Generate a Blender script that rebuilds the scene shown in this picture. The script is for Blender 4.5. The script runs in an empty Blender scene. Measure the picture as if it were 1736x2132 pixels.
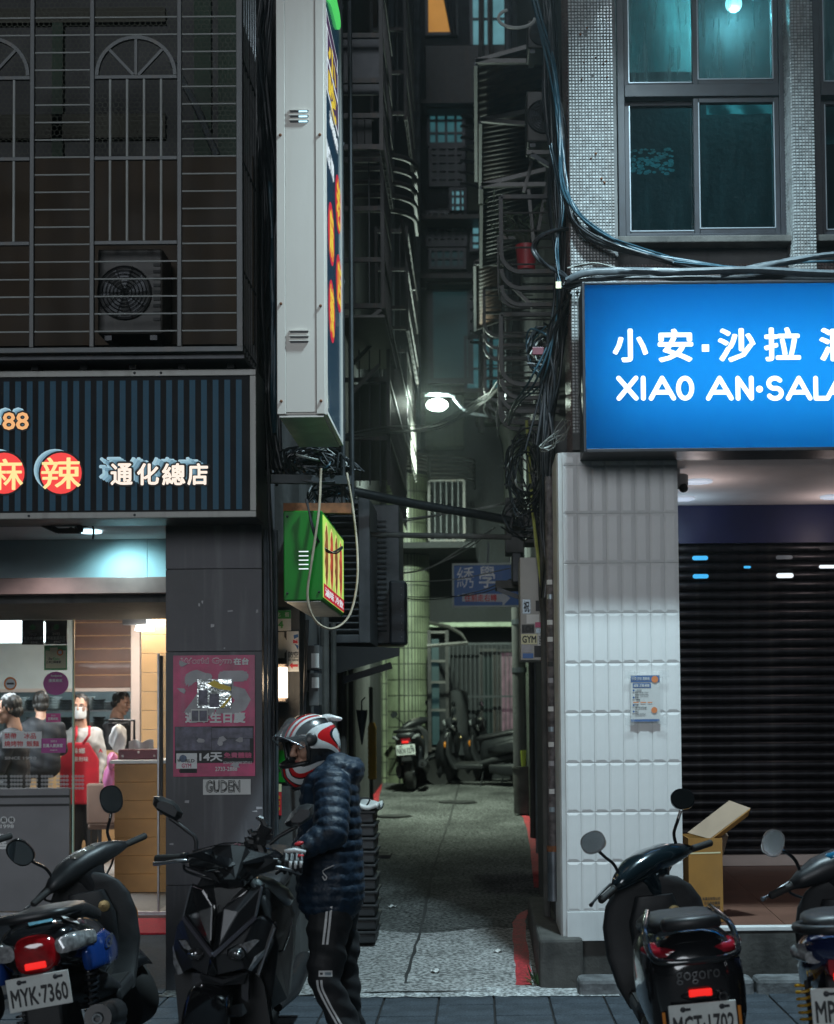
import bpy, math, random
from math import sin, cos, pi, radians
from mathutils import Vector, Matrix, Euler
R = random.Random(11)
S = bpy.context.scene
COL = S.collection
# ------------------------------------------------------------------ camera
F, IW, IH = 3030.0, 1736.0, 2131.5
CAMZ = 1.6
ROT = Matrix.Rotation(radians(92.3), 3, 'X') @ Matrix.Rotation(radians(-0.5), 3, 'Z')
_d = ROT.transposed() @ Vector((0, 1, 0))
SX = (868 + F*_d.x/-_d.z - 995)/IW
SY = (1490 - (IH/2 - F*_d.y/-_d.z))/IW
cd = bpy.data.cameras.new('camera'); cam = bpy.data.objects.new('camera', cd); COL.objects.link(cam)
cam.matrix_world = Matrix.Translation((0, 0, CAMZ)) @ ROT.to_4x4()
cd.sensor_fit = 'HORIZONTAL'; cd.sensor_width = 36; cd.lens = F/IW*36
cd.shift_x = SX; cd.shift_y = SY; cd.clip_start = .05; cd.clip_end = 400
cd.dof.use_dof = True; cd.dof.focus_distance = 8.2; cd.dof.aperture_fstop = 3.5
S.camera = cam

def W(px, py, Y):
    """the world point at depth Y that the photograph shows at (px, py)"""
    v = ROT @ Vector(((px-868+SX*IW)/F, -(py-IH/2-SY*IW)/F, -1))
    t = Y/v.y
    return Vector((v.x*t, Y, CAMZ+v.z*t))
def RC(x0, y0, x1, y1, Y):
    xm, ym = (x0+x1)/2, (y0+y1)/2
    return W(x0, ym, Y).x, W(x1, ym, Y).x, W(xm, y1, Y).z, W(xm, y0, Y).z
# ------------------------------------------------------------------ sky, sun, exposure
w = bpy.data.worlds.new('World'); S.world = w; w.use_nodes = True
wn = w.node_tree.nodes; bg = wn['Background']
sky = wn.new('ShaderNodeTexSky'); sky.sky_type = 'NISHITA'; sky.sun_disc = False
sky.sun_elevation = radians(-3); sky.sun_rotation = radians(195)
tint = wn.new('ShaderNodeMix'); tint.data_type = 'RGBA'; tint.blend_type = 'MULTIPLY'
tint.inputs[0].default_value = 1; tint.inputs[7].default_value = (.62, .86, 1, 1)
w.node_tree.links.new(sky.outputs[0], tint.inputs[6]); w.node_tree.links.new(tint.outputs[2], bg.inputs[0])
bg.inputs[1].default_value = .006
sd = bpy.data.lights.new('sun', 'SUN'); so = bpy.data.objects.new('sun', sd); COL.objects.link(so)
sd.energy = .72; sd.angle = radians(22); sd.color = (.86, .93, 1)
so.rotation_euler = (radians(74), 0, radians(-7)); so.location = (2, -6, 12)
S.view_settings.view_transform = 'Standard'; S.view_settings.look = 'None'
S.view_settings.exposure = 0; S.view_settings.gamma = 1
S.render.engine = 'CYCLES'
S.cycles.max_bounces = 7; S.cycles.diffuse_bounces = 3; S.cycles.glossy_bounces = 3
S.cycles.transparent_max_bounces = 12; S.cycles.transmission_bounces = 3
S.cycles.sample_clamp_indirect = 4; S.cycles.caustics_reflective = False; S.cycles.caustics_refractive = False
S.cycles.use_denoising = True

# ------------------------------------------------------------------ materials
MATS = {}
def M(name, col=(.5, .5, .5), rough=.6, metal=0, var=.2, vs=5, bump=0, bs=80, coat=0, emit=None, es=1,
      streak=0, scol=(.02, .02, .02), isl=0, spec=.5, alpha=1, speck=0, ss=60):
    if name in MATS: return MATS[name]
    m = bpy.data.materials.new(name); m.use_nodes = True; MATS[name] = m
    nt = m.node_tree; N = nt.nodes; L = nt.links.new; b = N['Principled BSDF']
    b.inputs['Roughness'].default_value = rough; b.inputs['Metallic'].default_value = metal
    b.inputs['Coat Weight'].default_value = coat; b.inputs['Coat Roughness'].default_value = .05
    b.inputs['Specular IOR Level'].default_value = spec; b.inputs['Alpha'].default_value = alpha
    c4 = (*col, 1)
    tc = N.new('ShaderNodeTexCoord')
    if var or streak or isl:
        n = N.new('ShaderNodeTexNoise'); n.inputs['Scale'].default_value = vs; n.inputs['Detail'].default_value = 6
        L(tc.outputs['Object'], n.inputs['Vector'])
        mx = N.new('ShaderNodeMix'); mx.data_type = 'RGBA'
        mx.inputs[6].default_value = tuple(c*(1-var) for c in col)+(1,); mx.inputs[7].default_value = tuple(min(1, c*(1+var)) for c in col)+(1,)
        rp = N.new('ShaderNodeMapRange'); rp.inputs[1].default_value = .3; rp.inputs[2].default_value = .7
        L(n.outputs[0], rp.inputs[0]); L(rp.outputs[0], mx.inputs[0]); out = mx.outputs[2]
        if isl:
            g = N.new('ShaderNodeNewGeometry'); h = N.new('ShaderNodeMapRange')
            h.inputs[3].default_value = 1-isl; h.inputs[4].default_value = 1+isl*.6; L(g.outputs['Random Per Island'], h.inputs[0])
            mm = N.new('ShaderNodeMix'); mm.data_type = 'RGBA'; mm.blend_type = 'MULTIPLY'; mm.inputs[0].default_value = 1
            L(out, mm.inputs[6]); L(h.outputs[0], mm.inputs[7]); out = mm.outputs[2]
        if streak:
            mp = N.new('ShaderNodeMapping'); mp.inputs['Scale'].default_value = (9, 9, .7); L(tc.outputs['Object'], mp.inputs[0])
            s = N.new('ShaderNodeTexNoise'); s.inputs['Scale'].default_value = 1.6; s.inputs['Detail'].default_value = 5; L(mp.outputs[0], s.inputs['Vector'])
            sr = N.new('ShaderNodeMapRange'); sr.inputs[1].default_value = .52; sr.inputs[2].default_value = .75; sr.inputs[4].default_value = streak
            L(s.outputs[0], sr.inputs[0]); m2 = N.new('ShaderNodeMix'); m2.data_type = 'RGBA'; m2.inputs[7].default_value = (*scol, 1)
            L(sr.outputs[0], m2.inputs[0]); L(out, m2.inputs[6]); out = m2.outputs[2]
        if speck:
            n3 = N.new('ShaderNodeTexNoise'); n3.inputs['Scale'].default_value = ss; n3.inputs['Detail'].default_value = 2; L(tc.outputs['Object'], n3.inputs['Vector'])
            r3 = N.new('ShaderNodeMapRange'); r3.inputs[1].default_value = .36; r3.inputs[2].default_value = .64; r3.inputs[3].default_value = 1-speck; r3.inputs[4].default_value = 1+speck; L(n3.outputs[0], r3.inputs[0])
            m3 = N.new('ShaderNodeMix'); m3.data_type = 'RGBA'; m3.blend_type = 'MULTIPLY'; m3.inputs[0].default_value = 1; L(out, m3.inputs[6]); L(r3.outputs[0], m3.inputs[7]); out = m3.outputs[2]
        L(out, b.inputs['Base Color'])
        rr = N.new('ShaderNodeMapRange'); rr.inputs[3].default_value = max(.02, rough*.8); rr.inputs[4].default_value = min(1, rough*1.2)
        L(n.outputs[0], rr.inputs[0]); L(rr.outputs[0], b.inputs['Roughness'])
    else: b.inputs['Base Color'].default_value = c4
    if bump:
        n2 = N.new('ShaderNodeTexNoise'); n2.inputs['Scale'].default_value = bs; n2.inputs['Detail'].default_value = 4
        L(tc.outputs['Object'], n2.inputs['Vector']); bp = N.new('ShaderNodeBump'); bp.inputs['Strength'].default_value = bump
        bp.inputs['Distance'].default_value = min(.01, .25/bs); L(n2.outputs[0], bp.inputs['Height']); L(bp.outputs[0], b.inputs['Normal'])
    if emit:
        b.inputs['Emission Color'].default_value = (*emit, 1); b.inputs['Emission Strength'].default_value = es
    return m
def GLASS(name, tintc=(.8, .92, .95), refl=1.0, dirt=.04, dcol=(.3, .4, .42)):
    if name in MATS: return MATS[name]
    m = bpy.data.materials.new(name); m.use_nodes = True; MATS[name] = m
    N = m.node_tree.nodes; L = m.node_tree.links.new; N.remove(N['Principled BSDF'])
    t = N.new('ShaderNodeBsdfTransparent'); t.inputs[0].default_value = (*tintc, 1)
    g = N.new('ShaderNodeBsdfGlossy'); g.inputs['Roughness'].default_value = .03
    fr = N.new('ShaderNodeFresnel'); fr.inputs[0].default_value = 1.5
    mu = N.new('ShaderNodeMath'); mu.operation = 'MULTIPLY'; mu.inputs[1].default_value = refl; mu.use_clamp = True; L(fr.outputs[0], mu.inputs[0])
    a = N.new('ShaderNodeMixShader'); L(mu.outputs[0], a.inputs[0]); L(t.outputs[0], a.inputs[1]); L(g.outputs[0], a.inputs[2])
    d = N.new('ShaderNodeBsdfDiffuse'); d.inputs[0].default_value = (*dcol, 1)
    tc = N.new('ShaderNodeTexCoord'); mp = N.new('ShaderNodeMapping'); mp.inputs['Scale'].default_value = (14, 14, 1.6); L(tc.outputs['Object'], mp.inputs[0])
    n = N.new('ShaderNodeTexNoise'); n.inputs['Scale'].default_value = 2; n.inputs['Detail'].default_value = 8; L(mp.outputs[0], n.inputs['Vector'])
    r = N.new('ShaderNodeMapRange'); r.inputs[1].default_value = .35; r.inputs[2].default_value = .75; r.inputs[4].default_value = dirt*2; r.inputs[3].default_value = dirt*.4; L(n.outputs[0], r.inputs[0])
    x = N.new('ShaderNodeMixShader'); L(r.outputs[0], x.inputs[0]); L(a.outputs[0], x.inputs[1]); L(d.outputs[0], x.inputs[2])
    L(x.outputs[0], N['Material Output'].inputs[0]); return m
def GLOW(name, col, s=1.0, var=.0, vs=3):
    if name in MATS: return MATS[name]
    m = M(name, tuple(c*.3 for c in col), .5, emit=col, es=s, var=0)
    if var:
        N = m.node_tree.nodes; L = m.node_tree.links.new
        tc = N.new('ShaderNodeTexCoord'); n = N.new('ShaderNodeTexNoise'); n.inputs['Scale'].default_value = vs; L(tc.outputs['Object'], n.inputs['Vector'])
        r = N.new('ShaderNodeMapRange'); r.inputs[1].default_value = .3; r.inputs[2].default_value = .7; r.inputs[3].default_value = s*(1-var); r.inputs[4].default_value = s*(1+var)
        L(n.outputs[0], r.inputs[0]); L(r.outputs[0], N['Principled BSDF'].inputs['Emission Strength'])
    return m
def STRIPES(name, stops, sc, axis, dist=2.0, rough=.25, coat=.6, rot=(0, 0, 0)):
    """flat printed graphics: hard-edged colours in bent bands"""
    if name in MATS: return MATS[name]
    m = M(name, stops[0][1], rough, var=0, coat=coat); N = m.node_tree.nodes; L = m.node_tree.links.new
    tc = N.new('ShaderNodeTexCoord'); mp = N.new('ShaderNodeMapping'); mp.inputs['Rotation'].default_value = rot; L(tc.outputs['Object'], mp.inputs[0])
    wv = N.new('ShaderNodeTexWave'); wv.bands_direction = axis; wv.inputs['Scale'].default_value = sc; wv.inputs['Distortion'].default_value = dist
    wv.inputs['Detail'].default_value = 1; wv.inputs['Detail Scale'].default_value = .6; L(mp.outputs[0], wv.inputs['Vector'])
    cr = N.new('ShaderNodeValToRGB'); cr.color_ramp.interpolation = 'CONSTANT'; L(wv.outputs[0], cr.inputs[0])
    while len(cr.color_ramp.elements) < len(stops): cr.color_ramp.elements.new(.5)
    for e, (p, c) in zip(cr.color_ramp.elements, stops): e.position = p; e.color = (*c, 1)
    L(cr.outputs[0], N['Principled BSDF'].inputs['Base Color']); return m

# ------------------------------------------------------------------ mesh building
WL = {}
class MB:
    def __init__(s): s.v = []; s.f = []
    def add(s, vs, fs):
        k = len(s.v); s.v += [tuple(p) for p in vs]; s.f += [tuple(i+k for i in q) for q in fs]; return s
    def box(s, x0, x1, y0, y1, z0, z1):
        if x0 > x1: x0, x1 = x1, x0
        if y0 > y1: y0, y1 = y1, y0
        if z0 > z1: z0, z1 = z1, z0
        return s.add([(x0,y0,z0),(x1,y0,z0),(x1,y1,z0),(x0,y1,z0),(x0,y0,z1),(x1,y0,z1),(x1,y1,z1),(x0,y1,z1)],
            [(3,2,1,0),(4,5,6,7),(0,1,5,4),(1,2,6,5),(2,3,7,6),(3,0,4,7)])
    def obox(s, c, d, e=(0,0,0)):
        m = Euler(e).to_matrix(); c = Vector(c); a, b, h = d[0]/2, d[1]/2, d[2]/2
        pts = [c+m@Vector(p) for p in [(-a,-b,-h),(a,-b,-h),(a,b,-h),(-a,b,-h),(-a,-b,h),(a,-b,h),(a,b,h),(-a,b,h)]]
        return s.add(pts, [(3,2,1,0),(4,5,6,7),(0,1,5,4),(1,2,6,5),(2,3,7,6),(3,0,4,7)])
    def bar(s, p, q, wd, hd=None):
        """square bar from p to q"""
        p, q = Vector(p), Vector(q); hd = hd or wd; d = (q-p).normalized()
        u = d.cross(Vector((0, 0, 1)));
        if u.length < .05: u = d.cross(Vector((0, 1, 0)))
        u.normalize(); v = u.cross(d); r = []
        for e in (p, q): r += [e+u*wd/2*a+v*hd/2*b for a, b in ((-1,-1),(1,-1),(1,1),(-1,1))]
        return s.add(r, [(3,2,1,0),(4,5,6,7),(0,1,5,4),(1,2,6,5),(2,3,7,6),(3,0,4,7)])
    def loft(s, rings, cap=True):
        n = len(rings[0]); k = len(s.v)
        for r in rings: s.v += [tuple(p) for p in r]
        for i in range(len(rings)-1):
            for j in range(n):
                a = k+i*n+j; b = k+i*n+(j+1) % n; s.f.append((a, b, b+n, a+n))
        if cap: s.f.append(tuple(k+j for j in reversed(range(n)))); s.f.append(tuple(k+(len(rings)-1)*n+j for j in range(n)))
        return s
    def tube(s, pts, r, n=8, cap=True):
        pts = [Vector(p) for p in pts]; rs = r if isinstance(r, (list, tuple)) else [r]*len(pts)
        rings = []; u = None
        for i, p in enumerate(pts):
            d = (pts[min(i+1, len(pts)-1)]-pts[max(i-1, 0)]).normalized()
            if u is None:
                u = d.cross(Vector((0, 0, 1)))
                if u.length < .05: u = d.cross(Vector((1, 0, 0)))
            u = u-d*u.dot(d); u.normalize(); v = d.cross(u)
            rings.append([p+(u*cos(2*pi*j/n)+v*sin(2*pi*j/n))*rs[i] for j in range(n)])
        return s.loft(rings, cap)
    def prism(s, poly, axis, t0, t1):
        mp = {'y': lambda a, b, t: (a, t, b), 'x': lambda a, b, t: (t, a, b), 'z': lambda a, b, t: (a, b, t)}[axis]
        n = len(poly); k = len(s.v)
        s.v += [mp(a, b, t0) for a, b in poly]+[mp(a, b, t1) for a, b in poly]
        s.f.append(tuple(k+i for i in range(n))); s.f.append(tuple(k+n+i for i in reversed(range(n))))
        s.f += [(k+(i+1) % n, k+i, k+n+i, k+n+(i+1) % n) for i in range(n)]; return s
    def lathe(s, prof, c, axis='z', n=16):
        c = Vector(c); rings = []
        for r, h in prof:
            r = max(r, 1e-4); ring = []
            for j in range(n):
                a, b = r*cos(2*pi*j/n), r*sin(2*pi*j/n)
                ring.append(c+Vector({'z': (a, b, h), 'y': (a, h, -b), 'x': (h, a, b)}[axis]))
            rings.append(ring)
        return s.loft(rings, True)
    def ell(s, c, r, n=14, m=9, e=(0,0,0)):
        mt = Euler(e).to_matrix(); c = Vector(c); rings = []
        for i in range(m+1):
            t = pi*(.02+.96*i/m)
            rings.append([c+mt@Vector((r[0]*sin(t)*cos(2*pi*j/n), r[1]*sin(t)*sin(2*pi*j/n), -r[2]*cos(t))) for j in range(n)])
        return s.loft(rings, True)
    def grid(s, fn, nu, nv):
        k = len(s.v)
        s.v += [tuple(fn(i/nu, j/nv)) for j in range(nv+1) for i in range(nu+1)]
        s.f += [(k+j*(nu+1)+i, k+j*(nu+1)+i+1, k+(j+1)*(nu+1)+i+1, k+(j+1)*(nu+1)+i) for j in range(nv) for i in range(nu)]; return s
    def sec(s, secs, axis='y', n=16, e=2.6, cap=True):
        """lofted body: sections (t, cu, cv, half-width, half-height[, exponent])"""
        rings = []
        for q in secs:
            t, cu, cv, hu, hv = q[:5]; ex = q[5] if len(q) > 5 else e; ring = []
            for j in range(n):
                a = 2*pi*j/n; ca, sa = cos(a), sin(a)
                u = cu+hu*abs(ca)**(2/ex)*(1 if ca > 0 else -1); v = cv+hv*abs(sa)**(2/ex)*(1 if sa > 0 else -1)
                ring.append({'y': (u, t, v), 'z': (u, v, t), 'x': (t, u, v)}[axis])
            rings.append(ring)
        return s.loft(rings, cap)
    def build(s, name, mat, parent=None, smooth=False, bevel=0, sub=0, solid=0, seg=2, **props):
        xs, ys, zs = zip(*s.v); o0 = Vector(((min(xs)+max(xs))/2, (min(ys)+max(ys))/2, min(zs)))
        me = bpy.data.meshes.new(name); me.from_pydata([(x-o0.x, y-o0.y, z-o0.z) for x, y, z in s.v], [], s.f); me.validate()
        if isinstance(mat, str): mat = MATS[mat]
        me.materials.append(mat)
        if smooth or sub:
            me.polygons.foreach_set('use_smooth', [True]*len(me.polygons))
            if not sub: me.set_sharp_from_angle(angle=radians(smooth if smooth > 1 else 40))
        return place(name, me, o0, parent, bevel, sub, solid, seg, **props)
def place(name, me, o0, parent=None, bevel=0, sub=0, solid=0, seg=2, **props):
    o = bpy.data.objects.new(name, me); COL.objects.link(o)
    o.location = o0-(WL[parent.name] if parent else Vector()); o.parent = parent; WL[o.name] = Vector(o0)
    if solid: md = o.modifiers.new('s', 'SOLIDIFY'); md.thickness = solid; md.offset = -1
    if bevel: md = o.modifiers.new('b', 'BEVEL'); md.width = bevel; md.segments = seg; md.limit_method = 'ANGLE'; md.angle_limit = radians(35)
    if sub: md = o.modifiers.new('u', 'SUBSURF'); md.levels = md.render_levels = sub
    for k, v in props.items(): o[k] = v
    return o
def bx(name, mat, parent, *a, **k): return MB().box(*a).build(name, mat, parent, **k)
def T(name, label, cat, loc, group=None):
    o = bpy.data.objects.new(name, None); COL.objects.link(o); o.location = loc; WL[o.name] = Vector(loc); o.empty_display_size = .1
    o['label'] = label; o['category'] = cat
    if group: o['group'] = group
    return o
def G(name, label, cat, mb, mat, group=None, **k):
    """a thing that is one mesh"""
    o = mb.build(name, mat, None, **k); o['label'] = label; o['category'] = cat
    if group: o['group'] = group
    return o
def copy_tree(o, parent=None):
    c = o.copy(); COL.objects.link(c); c.parent = parent
    for ch in list(o.children): copy_tree(ch, c)
    return c
def again(name, src, o0, parent, **props):
    """another piece that shares the mesh of src"""
    c = src.copy(); COL.objects.link(c); c.name = name; c.parent = parent; c.location = Vector(o0)-(WL[parent.name] if parent else Vector()); WL[c.name] = Vector(o0)
    for k, v in props.items(): c[k] = v
    return c
def light(kind, loc, energy, col, parent=None, size=.1, rot=(0,0,0), spot=None, blend=.6, sy=None):
    d = bpy.data.lights.new('light', kind); d.energy = energy; d.color = col
    if kind == 'AREA':
        d.size = size
        if sy: d.shape = 'RECTANGLE'; d.size_y = sy
    else: d.shadow_soft_size = size
    if kind == 'SPOT': d.spot_size = radians(spot); d.spot_blend = blend
    o = bpy.data.objects.new('light', d); COL.objects.link(o); o.location = Vector(loc)-(WL[parent.name] if parent else Vector()); o.parent = parent; o.rotation_euler = rot; return o
_tx = {}; _sz = {}
def text_raw(body, bold=0, outline=0, res=2):
    key = (body, bold, outline)
    if key in _tx: return _tx[key]
    c = bpy.data.curves.new('t', 'FONT'); c.body = body; c.size = 1; c.offset = bold; c.resolution_u = res
    if outline: c.fill_mode = 'NONE'; c.bevel_depth = outline; c.bevel_resolution = 0
    o = bpy.data.objects.new('t', c); COL.objects.link(o)
    me = o.to_mesh()
    vs = [v.co.copy() for v in me.vertices]; fs = [tuple(p.vertices) for p in me.polygons]
    o.to_mesh_clear(); bpy.data.objects.remove(o); bpy.data.curves.remove(c)
    x0, x1 = min(v.x for v in vs), max(v.x for v in vs); y0, y1 = min(v.y for v in vs), max(v.y for v in vs)
    r = ([((v.x-x0)/(x1-x0), (v.y-y0)/(y1-y0), v.z) for v in vs], fs); _tx[key] = r; _sz[key] = (x1-x0, y1-y0); return r
def text(mb, body, fn, bold=0, outline=0):
    """lettering laid over fn(u, v) with u, v in 0..1"""
    vs, fs = text_raw(body, 0, outline)
    if bold <= 0 or outline: return mb.add([fn(u, v) for u, v, z in vs], fs)
    w_, h_ = _sz[(body, 0, outline)]; o = Vector(fn(0, 0)); n = (Vector(fn(.5, 0))-o).cross(Vector(fn(0, .5))-o).normalized()
    for k in range(9):
        a = pi*k/4; b = 0 if k == 8 else bold*.8; du, dv = b*cos(a)/w_, b*sin(a)/h_; su, sv = 1-2*bold*.8/w_, 1-2*bold*.8/h_
        mb.add([Vector(fn(.5+(u-.5)*su+du, .5+(v-.5)*sv+dv))+n*(.00012*k) for u, v, z in vs], fs)
    return mb
def front(x0, x1, z0, z1, y): return lambda u, v: (x0+(x1-x0)*u, y, z0+(z1-z0)*v)
def fpx(a, b, c, d, Y): x0, x1, z0, z1 = RC(a, b, c, d, Y); return front(x0, x1, z0, z1, Y)
def quadmb(x0, x1, z0, z1, y): return MB().add([(x0,y,z0),(x1,y,z0),(x1,y,z1),(x0,y,z1)], [(0,1,2,3)])
def disc(mb, c, r, n=28, ry=None): 
    return mb.add([(c[0]+r*cos(2*pi*i/n), c[1], c[2]+(ry or r)*sin(2*pi*i/n)) for i in range(n)], [tuple(range(n))])
def bez(p, q, sag=.3, n=10, jit=0):
    p, q = Vector(p), Vector(q); r = []
    for i in range(n+1):
        t = i/n; v = p.lerp(q, t); v.z -= sag*4*t*(1-t)
        if 0 < i < n and jit: v += Vector((R.uniform(-jit, jit), R.uniform(-jit, jit), R.uniform(-jit, jit)))
        r.append(v)
    return r
def spline(pts, k=5):
    pts = [Vector(p) for p in pts]; P = [pts[0]]+pts+[pts[-1]]; r = []
    for i in range(1, len(P)-2):
        a, b, c, d = P[i-1], P[i], P[i+1], P[i+2]
        for j in range(k):
            t = j/k; r.append(.5*((2*b)+(c-a)*t+(2*a-5*b+4*c-d)*t*t+(3*b-a-3*c+d)*t**3))
    return r+[pts[-1]]
# ------------------------------------------------------------------ palette
M('asphalt', (.08, .08, .082), .85, var=.3, vs=8, bump=.5, bs=120)
M('paver', (.05, .06, .072), .8, spec=.12, var=.3, vs=6, bump=.5, bs=90, isl=.3, speck=.25, ss=90)
M('grout', (.012, .012, .013), .9, var=.3)
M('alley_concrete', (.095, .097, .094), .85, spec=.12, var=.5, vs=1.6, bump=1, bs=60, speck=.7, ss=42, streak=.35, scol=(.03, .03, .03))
M('lit_concrete', (.27, .27, .265), .85, spec=.15, var=.2, vs=3, bump=1, bs=60, speck=.65, ss=42)
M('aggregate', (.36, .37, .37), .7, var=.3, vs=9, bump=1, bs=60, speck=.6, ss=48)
M('crack', (.03, .03, .03), .9, var=.3)
M('red_paint', (.36, .022, .03), .65, speck=.3, ss=50, var=.35, vs=12, bump=.6, bs=140)
M('old_concrete', (.07, .068, .063), .85, var=.5, vs=5, bump=.6, bs=40, streak=.5)
M('worn_kerb', (.16, .165, .17), .8, var=.6, vs=9, bump=.7, bs=30)
M('iron', (.06, .06, .06), .55, .6, var=.4, vs=12, bump=.3)
M('mosaic', (.32, .34, .34), .28, var=.12, vs=9, isl=.3, coat=.3, streak=.25, scol=(.2, .1, .05))
M('mosaic_brown', (.13, .09, .085), .35, var=.2, isl=.35, coat=.2)
M('mosaic_grout', (.11, .11, .11), .9, var=.3, streak=.5)
M('white_tile', (.8, .8, .79), .25, var=.07, vs=5, isl=.07, streak=.22, scol=(.5, .48, .44))
M('white_render', (.74, .76, .76), .6, var=.1, bump=.1, streak=.15, scol=(.3, .3, .28))
M('dark_alu', (.013, .016, .022), .42, .2, var=.3, vs=14)
M('black', (.012, .012, .013), .6, var=.2)
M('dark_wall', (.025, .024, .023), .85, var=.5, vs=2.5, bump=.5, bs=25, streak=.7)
M('grey_wall', (.085, .085, .085), .8, var=.3, vs=3, bump=.3, bs=30, streak=.5)
M('ceiling_white', (.8, .76, .75), .7, var=.05)
M('navy', (.006, .012, .07), .5, var=.15)
M('shutter_metal', (.014, .014, .018), .32, .5, var=.6, vs=14, streak=.5, scol=(.06, .055, .05), isl=.3)
M('brown_tile', (.17, .085, .06), .45, var=.2, vs=4, isl=.1)
M('beige_trim', (.5, .42, .38), .6, var=.1)
M('stone_slab', (.088, .086, .096), .55, var=.4, vs=1.3, bump=.12, bs=60, streak=.75, scol=(.19, .19, .2))
M('steel', (.45, .46, .48), .32, .9, var=.15, vs=20)
M('galv', (.16, .18, .2), .42, .75, var=.3, vs=7, streak=.3, scol=(.12, .09, .07))
M('cable_black', (.012, .014, .017), .42, var=.3, vs=30)
M('cable_grey', (.07, .085, .095), .5, var=.25, vs=20)
M('cable_white', (.25, .26, .24), .5, var=.2, vs=20)
M('cable_blue', (.02, .06, .085), .42, var=.3, vs=20)
M('paper', (.7, .7, .68), .7, var=.08)
M('ink', (.02, .02, .022), .6, var=0)
M('print_white', (.75, .76, .76), .55, var=.05)
M('rust', (.2, .075, .03), .8, var=.5, vs=20)
M('lens_white', (.6, .6, .6), .3, var=0)
GLASS('window_glass', (.3, .58, .62), 1.3, .012, (.2, .42, .46))
GLASS('frosted_glass', (.32, .52, .55), 1.3, .24, (.2, .38, .4))
GLASS('shop_glass', (.93, .96, .97), .35, .0012, (.5, .5, .5))
M('clear_plastic', (.5, .53, .55), .08, var=0, alpha=.13)

# ------------------------------------------------------------------ ground
def gz(Y): return max(0, min(Y, 21.2)-8.45)*.0476
bx('ground', 'asphalt', None, -58, 58, -30, 60, -.6, -.14, kind='structure')
bx('road', 'asphalt', None, -57, 57, -14, 5.0, -.2, -.125, kind='structure')
side = MB().box(-57, 57, 5.0, 8.45, -.3, -.012).build('sidewalk', 'grout', None, kind='structure')
bx('kerb', 'worn_kerb', None, -57, 57, 4.82, 4.995, -.3, .0, kind='structure', bevel=.015)
pv = None
for iy in range(7):
    for ix in range(22):
        x = -3.35+ix*.312+(.156 if iy % 2 else 0)*0; y = 6.36+iy*.298; wdt = .306 if (ix*7+iy*3) % 5 else .303
        if pv is None:
            pv = MB().box(x, x+.301, y, y+.286, -.012, 0).build('paver', 'paver', side, bevel=.004, seg=1); o = pv
        else: o = again('paver', pv, (x+.1505, y+.143, -.012), side)
        o.location.z += R.uniform(-.002, .002); o.rotation_euler = (R.uniform(-.006, .006), R.uniform(-.006, .006), R.uniform(-.006, .006))
# left arcade floor and right base
bx('arcade_floor', 'paver', None, -6, -1.32, 8.5, 10.74, -.2, .012, kind='structure')
def alley_pt(u, v):
    x = -2.4+3.3*u; y = 8.44+15.6*v
    return (x, y, gz(y)+.012*sin(x*3.1+y*.7)*sin(y*1.3)+.006)
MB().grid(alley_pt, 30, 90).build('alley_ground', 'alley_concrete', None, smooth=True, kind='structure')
bx('back_ground', 'alley_concrete', None, -9, 9, 23.6, 40, .3, .62, kind='structure')
def lit_floor_pt(u, v):
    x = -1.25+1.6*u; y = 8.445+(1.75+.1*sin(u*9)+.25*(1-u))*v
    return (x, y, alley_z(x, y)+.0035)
def ribbon(pts, wd, dz=.012, jit=0):
    m = MB(); vs = []; fs = []
    for i, (x, y, k) in enumerate(pts):
        h = wd*k/2
        vs += [(x-h+R.uniform(-jit, jit), y, alley_z(x, y)+dz), (x+h+R.uniform(-jit, jit), y, alley_z(x, y)+dz)]
        if i: fs.append((2*i-2, 2*i-1, 2*i+1, 2*i))
    return m.add(vs, fs)
def alley_z(x, y): return gz(y)+.012*sin(x*3.1+y*.7)*sin(y*1.3)+.006
MB().grid(lit_floor_pt, 24, 16).build('alley_lit_floor', 'lit_concrete', None, smooth=True, kind='structure')  # paler sheet that paints in the lamp-lit floor at the alley mouth
def gpx(px, py):
    """alley floor point under a pixel"""
    Y = 10.
    for _ in range(30): 
        p = W(px, py, Y); e = p.z-gz(Y); Y += e*2.2
    return W(px, py, Y)
ck = [gpx(x, y) for x, y in ((843, 2055), (862, 1985), (884, 1900), (905, 1800), (925, 1740), (940, 1690), (952, 1650), (963, 1615))]
ck = spline(ck, 6)
o = ribbon([(p.x+R.uniform(-.008, .008), p.y, R.uniform(.6, 1.4)) for p in ck], .02, .006).build('floor_joint', 'crack', None, kind='structure')
rl = spline([gpx(x, y) for x, y in ((1090, 2052), (1088, 2010), (1082, 1960), (1080, 1925))], 4)
rl2 = spline([gpx(x, y) for x, y in ((1080, 1925), (1090, 1908), (1104, 1899))], 4)
paint = ribbon([(p.x, p.y, 1) for p in rl]+[(p.x, p.y, .8) for p in rl2], .092, .005, .006)
paint2 = ribbon([(p.x, p.y, 1) for p in spline([gpx(x, y) for x, y in ((1121, 1850), (1117, 1800), (1110, 1750), (1097, 1705), (1085, 1692))], 4)], .085, .005, .006)
paint2.v = paint2.v; k = len(paint.v); paint.v += paint2.v; paint.f += [tuple(i+k for i in f) for f in paint2.f]
p3 = ribbon([(p.x, p.y, 1) for p in spline([gpx(x, y) for x, y in ((772, 1680), (780, 1650), (787, 1628))], 4)], .16, .005, .01)
k = len(paint.v); paint.v += p3.v; paint.f += [tuple(i+k for i in f) for f in p3.f]
paint.build('road_marking', 'red_paint', None, kind='structure')
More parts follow.
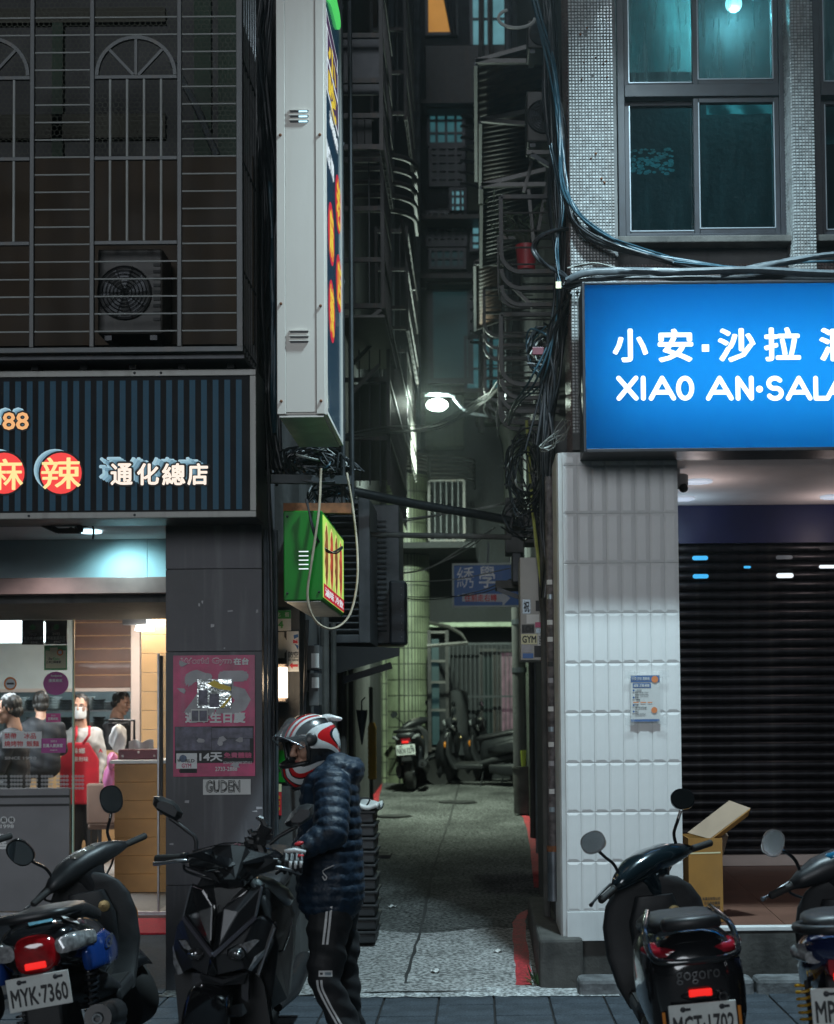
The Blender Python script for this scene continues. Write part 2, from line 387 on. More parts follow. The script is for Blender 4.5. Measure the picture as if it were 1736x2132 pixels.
# pale washed-out concrete lip where the alley meets the pavement
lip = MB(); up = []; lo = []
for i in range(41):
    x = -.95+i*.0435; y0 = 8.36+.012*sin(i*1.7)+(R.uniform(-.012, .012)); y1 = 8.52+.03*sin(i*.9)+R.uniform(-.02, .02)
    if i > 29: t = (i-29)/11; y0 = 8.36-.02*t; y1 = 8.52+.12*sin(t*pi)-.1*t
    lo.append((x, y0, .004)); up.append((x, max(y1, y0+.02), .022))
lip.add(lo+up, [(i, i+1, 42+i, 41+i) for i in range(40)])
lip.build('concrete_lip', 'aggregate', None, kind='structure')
for n, (px, py, r) in enumerate(((951, 1671, .23), (820, 1700, .2))):
    p = gpx(px, py); c = T('manhole_cover', ('round dark manhole cover set on the alley floor crack', 'round dark manhole cover by the left alley wall')[n], 'manhole cover', p+Vector((0, 0, .008)), 'covers in the alley floor')
    MB().lathe([(r, -.03), (r, .008), (r-.015, .012), (0, .012)], p+Vector((0, 0, .008)), n=28).build('lid', 'iron', c, smooth=True)
    MB().lathe([(r+.03, -.03), (r+.03, .006), (r+.004, .006), (r+.004, -.03)], p+Vector((0, 0, .004)), n=28).build('rim', 'iron', c, smooth=True)
# drain grates
for n, (px, py, sx, sy) in enumerate(((325, 2004, .2, .42), (755, 1945, .16, .5), (790, 1782, .2, .3))):
    p = gpx(px, py) if n else W(px, py, 8.9); p.z = (gz(p.y)+.02) if n else .016
    g = T('drain_grate', ('black slotted drain grate in the pavement beside the stone pillar', 'dark drain grate along the left alley edge behind the rider', 'dark drain grate at the left alley wall further in')[n], 'drain grate', p, 'drain grates')
    m = MB()
    for a in (-1, 1): m.box(p.x+a*sx/2-.012, p.x+a*sx/2+.012, p.y-sy/2, p.y+sy/2, p.z-.03, p.z+.006).box(p.x-sx/2, p.x+sx/2, p.y+a*sy/2-.012, p.y+a*sy/2+.012, p.z-.03, p.z+.0055)
    m.build('frame', 'iron', g); s0 = None
    for i in range(7):
        y = p.y-sy/2+sy*(i+1)/8
        if not s0: s0 = MB().box(p.x-sx/2, p.x+sx/2, y-.012, y+.012, p.z-.02, p.z+.004).build('slat', 'iron', g)
        else: again('slat', s0, (p.x, y, p.z-.02), g)

# ------------------------------------------------------------------ RIGHT BUILDING
YF = 8.6
rb = T('shop_building', 'tiled corner building on the right with teal windows above a closed shop', 'building', (3, 9, 0))
bx('wall', 'dark_wall', rb, .62, 9, 9.36, 9.6, 3.35, 14)          # inner backing of the facade round the window openings
x_s = W(1185, 300, 8.73).x; x_e = W(1284, 300, 8.73).x
wl, wr = W(1284, 250, 8.98).x, W(1634, 250, 8.98).x
p2l, p2r = W(1650, 300, 8.73).x, W(1691, 300, 8.73).x
zs = W(1450, 497, 8.9).z                                             # sill
bx('wall', 'mosaic_grout', rb, x_s, x_e, 8.735, 9.35, 3.2, 8.2)
bx('wall', 'mosaic_grout', rb, p2l, p2r, 8.735, 9.35, 3.3, 8.2)
bx('wall', 'mosaic_grout', rb, x_e, p2l, 8.905, 9.35, 3.3, zs-.02)
bx('wall', 'mosaic_grout', rb, p2r, 4.7, 8.905, 9.35, 3.3, zs-.02)
bx('wall', 'mosaic_grout', rb, 4.71, 9, 8.735, 9.35, 0, 12)
bx('wall', 'mosaic_grout', rb, x_s, 9, 8.735, 9.35, 8.21, 12)
bx('window_sill', 'old_concrete', rb, x_e+.002, p2l-.002, 8.78, 9.02, zs-.06, zs-.018, bevel=.006)
bx('window_sill', 'old_concrete', rb, p2r+.002, 4.49, 8.78, 9.02, zs-.06, zs-.018, bevel=.006)
def mosaic(mb, o, u, v, n, nu, nv, p, skip=.004, t=.006):
    """raised glazed tiles, pitch p, over the plane o + u*i + v*j"""
    o, u, v, n = Vector(o), Vector(u), Vector(v), Vector(n)
    for i in range(nu):
        for j in range(nv):
            if R.random() < skip: continue
            a = o+u*(i*p+.0018)+v*(j*p+.0018); w1 = p-.0036; q = .0028; j_ = n*R.uniform(-.0008, .0008)
            base = [a, a+u*w1, a+u*w1+v*w1, a+v*w1]; top = [a+u*q+v*q, a+u*(w1-q)+v*q, a+u*(w1-q)+v*(w1-q), a+u*q+v*(w1-q)]
            mb.add(base+[x+n*t+j_ for x in top], [(4, 5, 6, 7), (0, 1, 5, 4), (1, 2, 6, 5), (2, 3, 7, 6), (3, 0, 4, 7)])
    return mb
PT = .0195
mm = mosaic(MB(), (x_s, 8.735, 3.3), (1, 0, 0), (0, 0, 1), (0, -1, 0), int((x_e-x_s)/PT), 176, PT)
mosaic(mm, (p2l, 8.735, 3.9), (1, 0, 0), (0, 0, 1), (0, -1, 0), int((p2r-p2l)/PT)+1, 145, PT)
mosaic(mm, (p2l, 8.735+.0195*12, 3.9), (0, -1, 0), (0, 0, 1), (-1, 0, 0), 12, 145, PT)
mm.build('mosaic_tile', 'mosaic', rb, kind='stuff')
mm = mosaic(MB(), (x_e, 8.905, 3.72), (1, 0, 0), (0, 0, 1), (0, -1, 0), int((p2l-x_e)/PT), 34, PT, .02)
mosaic(mm, (p2r, 8.905, 3.72), (1, 0, 0), (0, 0, 1), (0, -1, 0), 40, 34, PT, .02)
mosaic(mm, (x_s, 9.3, 3.0), (0, -1, 0), (0, 0, 1), (-1, 0, 0), 28, 190, PT, .02)
mm.build('mosaic_tile', 'mosaic_brown', rb, kind='stuff')
# holes and rusty fixings in the tiled strip
m = MB()
for px, py in ((1222, 58), (1208, 72), (1240, 120), (1215, 130), (1262, 127), (1256, 133), (1264, 160), (1211, 165), (1230, 330), (1240, 320), (1252, 372), (1258, 380)):
    p = W(px, py, 8.728); m.lathe([(R.uniform(.005, .009), 0), (.002, -.012)], p, 'y', 7)
m.build('fixing', 'rust', rb, kind='stuff')
# windows
def win_pane(par, x0, x1, z0, z1, y, glass='window_glass', r=.03):
    f = .034
    fr = MB().box(x0, x0+f, y-.02, y+.02, z0, z1).box(x1-f, x1, y-.02, y+.02, z0, z1).box(x0+f, x1-f, y-.02, y+.02, z0, z0+f*1.1).box(x0+f, x1-f, y-.02, y+.02, z1-f, z1)
    w_ = fr.build('sash', 'dark_alu', par, bevel=.003)
    q = MB(); inset = x0+f-.004, x1-f+.004, z0+f*1.1-.004, z1-f+.004
    q.box(inset[0], inset[1], y-.003, y+.003, inset[2], inset[3]); return q.build('pane', glass, par)
M('gasket', (.3, .36, .4), .3, .4, var=.1)
def window(x0, x1, z0, z1, zm, y, xm):
    wd = T('window', '', '', (0, 0, 0)); del wd['label'], wd['category']
    wd.parent = rb; wd.location = Vector((x0, y, z0))-WL[rb.name]; WL[wd.name] = Vector((x0, y, z0))
    f = .045
    MB().box(x0, x0+f, y-.05, y+.07, z0, z1).box(x1-f, x1, y-.05, y+.07, z0, z1).box(x0+f, x1-f, y-.05, y+.07, z0, z0+f).box(x0+f, x1-f, y-.055, y+.07, zm-.04, zm+.04)\
      .box(x0+f, x1-f, y-.05, y+.07, z1-f, z1).box(xm-.012, xm+.012, y-.035, y+.06, z0+f, zm-.04).box(xm-.012, xm+.012, y-.035, y+.06, zm+.04, z1-f).build('frame', 'dark_alu', wd, bevel=.003)
    for a, b, c, d, yy in ((x0+f, xm+.015, z0+f, zm-.04, y+.025), (xm-.03, x1-f, z0+f, zm-.04, y-.018), (x0+f, xm+.015, zm+.04, z1-f, y+.025), (xm-.03, x1-f, zm+.04, z1-f, y-.018)):
        win_pane(wd, a, b, c, d, yy, 'frosted_glass' if c > zm else 'window_glass')
        k = .034; g = MB()
        for s0, s1 in (((a+k, c+k), (b-k, c+k)), ((b-k, c+k), (b-k, d-k)), ((a+k, d-k), (a+k, c+k))): g.bar((s0[0], yy-.022, s0[1]), (s1[0], yy-.022, s1[1]), .006)
        g.build('gasket', 'gasket', wd)
    return wd
zt = W(1450, 0, 8.98).z+1.1; zm = W(1450, 195, 8.98).z
window(wl, wr, zs, zt, zm, 8.98, W(1451, 250, 8.98).x)
xw2 = W(1691, 250, 8.98).x
window(xw2, xw2+1.0, zs, zt, zm, 8.98, xw2+.5)
# the rooms behind the panes
M('room_wall', (.26, .36, .36), .8, var=.15, vs=2)
M('curtain', (.4, .55, .52), .8, var=.12, vs=4)
M('lace', (.55, .6, .58), .8, var=.5, vs=40)
M('carton', (.3, .27, .24), .8, var=.2)
bx('room_wall', 'room_wall', rb, 1.0, 4.5, 11.4, 11.5, 4.0, 9.0)
bx('room_wall', 'room_wall', rb, .98, 1.05, 9.62, 11.39, 4.0, 9.0)
bx('room_floor', 'dark_wall', rb, 1.0, 4.5, 9.36, 11.5, 3.92, 3.99)
cz = W(1540, 165, 9.2)
def drape(x0, x1, z0, z1, y, k=60): return MB().grid(lambda u, v: (x0+(x1-x0)*u, y+.006*sin(u*k*.5+2*sin(v*2)), z0+(z1-z0)*v), 70, 6)
xa, xb_, za, zb_ = RC(1440, -140, 1640, 190, 9.6); drape(xa, xb_, za, zb_, 9.6, 26).build('curtain', 'curtain', rb, smooth=180)
xa, xb_, za, zb_ = RC(1290, -140, 1440, 150, 9.3); drape(xa, xb_, za, zb_, 9.3, 14).build('curtain', 'curtain', rb, smooth=180)
xa, xb_, za, zb_ = RC(1458, 232, 1620, 270, 9.5); drape(xa, xb_, za, zb_, 9.25, 30).build('curtain', 'curtain', rb, smooth=180)
xa, xb_, za, zb_ = RC(1692, -140, 1800, 300, 9.3); drape(xa, xb_, za, zb_, 9.3, 18).build('curtain', 'curtain', rb, smooth=180)
a = RC(1312, 310, 1400, 362, 9.3)
q = MB()
for i in range(90):
    x = R.uniform(a[0], a[1]); z = R.uniform(a[2], a[3]); r = R.uniform(.008, .02); disc(q, (x, 9.3+R.uniform(0, .01), z), r, 7, r*.6)
q.build('lace_panel', 'lace', rb, kind='stuff')
GLOW('room_bulb', (.8, 1, 1), 7); rlp = W(1527, 8, 9.25)
rl_ = T('room_lamp', 'bright bulb glaring behind the upper right pane of the lit window', 'lamp', rlp); MB().ell(rlp, (.055, .05, .055)).build('bulb', 'room_bulb', rl_, smooth=True); MB().tube([rlp+Vector((0, 0, .05)), rlp+Vector((0, 0, 1.2))], .006).build('flex', 'black', rl_)
light('POINT', rlp+Vector((0, -.02, -.08)), 75, (.55, .92, 1), rl_, .06)
for py in (270, 395): a = RC(1295, py, 1440, py+10, 9.45); bx('shelf', 'room_wall', rb, a[0], a[1], 9.4, 9.65, a[2], a[3])
a = RC(1330, 415, 1440, 490, 9.4); G('cardboard_carton', 'pale carton standing inside the lower left pane of the big upper window', 'box', MB().box(a[0], a[1], 9.38, 9.6, a[2]-.1, a[3]), 'carton', bevel=.004)
# pillar with bevelled white tiles
pl = T('pillar', '', '', (0, 0, 0)); del pl['label'], pl['category']
X0, X1 = W(1176, 1450, YF).x, W(1417, 1450, YF).x; Z0 = W(1300, 1958, YF).z; ZT = W(1300, 940, YF).z
pl.parent = rb; pl.location = Vector((X0, YF, Z0))-WL[rb.name]; WL[pl.name] = Vector((X0, YF, Z0))
MB().prism([(X0, YF+.012), (X1, YF+.012), (X1, YF+.62), (X0-.035, YF+.62), (X0-.035, YF+.06), (X0-.025, YF+.03)], 'z', Z0, ZT).build('core', 'white_render', pl)
nrow = 0; zrow = [W(1300, y, YF).z for y in (1896, 1793, 1690, 1587, 1483, 1379.5, 1275.5, 1171.5, 1068, 968, 944)]
tw = (X1-X0)/8; tcache = {}
for r_ in range(10):
    z0, z1 = zrow[r_], zrow[r_+1]
    for c_ in range(8):
        x0 = X0+c_*tw; key = 1 if r_ == 9 else 0; loc = (x0+tw/2, YF+.003, z0)
        if key in tcache and abs(tcache[key][1]-(z1-z0)) < .4: 
            o = again('tile', tcache[key][0], loc, pl); o.scale.z = (z1-z0)/tcache[key][1]; o.location.y += R.uniform(-.0008, .0008); continue
        g = .0009; h = z1-z0; t = .008; bxl, bxr, bz = .014, .024, .017
        b4 = [(x0+g, YF+.012, z0+g), (x0+tw-g, YF+.012, z0+g), (x0+tw-g, YF+.012, z1-g), (x0+g, YF+.012, z1-g)]
        t4 = [(x0+bxl, YF+.012-t, z0+bz), (x0+tw-bxr, YF+.012-t, z0+bz), (x0+tw-bxr, YF+.012-t, z1-bz), (x0+bxl, YF+.012-t, z1-bz)]
        e4 = [(a_, YF+.008, c__) for a_, b_, c__ in b4]
        o = MB().add(b4+e4+t4, [(8, 9, 10, 11), (4, 5, 9, 8), (5, 6, 10, 9), (6, 7, 11, 10), (7, 4, 8, 11), (0, 1, 5, 4), (1, 2, 6, 5), (2, 3, 7, 6), (3, 0, 4, 7)]).build('tile', 'white_tile', pl)
        tcache[key] = (o, h); o.location = Vector(loc)-WL[pl.name]; o.location.y = YF+.001-WL[pl.name].y
bx('plinth', 'white_render', pl, X0-.002, X1, YF-.006, YF+.0115, Z0, zrow[0]-.002, bevel=.003)
# shop recess
YS = 11.0
xr = 4.2; fl = .35; flb = W(1600, 1800, YS).z; cz = W(1600, 1052, YS).z
bx('wall', 'grey_wall', rb, X1, X1+.05, 9.23, YS, fl, cz)
bx('wall', 'grey_wall', rb, xr+.3, xr+.5, 8.7, YS+.3, 0, cz+.3)
bx('wall', 'grey_wall', rb, X0-.03, X1-.002, 9.225, 12, 0, cz+.3)
bx('ceiling', 'ceiling_white', rb, X1+.002, xr+.3, 9.0, YS, cz, cz+.06)
bx('beam', 'ceiling_white', rb, X1+.002, xr+.3, 8.66, 9.0, cz-.035, cz+.4)
bx('lintel', 'navy', rb, X1+.052, xr+.3, YS-.04, YS+.06, W(1600, 1131, YS).z, cz-.002)
fz = MB().add([(X1-.9, YF-.01, .26), (xr+.5, YF-.01, .26), (xr+.5, YS+.3, .26), (X1-.9, YS+.3, .26), (X1-.9, YF-.01, fl-.004), (xr+.5, YF-.01, fl-.004), (xr+.5, YS+.3, flb-.004+.012), (X1-.9, YS+.3, flb+.008)],
    [(3, 2, 1, 0), (4, 5, 6, 7), (0, 1, 5, 4), (1, 2, 6, 5), (2, 3, 7, 6), (3, 0, 4, 7)])
# keep the floor clear of the pillar
fz.v = [(max(x, X1+.004) if y < 9.3 or True else x, y, z) for x, y, z in fz.v]
flo = fz.build('shop_floor', 'grout', rb)
sl = (flb-fl)/(YS-YF); t0 = None
for i in range(4):
    for j in range(4):
        xa = X1+.006+i*.602; ya = YF+.05+j*.602
        if ya+.6 > YS-.06: hh = YS-.06-ya
        else: hh = .6
        z = fl+(ya-YF)*sl
        MB().add([(xa, ya, z), (xa+.598, ya, z), (xa+.598, ya+hh-.004, z+hh*sl), (xa, ya+hh-.004, z+hh*sl)], [(0, 1, 2, 3)]).build('tile', 'brown_tile', flo, solid=.008)
bx('step_edge', 'white_render', rb, X1+.003, xr+.5, YF-.03, YF+.048, fl-.022, fl+.003, bevel=.004)
bx('threshold', 'beige_trim', rb, X1+.053, xr+.3, YS-.06, YS+.05, flb, W(1600, 1778, YS).z)
bx('step', 'old_concrete', rb, X0+.02, xr+.6, YF+.02, YF+.5, .0, Z0-.004, bevel=.01)
bx('step', 'old_concrete', rb, X1+.003, xr+.6, YF-.025, YF+.015, .0, fl-.03, bevel=.01)
bx('ledge', 'old_concrete', rb, .345, .6, 8.52, 10.5, -.05, .3, bevel=.02)
k = MB()
for i in range(9):
    x = .56+i*.34; k.box(x, x+.325, 8.37-R.uniform(0, .01), 8.555, -.05, .085+R.uniform(-.008, .008))
k.build('worn_kerb_stones', 'worn_kerb', None, bevel=.025, kind='structure')
# downlights in the soffit, their glow and point lights added to brighten the recess
for n, (px, py) in enumerate(((1452, 1001), (1418, 1037), (1736, 1033))):
    v = W(px, py, 9.9); d = Vector((0, 0, CAMZ)); t = (cz-.002-CAMZ)/(v.z-CAMZ); c = d+(v-d)*t
    GLOW('downlight_lens', (.75, .85, 1), .5); q = MB().lathe([(.1, -.001), (.1, -.012), (.075, -.014), (.075, -.003), (0, -.004)], c, n=24).build('downlight', 'downlight_lens', rb, smooth=True)
    light('POINT', c+Vector((0, 0, -.25)), 2.2, ((1, .82, .78), (.6, .82, 1), (1, .8, .76))[n], rb, .08)
c = W(1418, 1003, 9.35); cc = T('security_camera', 'small white security camera under the soffit by the white tiled pillar', 'camera', c)
MB().lathe([(.035, 0), (.045, .03), (.045, .09), (.03, .1)], c-Vector((0, 0, .05)), n=14).build('housing', 'white_render', cc, smooth=True)
MB().ell(c+Vector((.01, -.03, -.045)), (.03, .03, .03)).build('lens', 'black', cc, smooth=True)
MB().box(c.x-.04, c.x-.01, c.y-.02, c.y+.02, c.z, c.z+.12).build('bracket', 'white_render', cc)

# rolling shutter
zt_, zb0 = W(1600, 1131, YS).z, W(1600, 1779, YS).z; n = 33; ph = (zt_-zb0)/n; xl = X1+.06
sh = T('roller_shutter', 'closed black roller shutter of the shop under the blue sign', 'roller shutter', (xl, YS, zb0))
prof = [(0, 0), (-.012, ph*.06), (-.022, ph*.3), (-.024, ph*.55), (-.016, ph*.82), (-.004, ph*.93), (0, ph*.99), (.012, ph*.99), (.012, 0)]
s0 = None
for i in range(n):
    z = zb0+i*ph
    if not s0: s0 = MB().prism([(YS+a, z+b) for a, b in prof], 'x', xl, xr+.3).build('slat', 'shutter_metal', sh, smooth=50)
    else: o = again('slat', s0, ((xl+xr+.3)/2, WL[s0.name].y+R.uniform(-.003, .003), z), sh); o.rotation_euler = (R.uniform(-.05, .05), 0, R.uniform(-.0006, .0006))
GLOW('slot_blue', (.06, .5, .95), .9); GLOW('slot_white', (.85, .95, 1), 1.1)
def slot(a, b, c, d, mt):
    x0, x1, z0, z1 = RC(a, b, c, d, YS-.027); h = (z1-z0)/2; P = []
    for i in range(9): t = -pi/2+pi*i/8; P.append((x1-h+h*cos(t), (z0+z1)/2+h*sin(t)))
    for i in range(9): t = pi/2+pi*i/8; P.append((x0+h+h*cos(t), (z0+z1)/2+h*sin(t)))
    MB().prism(P, 'y', YS-.027, YS-.023).build('slot_window', mt, sh)
for q in ((1441, 1157, 1474, 1166, 'slot_blue'), (1442, 1195, 1475, 1204, 'slot_blue'), (1616, 1193, 1652, 1203, 'slot_white'), (1705, 1176, 1745, 1183, 'slot_white'), (1548, 1178, 1563, 1183, 'slot_blue'), (1615, 1156, 1650, 1164, 'gasket'), (1526, 1137, 1562, 1145, 'dark_alu'), (1705, 1137, 1740, 1145, 'dark_alu')): slot(*q)
bx('side_channel', 'dark_alu', sh, xl-.008, xl+.03, YS-.05, YS-.03, zb0, zt_)

# ------------------------------------------------------------------ BLUE LIGHTBOX SIGN
x0, x1, z0, z1 = RC(1217, 590, 1216+1100, 936, 8.27)
z1 = W(1450, 590, 8.27).z; z0 = W(1450, 934, 8.27).z
bs = T('shop_sign', 'glowing blue lightbox sign with white lettering over the closed shop', 'shop sign', (x0, 8.3, z0))
M('cabinet_inside', (.8, .8, .8), .7, var=0)
MB().box(x0-.008, x1, 8.58, 8.6, z0-.008, z1+.008).box(x0-.008, x0+.001, 8.29, 8.579, z0-.007, z1+.007).box(x0+.0015, x1, 8.29, 8.579, z1-.001, z1+.008).box(x0+.0015, x1, 8.29, 8.579, z0-.008, z0+.001).build('cabinet', 'dark_alu', bs)
bx('cabinet_lining', 'cabinet_inside', bs, x0+.004, x1, 8.56, 8.575, z0+.004, z1-.004)
GLOW('tube_lit', (.85, .95, 1), 1.5)
for k_ in (.36, .64):
    zt_ = z0+(z1-z0)*k_; MB().tube([(x0+.12, 8.5, zt_), (x1, 8.5, zt_)], .014, 8).build('tube', 'tube_lit', bs, smooth=True)
    light('AREA', ((x0+x1)/2+.06, 8.475, zt_), 8.6, (.85, .95, 1), bs, x1-x0-.14, (radians(90), 0, 0), sy=.05)
m = MB().box(x0-.012, x0+.004, 8.262, 8.289, z0-.014, z1+.012).box(x0+.0045, x1, 8.262, 8.289, z1-.002, z1+.012).box(x0+.0045, x1, 8.262, 8.289, z0-.016, z0+.003)
m.build('trim', 'dark_alu', bs, bevel=.002)
GLOW('sign_blue', (.0, .185, .56), 1.0, .12, .9); MATS['sign_blue'].node_tree.nodes['Principled BSDF'].inputs['Base Color'].default_value = (0, .01, .03, 1); MATS['sign_blue'].node_tree.nodes['Principled BSDF'].inputs['Specular IOR Level'].default_value = .0; GLOW('sign_white', (.93, .97, 1), 1.25)
m_ = bpy.data.materials.new('acrylic_blue'); m_.use_nodes = True; n_ = m_.node_tree; n_.nodes.remove(n_.nodes['Principled BSDF']); MATS['acrylic_blue'] = m_
t_ = n_.nodes.new('ShaderNodeBsdfTranslucent'); t_.inputs[0].default_value = (.012, .27, .62, 1); d_ = n_.nodes.new('ShaderNodeBsdfDiffuse'); d_.inputs[0].default_value = (.0, .015, .05, 1); a_ = n_.nodes.new('ShaderNodeAddShader')
n_.links.new(t_.outputs[0], a_.inputs[0]); n_.links.new(d_.outputs[0], a_.inputs[1]); n_.links.new(a_.outputs[0], n_.nodes['Material Output'].inputs[0])
quadmb(x0+.005, x1, z0+.004, z1-.003, 8.274).build('panel', 'acrylic_blue', bs)
m = MB()
for ch, a, b, c, d in (('小', 1275, 684, 1349, 754), ('安', 1369, 684, 1443, 754), ('沙', 1494, 683, 1573, 754), ('拉', 1590, 681, 1667, 752), ('潤', 1705, 682, 1790, 752)):
    text(m, ch, fpx(a, b, c, d, 8.266), bold=.036)
a = RC(1461, 717, 1476, 732, 8.266); m.add([(a[0], 8.266, a[2]), (a[1], 8.266, a[2]), (a[1], 8.266, a[3]), (a[0], 8.266, a[3])], [(0, 1, 2, 3)])
def strokes(m, segs, fn, r, y):
    for s_ in segs:
        pts = [Vector(fn(*p)) for p in s_]
        for p, q in zip(pts, pts[1:]):
            d = q-p; nrm = Vector((d.z, 0, -d.x)).normalized()*r; m.add([p-nrm, q-nrm, q+nrm, p+nrm], [(0, 1, 2, 3)])
        for p in pts: disc(m, (p.x, y-.0003-.00002*len(m.v) % .0006, p.z), r, 14)
def arc(cx, cy, rx, ry, a0, a1, n=14): return [(cx+rx*cos(radians(a0+(a1-a0)*i/n)), cy+ry*sin(radians(a0+(a1-a0)*i/n))) for i in range(n+1)]
LET = {'X': [[(0, 0), (1, 1)], [(0, 1), (1, 0)]], 'I': [[(.5, 0), (.5, 1)]], 'A': [[(0, 0), (.5, 1), (1, 0)], [(.22, .3), (.78, .3)]], 'O': [arc(.5, .5, .5, .5, 0, 360, 26)],
       'N': [[(0, 0), (0, 1), (1, 0), (1, 1)]], 'S': [arc(.5, .74, .46, .26, 35, 250, 10)+arc(.5, .25, .48, .26, 70, -150, 12)], 'L': [[(0, 1), (0, 0), (1, 0)]], 'D': [[(0, 0), (0, 1)]+arc(.3, .5, .7, .5, 90, -90, 12)+[(0, 0)]]}
for ch, a, c in (('X', 1288, 1324), ('I', 1337, 1339), ('A', 1355, 1402), ('O', 1412, 1440), ('A', 1474, 1522), ('N', 1536, 1564), ('S', 1599, 1627), ('A', 1640, 1686), ('L', 1698, 1720), ('A', 1722, 1768)):
    if ch == 'I': a, c = 1329, 1349
    strokes(m, LET[ch], fpx(a, 787, c, 829, 8.265), .0138, 8.265)
p = W(1581, 810, 8.264); disc(m, p, .02)
m.build('lettering', 'sign_white', bs)

# ------------------------------------------------------------------ LEFT BUILDING
lb = T('restaurant_building', 'dark building on the left with a lit noodle shop below a caged balcony', 'building', (-3, 9, 0))
sx0, sx1 = W(345, 1560, YF).x, W(546, 1560, YF).x; zc = W(445, 1083, YF).z
pr = T('pillar', '', '', (0, 0, 0)); del pr['label'], pr['category']; pr.parent = lb; pr.location = Vector((sx0, YF, 0))-WL[lb.name]; WL[pr.name] = Vector((sx0, YF, 0))
bx('core', 'grout', pr, sx0+.004, sx1-.004, YF+.02, YF+.55, -.05, 3.6)
zj = [0.0, W(445, 1842, YF).z, W(445, 1356, YF).z, W(445, 1184, YF).z, 3.5]
for a, b in zip(zj, zj[1:]):
    MB().box(sx0, sx1, YF, YF+.019, a+.0015, b-.0015).box(sx0, sx0+.003, YF+.0195, YF+.55, a+.0015, b-.0015).box(sx1-.003, sx1, YF+.0195, YF+.55, a+.0015, b-.0015).build('slab', 'stone_slab', pr, bevel=.002, seg=1)
# upper storey
lz = W(250, 768, 8.6).z
bx('wall', 'dark_wall', lb, -7, sx1-.02, 8.62, 8.9, 3.45, W(250, 328, 8.62).z)
M('board_brown', (.042, .024, .009), .7, var=.25, vs=3, streak=.4)
bx('board_panel', 'board_brown', lb, -7, sx1-.03, 8.5, 8.53, W(250, 718, 8.5).z, W(250, 326, 8.5).z)
M('green_dark', (.025, .05, .03), .7, var=.4, vs=4)
M('cream_rail', (.05, .047, .033), .7, var=.2)
zw0, zw1 = W(250, 330, 8.75).z, 9.5
bx('wall', 'black', lb, -7, sx1-.02, 9.6, 9.7, zw0-.3, zw1)
for a, b, c, d in ((-60, 240, 345, 290), (-60, 20, 345, 50), (110, 50, 132, 330), (405, -100, 440, 330), (455, -100, 520, 330)):
    q = RC(a, b, c, d, 8.72); bx('window_rail', 'cream_rail' if b > -50 and c > 300 and c < 400 else 'green_dark', lb, q[0], q[1], 8.7, 8.76, q[2], q[3])
q = RC(400, 130, 425, 328, 8.68); MB().tube([(q[0]-.12, 8.66, q[3]), ((q[0]+q[1])/2, 8.66, (q[2]+q[3])/2), (q[1]+.08, 8.66, q[2])], .022, 8).build('drain_pipe', 'galv', lb, smooth=True)
# hexagonal wire netting behind the balcony bars
M('net_wire', (.045, .05, .03), .5, .3, var=0)
q = RC(-70, -60, 500, 326, 8.58); hx = MB(); s_ = .0185; j = 0
wd_ = .0012
zz = q[2]
while zz < q[3]:
    i = 0; xx = q[0]+(s_*.866 if j % 2 else 0)
    while xx < q[1]:
        P = [Vector((xx, 8.58, zz)), Vector((xx, 8.58, zz+s_)), Vector((xx+s_*.866, 8.58, zz+s_*1.5)), Vector((xx-s_*.866, 8.58, zz+s_*1.5))]
        for a, b in ((0, 1), (1, 2), (1, 3)):
            d = (P[b]-P[a]).normalized(); n_ = Vector((d.z, 0, -d.x))*wd_; hx.add([P[a]-n_, P[b]-n_, P[b]+n_, P[a]+n_], [(0, 1, 2, 3)])
        xx += s_*1.732
    zz += s_*1.5; j += 1
hx.build('wire_netting', 'net_wire', lb, kind='stuff')
# shop front recess
bx('ceiling', 'ceiling_white', lb, -7, sx0-.002, 8.3, 9.3, 2.752, 2.8)
M('bulkhead', (.36, .47, .5), .75, var=.1, vs=4, bump=.08, bs=200)
zbt = W(170, 1205, 9.3).z
bx('bulkhead', 'bulkhead', lb, -7, W(306, 1150, 9.3).x, 9.3, 9.42, zbt, 2.751)
bx('bulkhead', 'bulkhead', lb, W(307, 1150, 9.3).x, sx0, 9.3, 9.42, zbt, 2.751)
M('beam_wood', (.2, .115, .1), .5, var=.3, vs=5)
bx('beam', 'beam_wood', lb, -7, sx0-.002, 9.2, 9.29, W(170, 1236, 9.2).z, zbt, bevel=.004)
zso = 2.345
bx('soffit', 'grey_wall', lb, -7, sx0-.002, 9.3, 10.9, zso, zbt-.006)
bx('wall', 'grey_wall', lb, sx0, sx1-.02, 9.16, 17.5, 0, 3.5)       # the party wall between the shop and the alley
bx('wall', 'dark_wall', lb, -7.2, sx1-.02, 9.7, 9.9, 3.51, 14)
bx('wall', 'grey_wall', lb, -7.2, -7, 8.6, 17.5, 0, 3.5)
# ------------------------------------------------------------------ restaurant interior
bpy.data.objects.remove(bpy.data.objects['arcade_floor'])
MB().prism([(8.5, -.2), (10.76, -.2), (10.76, .13), (8.5, .012)], 'x', -6.9, sx0+.001).build('arcade_floor', 'paver', None, kind='structure')
M('floor_terrazzo', (.3, .29, .28), .45, var=.2, vs=30)
M('dark_slat', (.13, .06, .04), .4, var=.35, vs=3, coat=.2)
M('slat_edge', (.5, .3, .16), .5, var=.2)
M('light_wood', (.58, .36, .17), .5, var=.15, vs=2)
M('counter_wood', (.48, .24, .07), .5, var=.3, vs=2.5)
M('frost', (.5, .56, .56), .6, var=.08)
M('kitchen', (.16, .19, .2), .7, var=.3)
bx('shop_floor', 'floor_terrazzo', lb, -7, sx0, 10.83, 17.4, -.1, .18)
bx('threshold', 'steel', lb, -7, sx0-.002, 10.765, 10.829, .0, .186, bevel=.004)
bx('riser', 'beam_wood', lb, -7, sx0-.003, 10.74, 10.764, .05, .16)
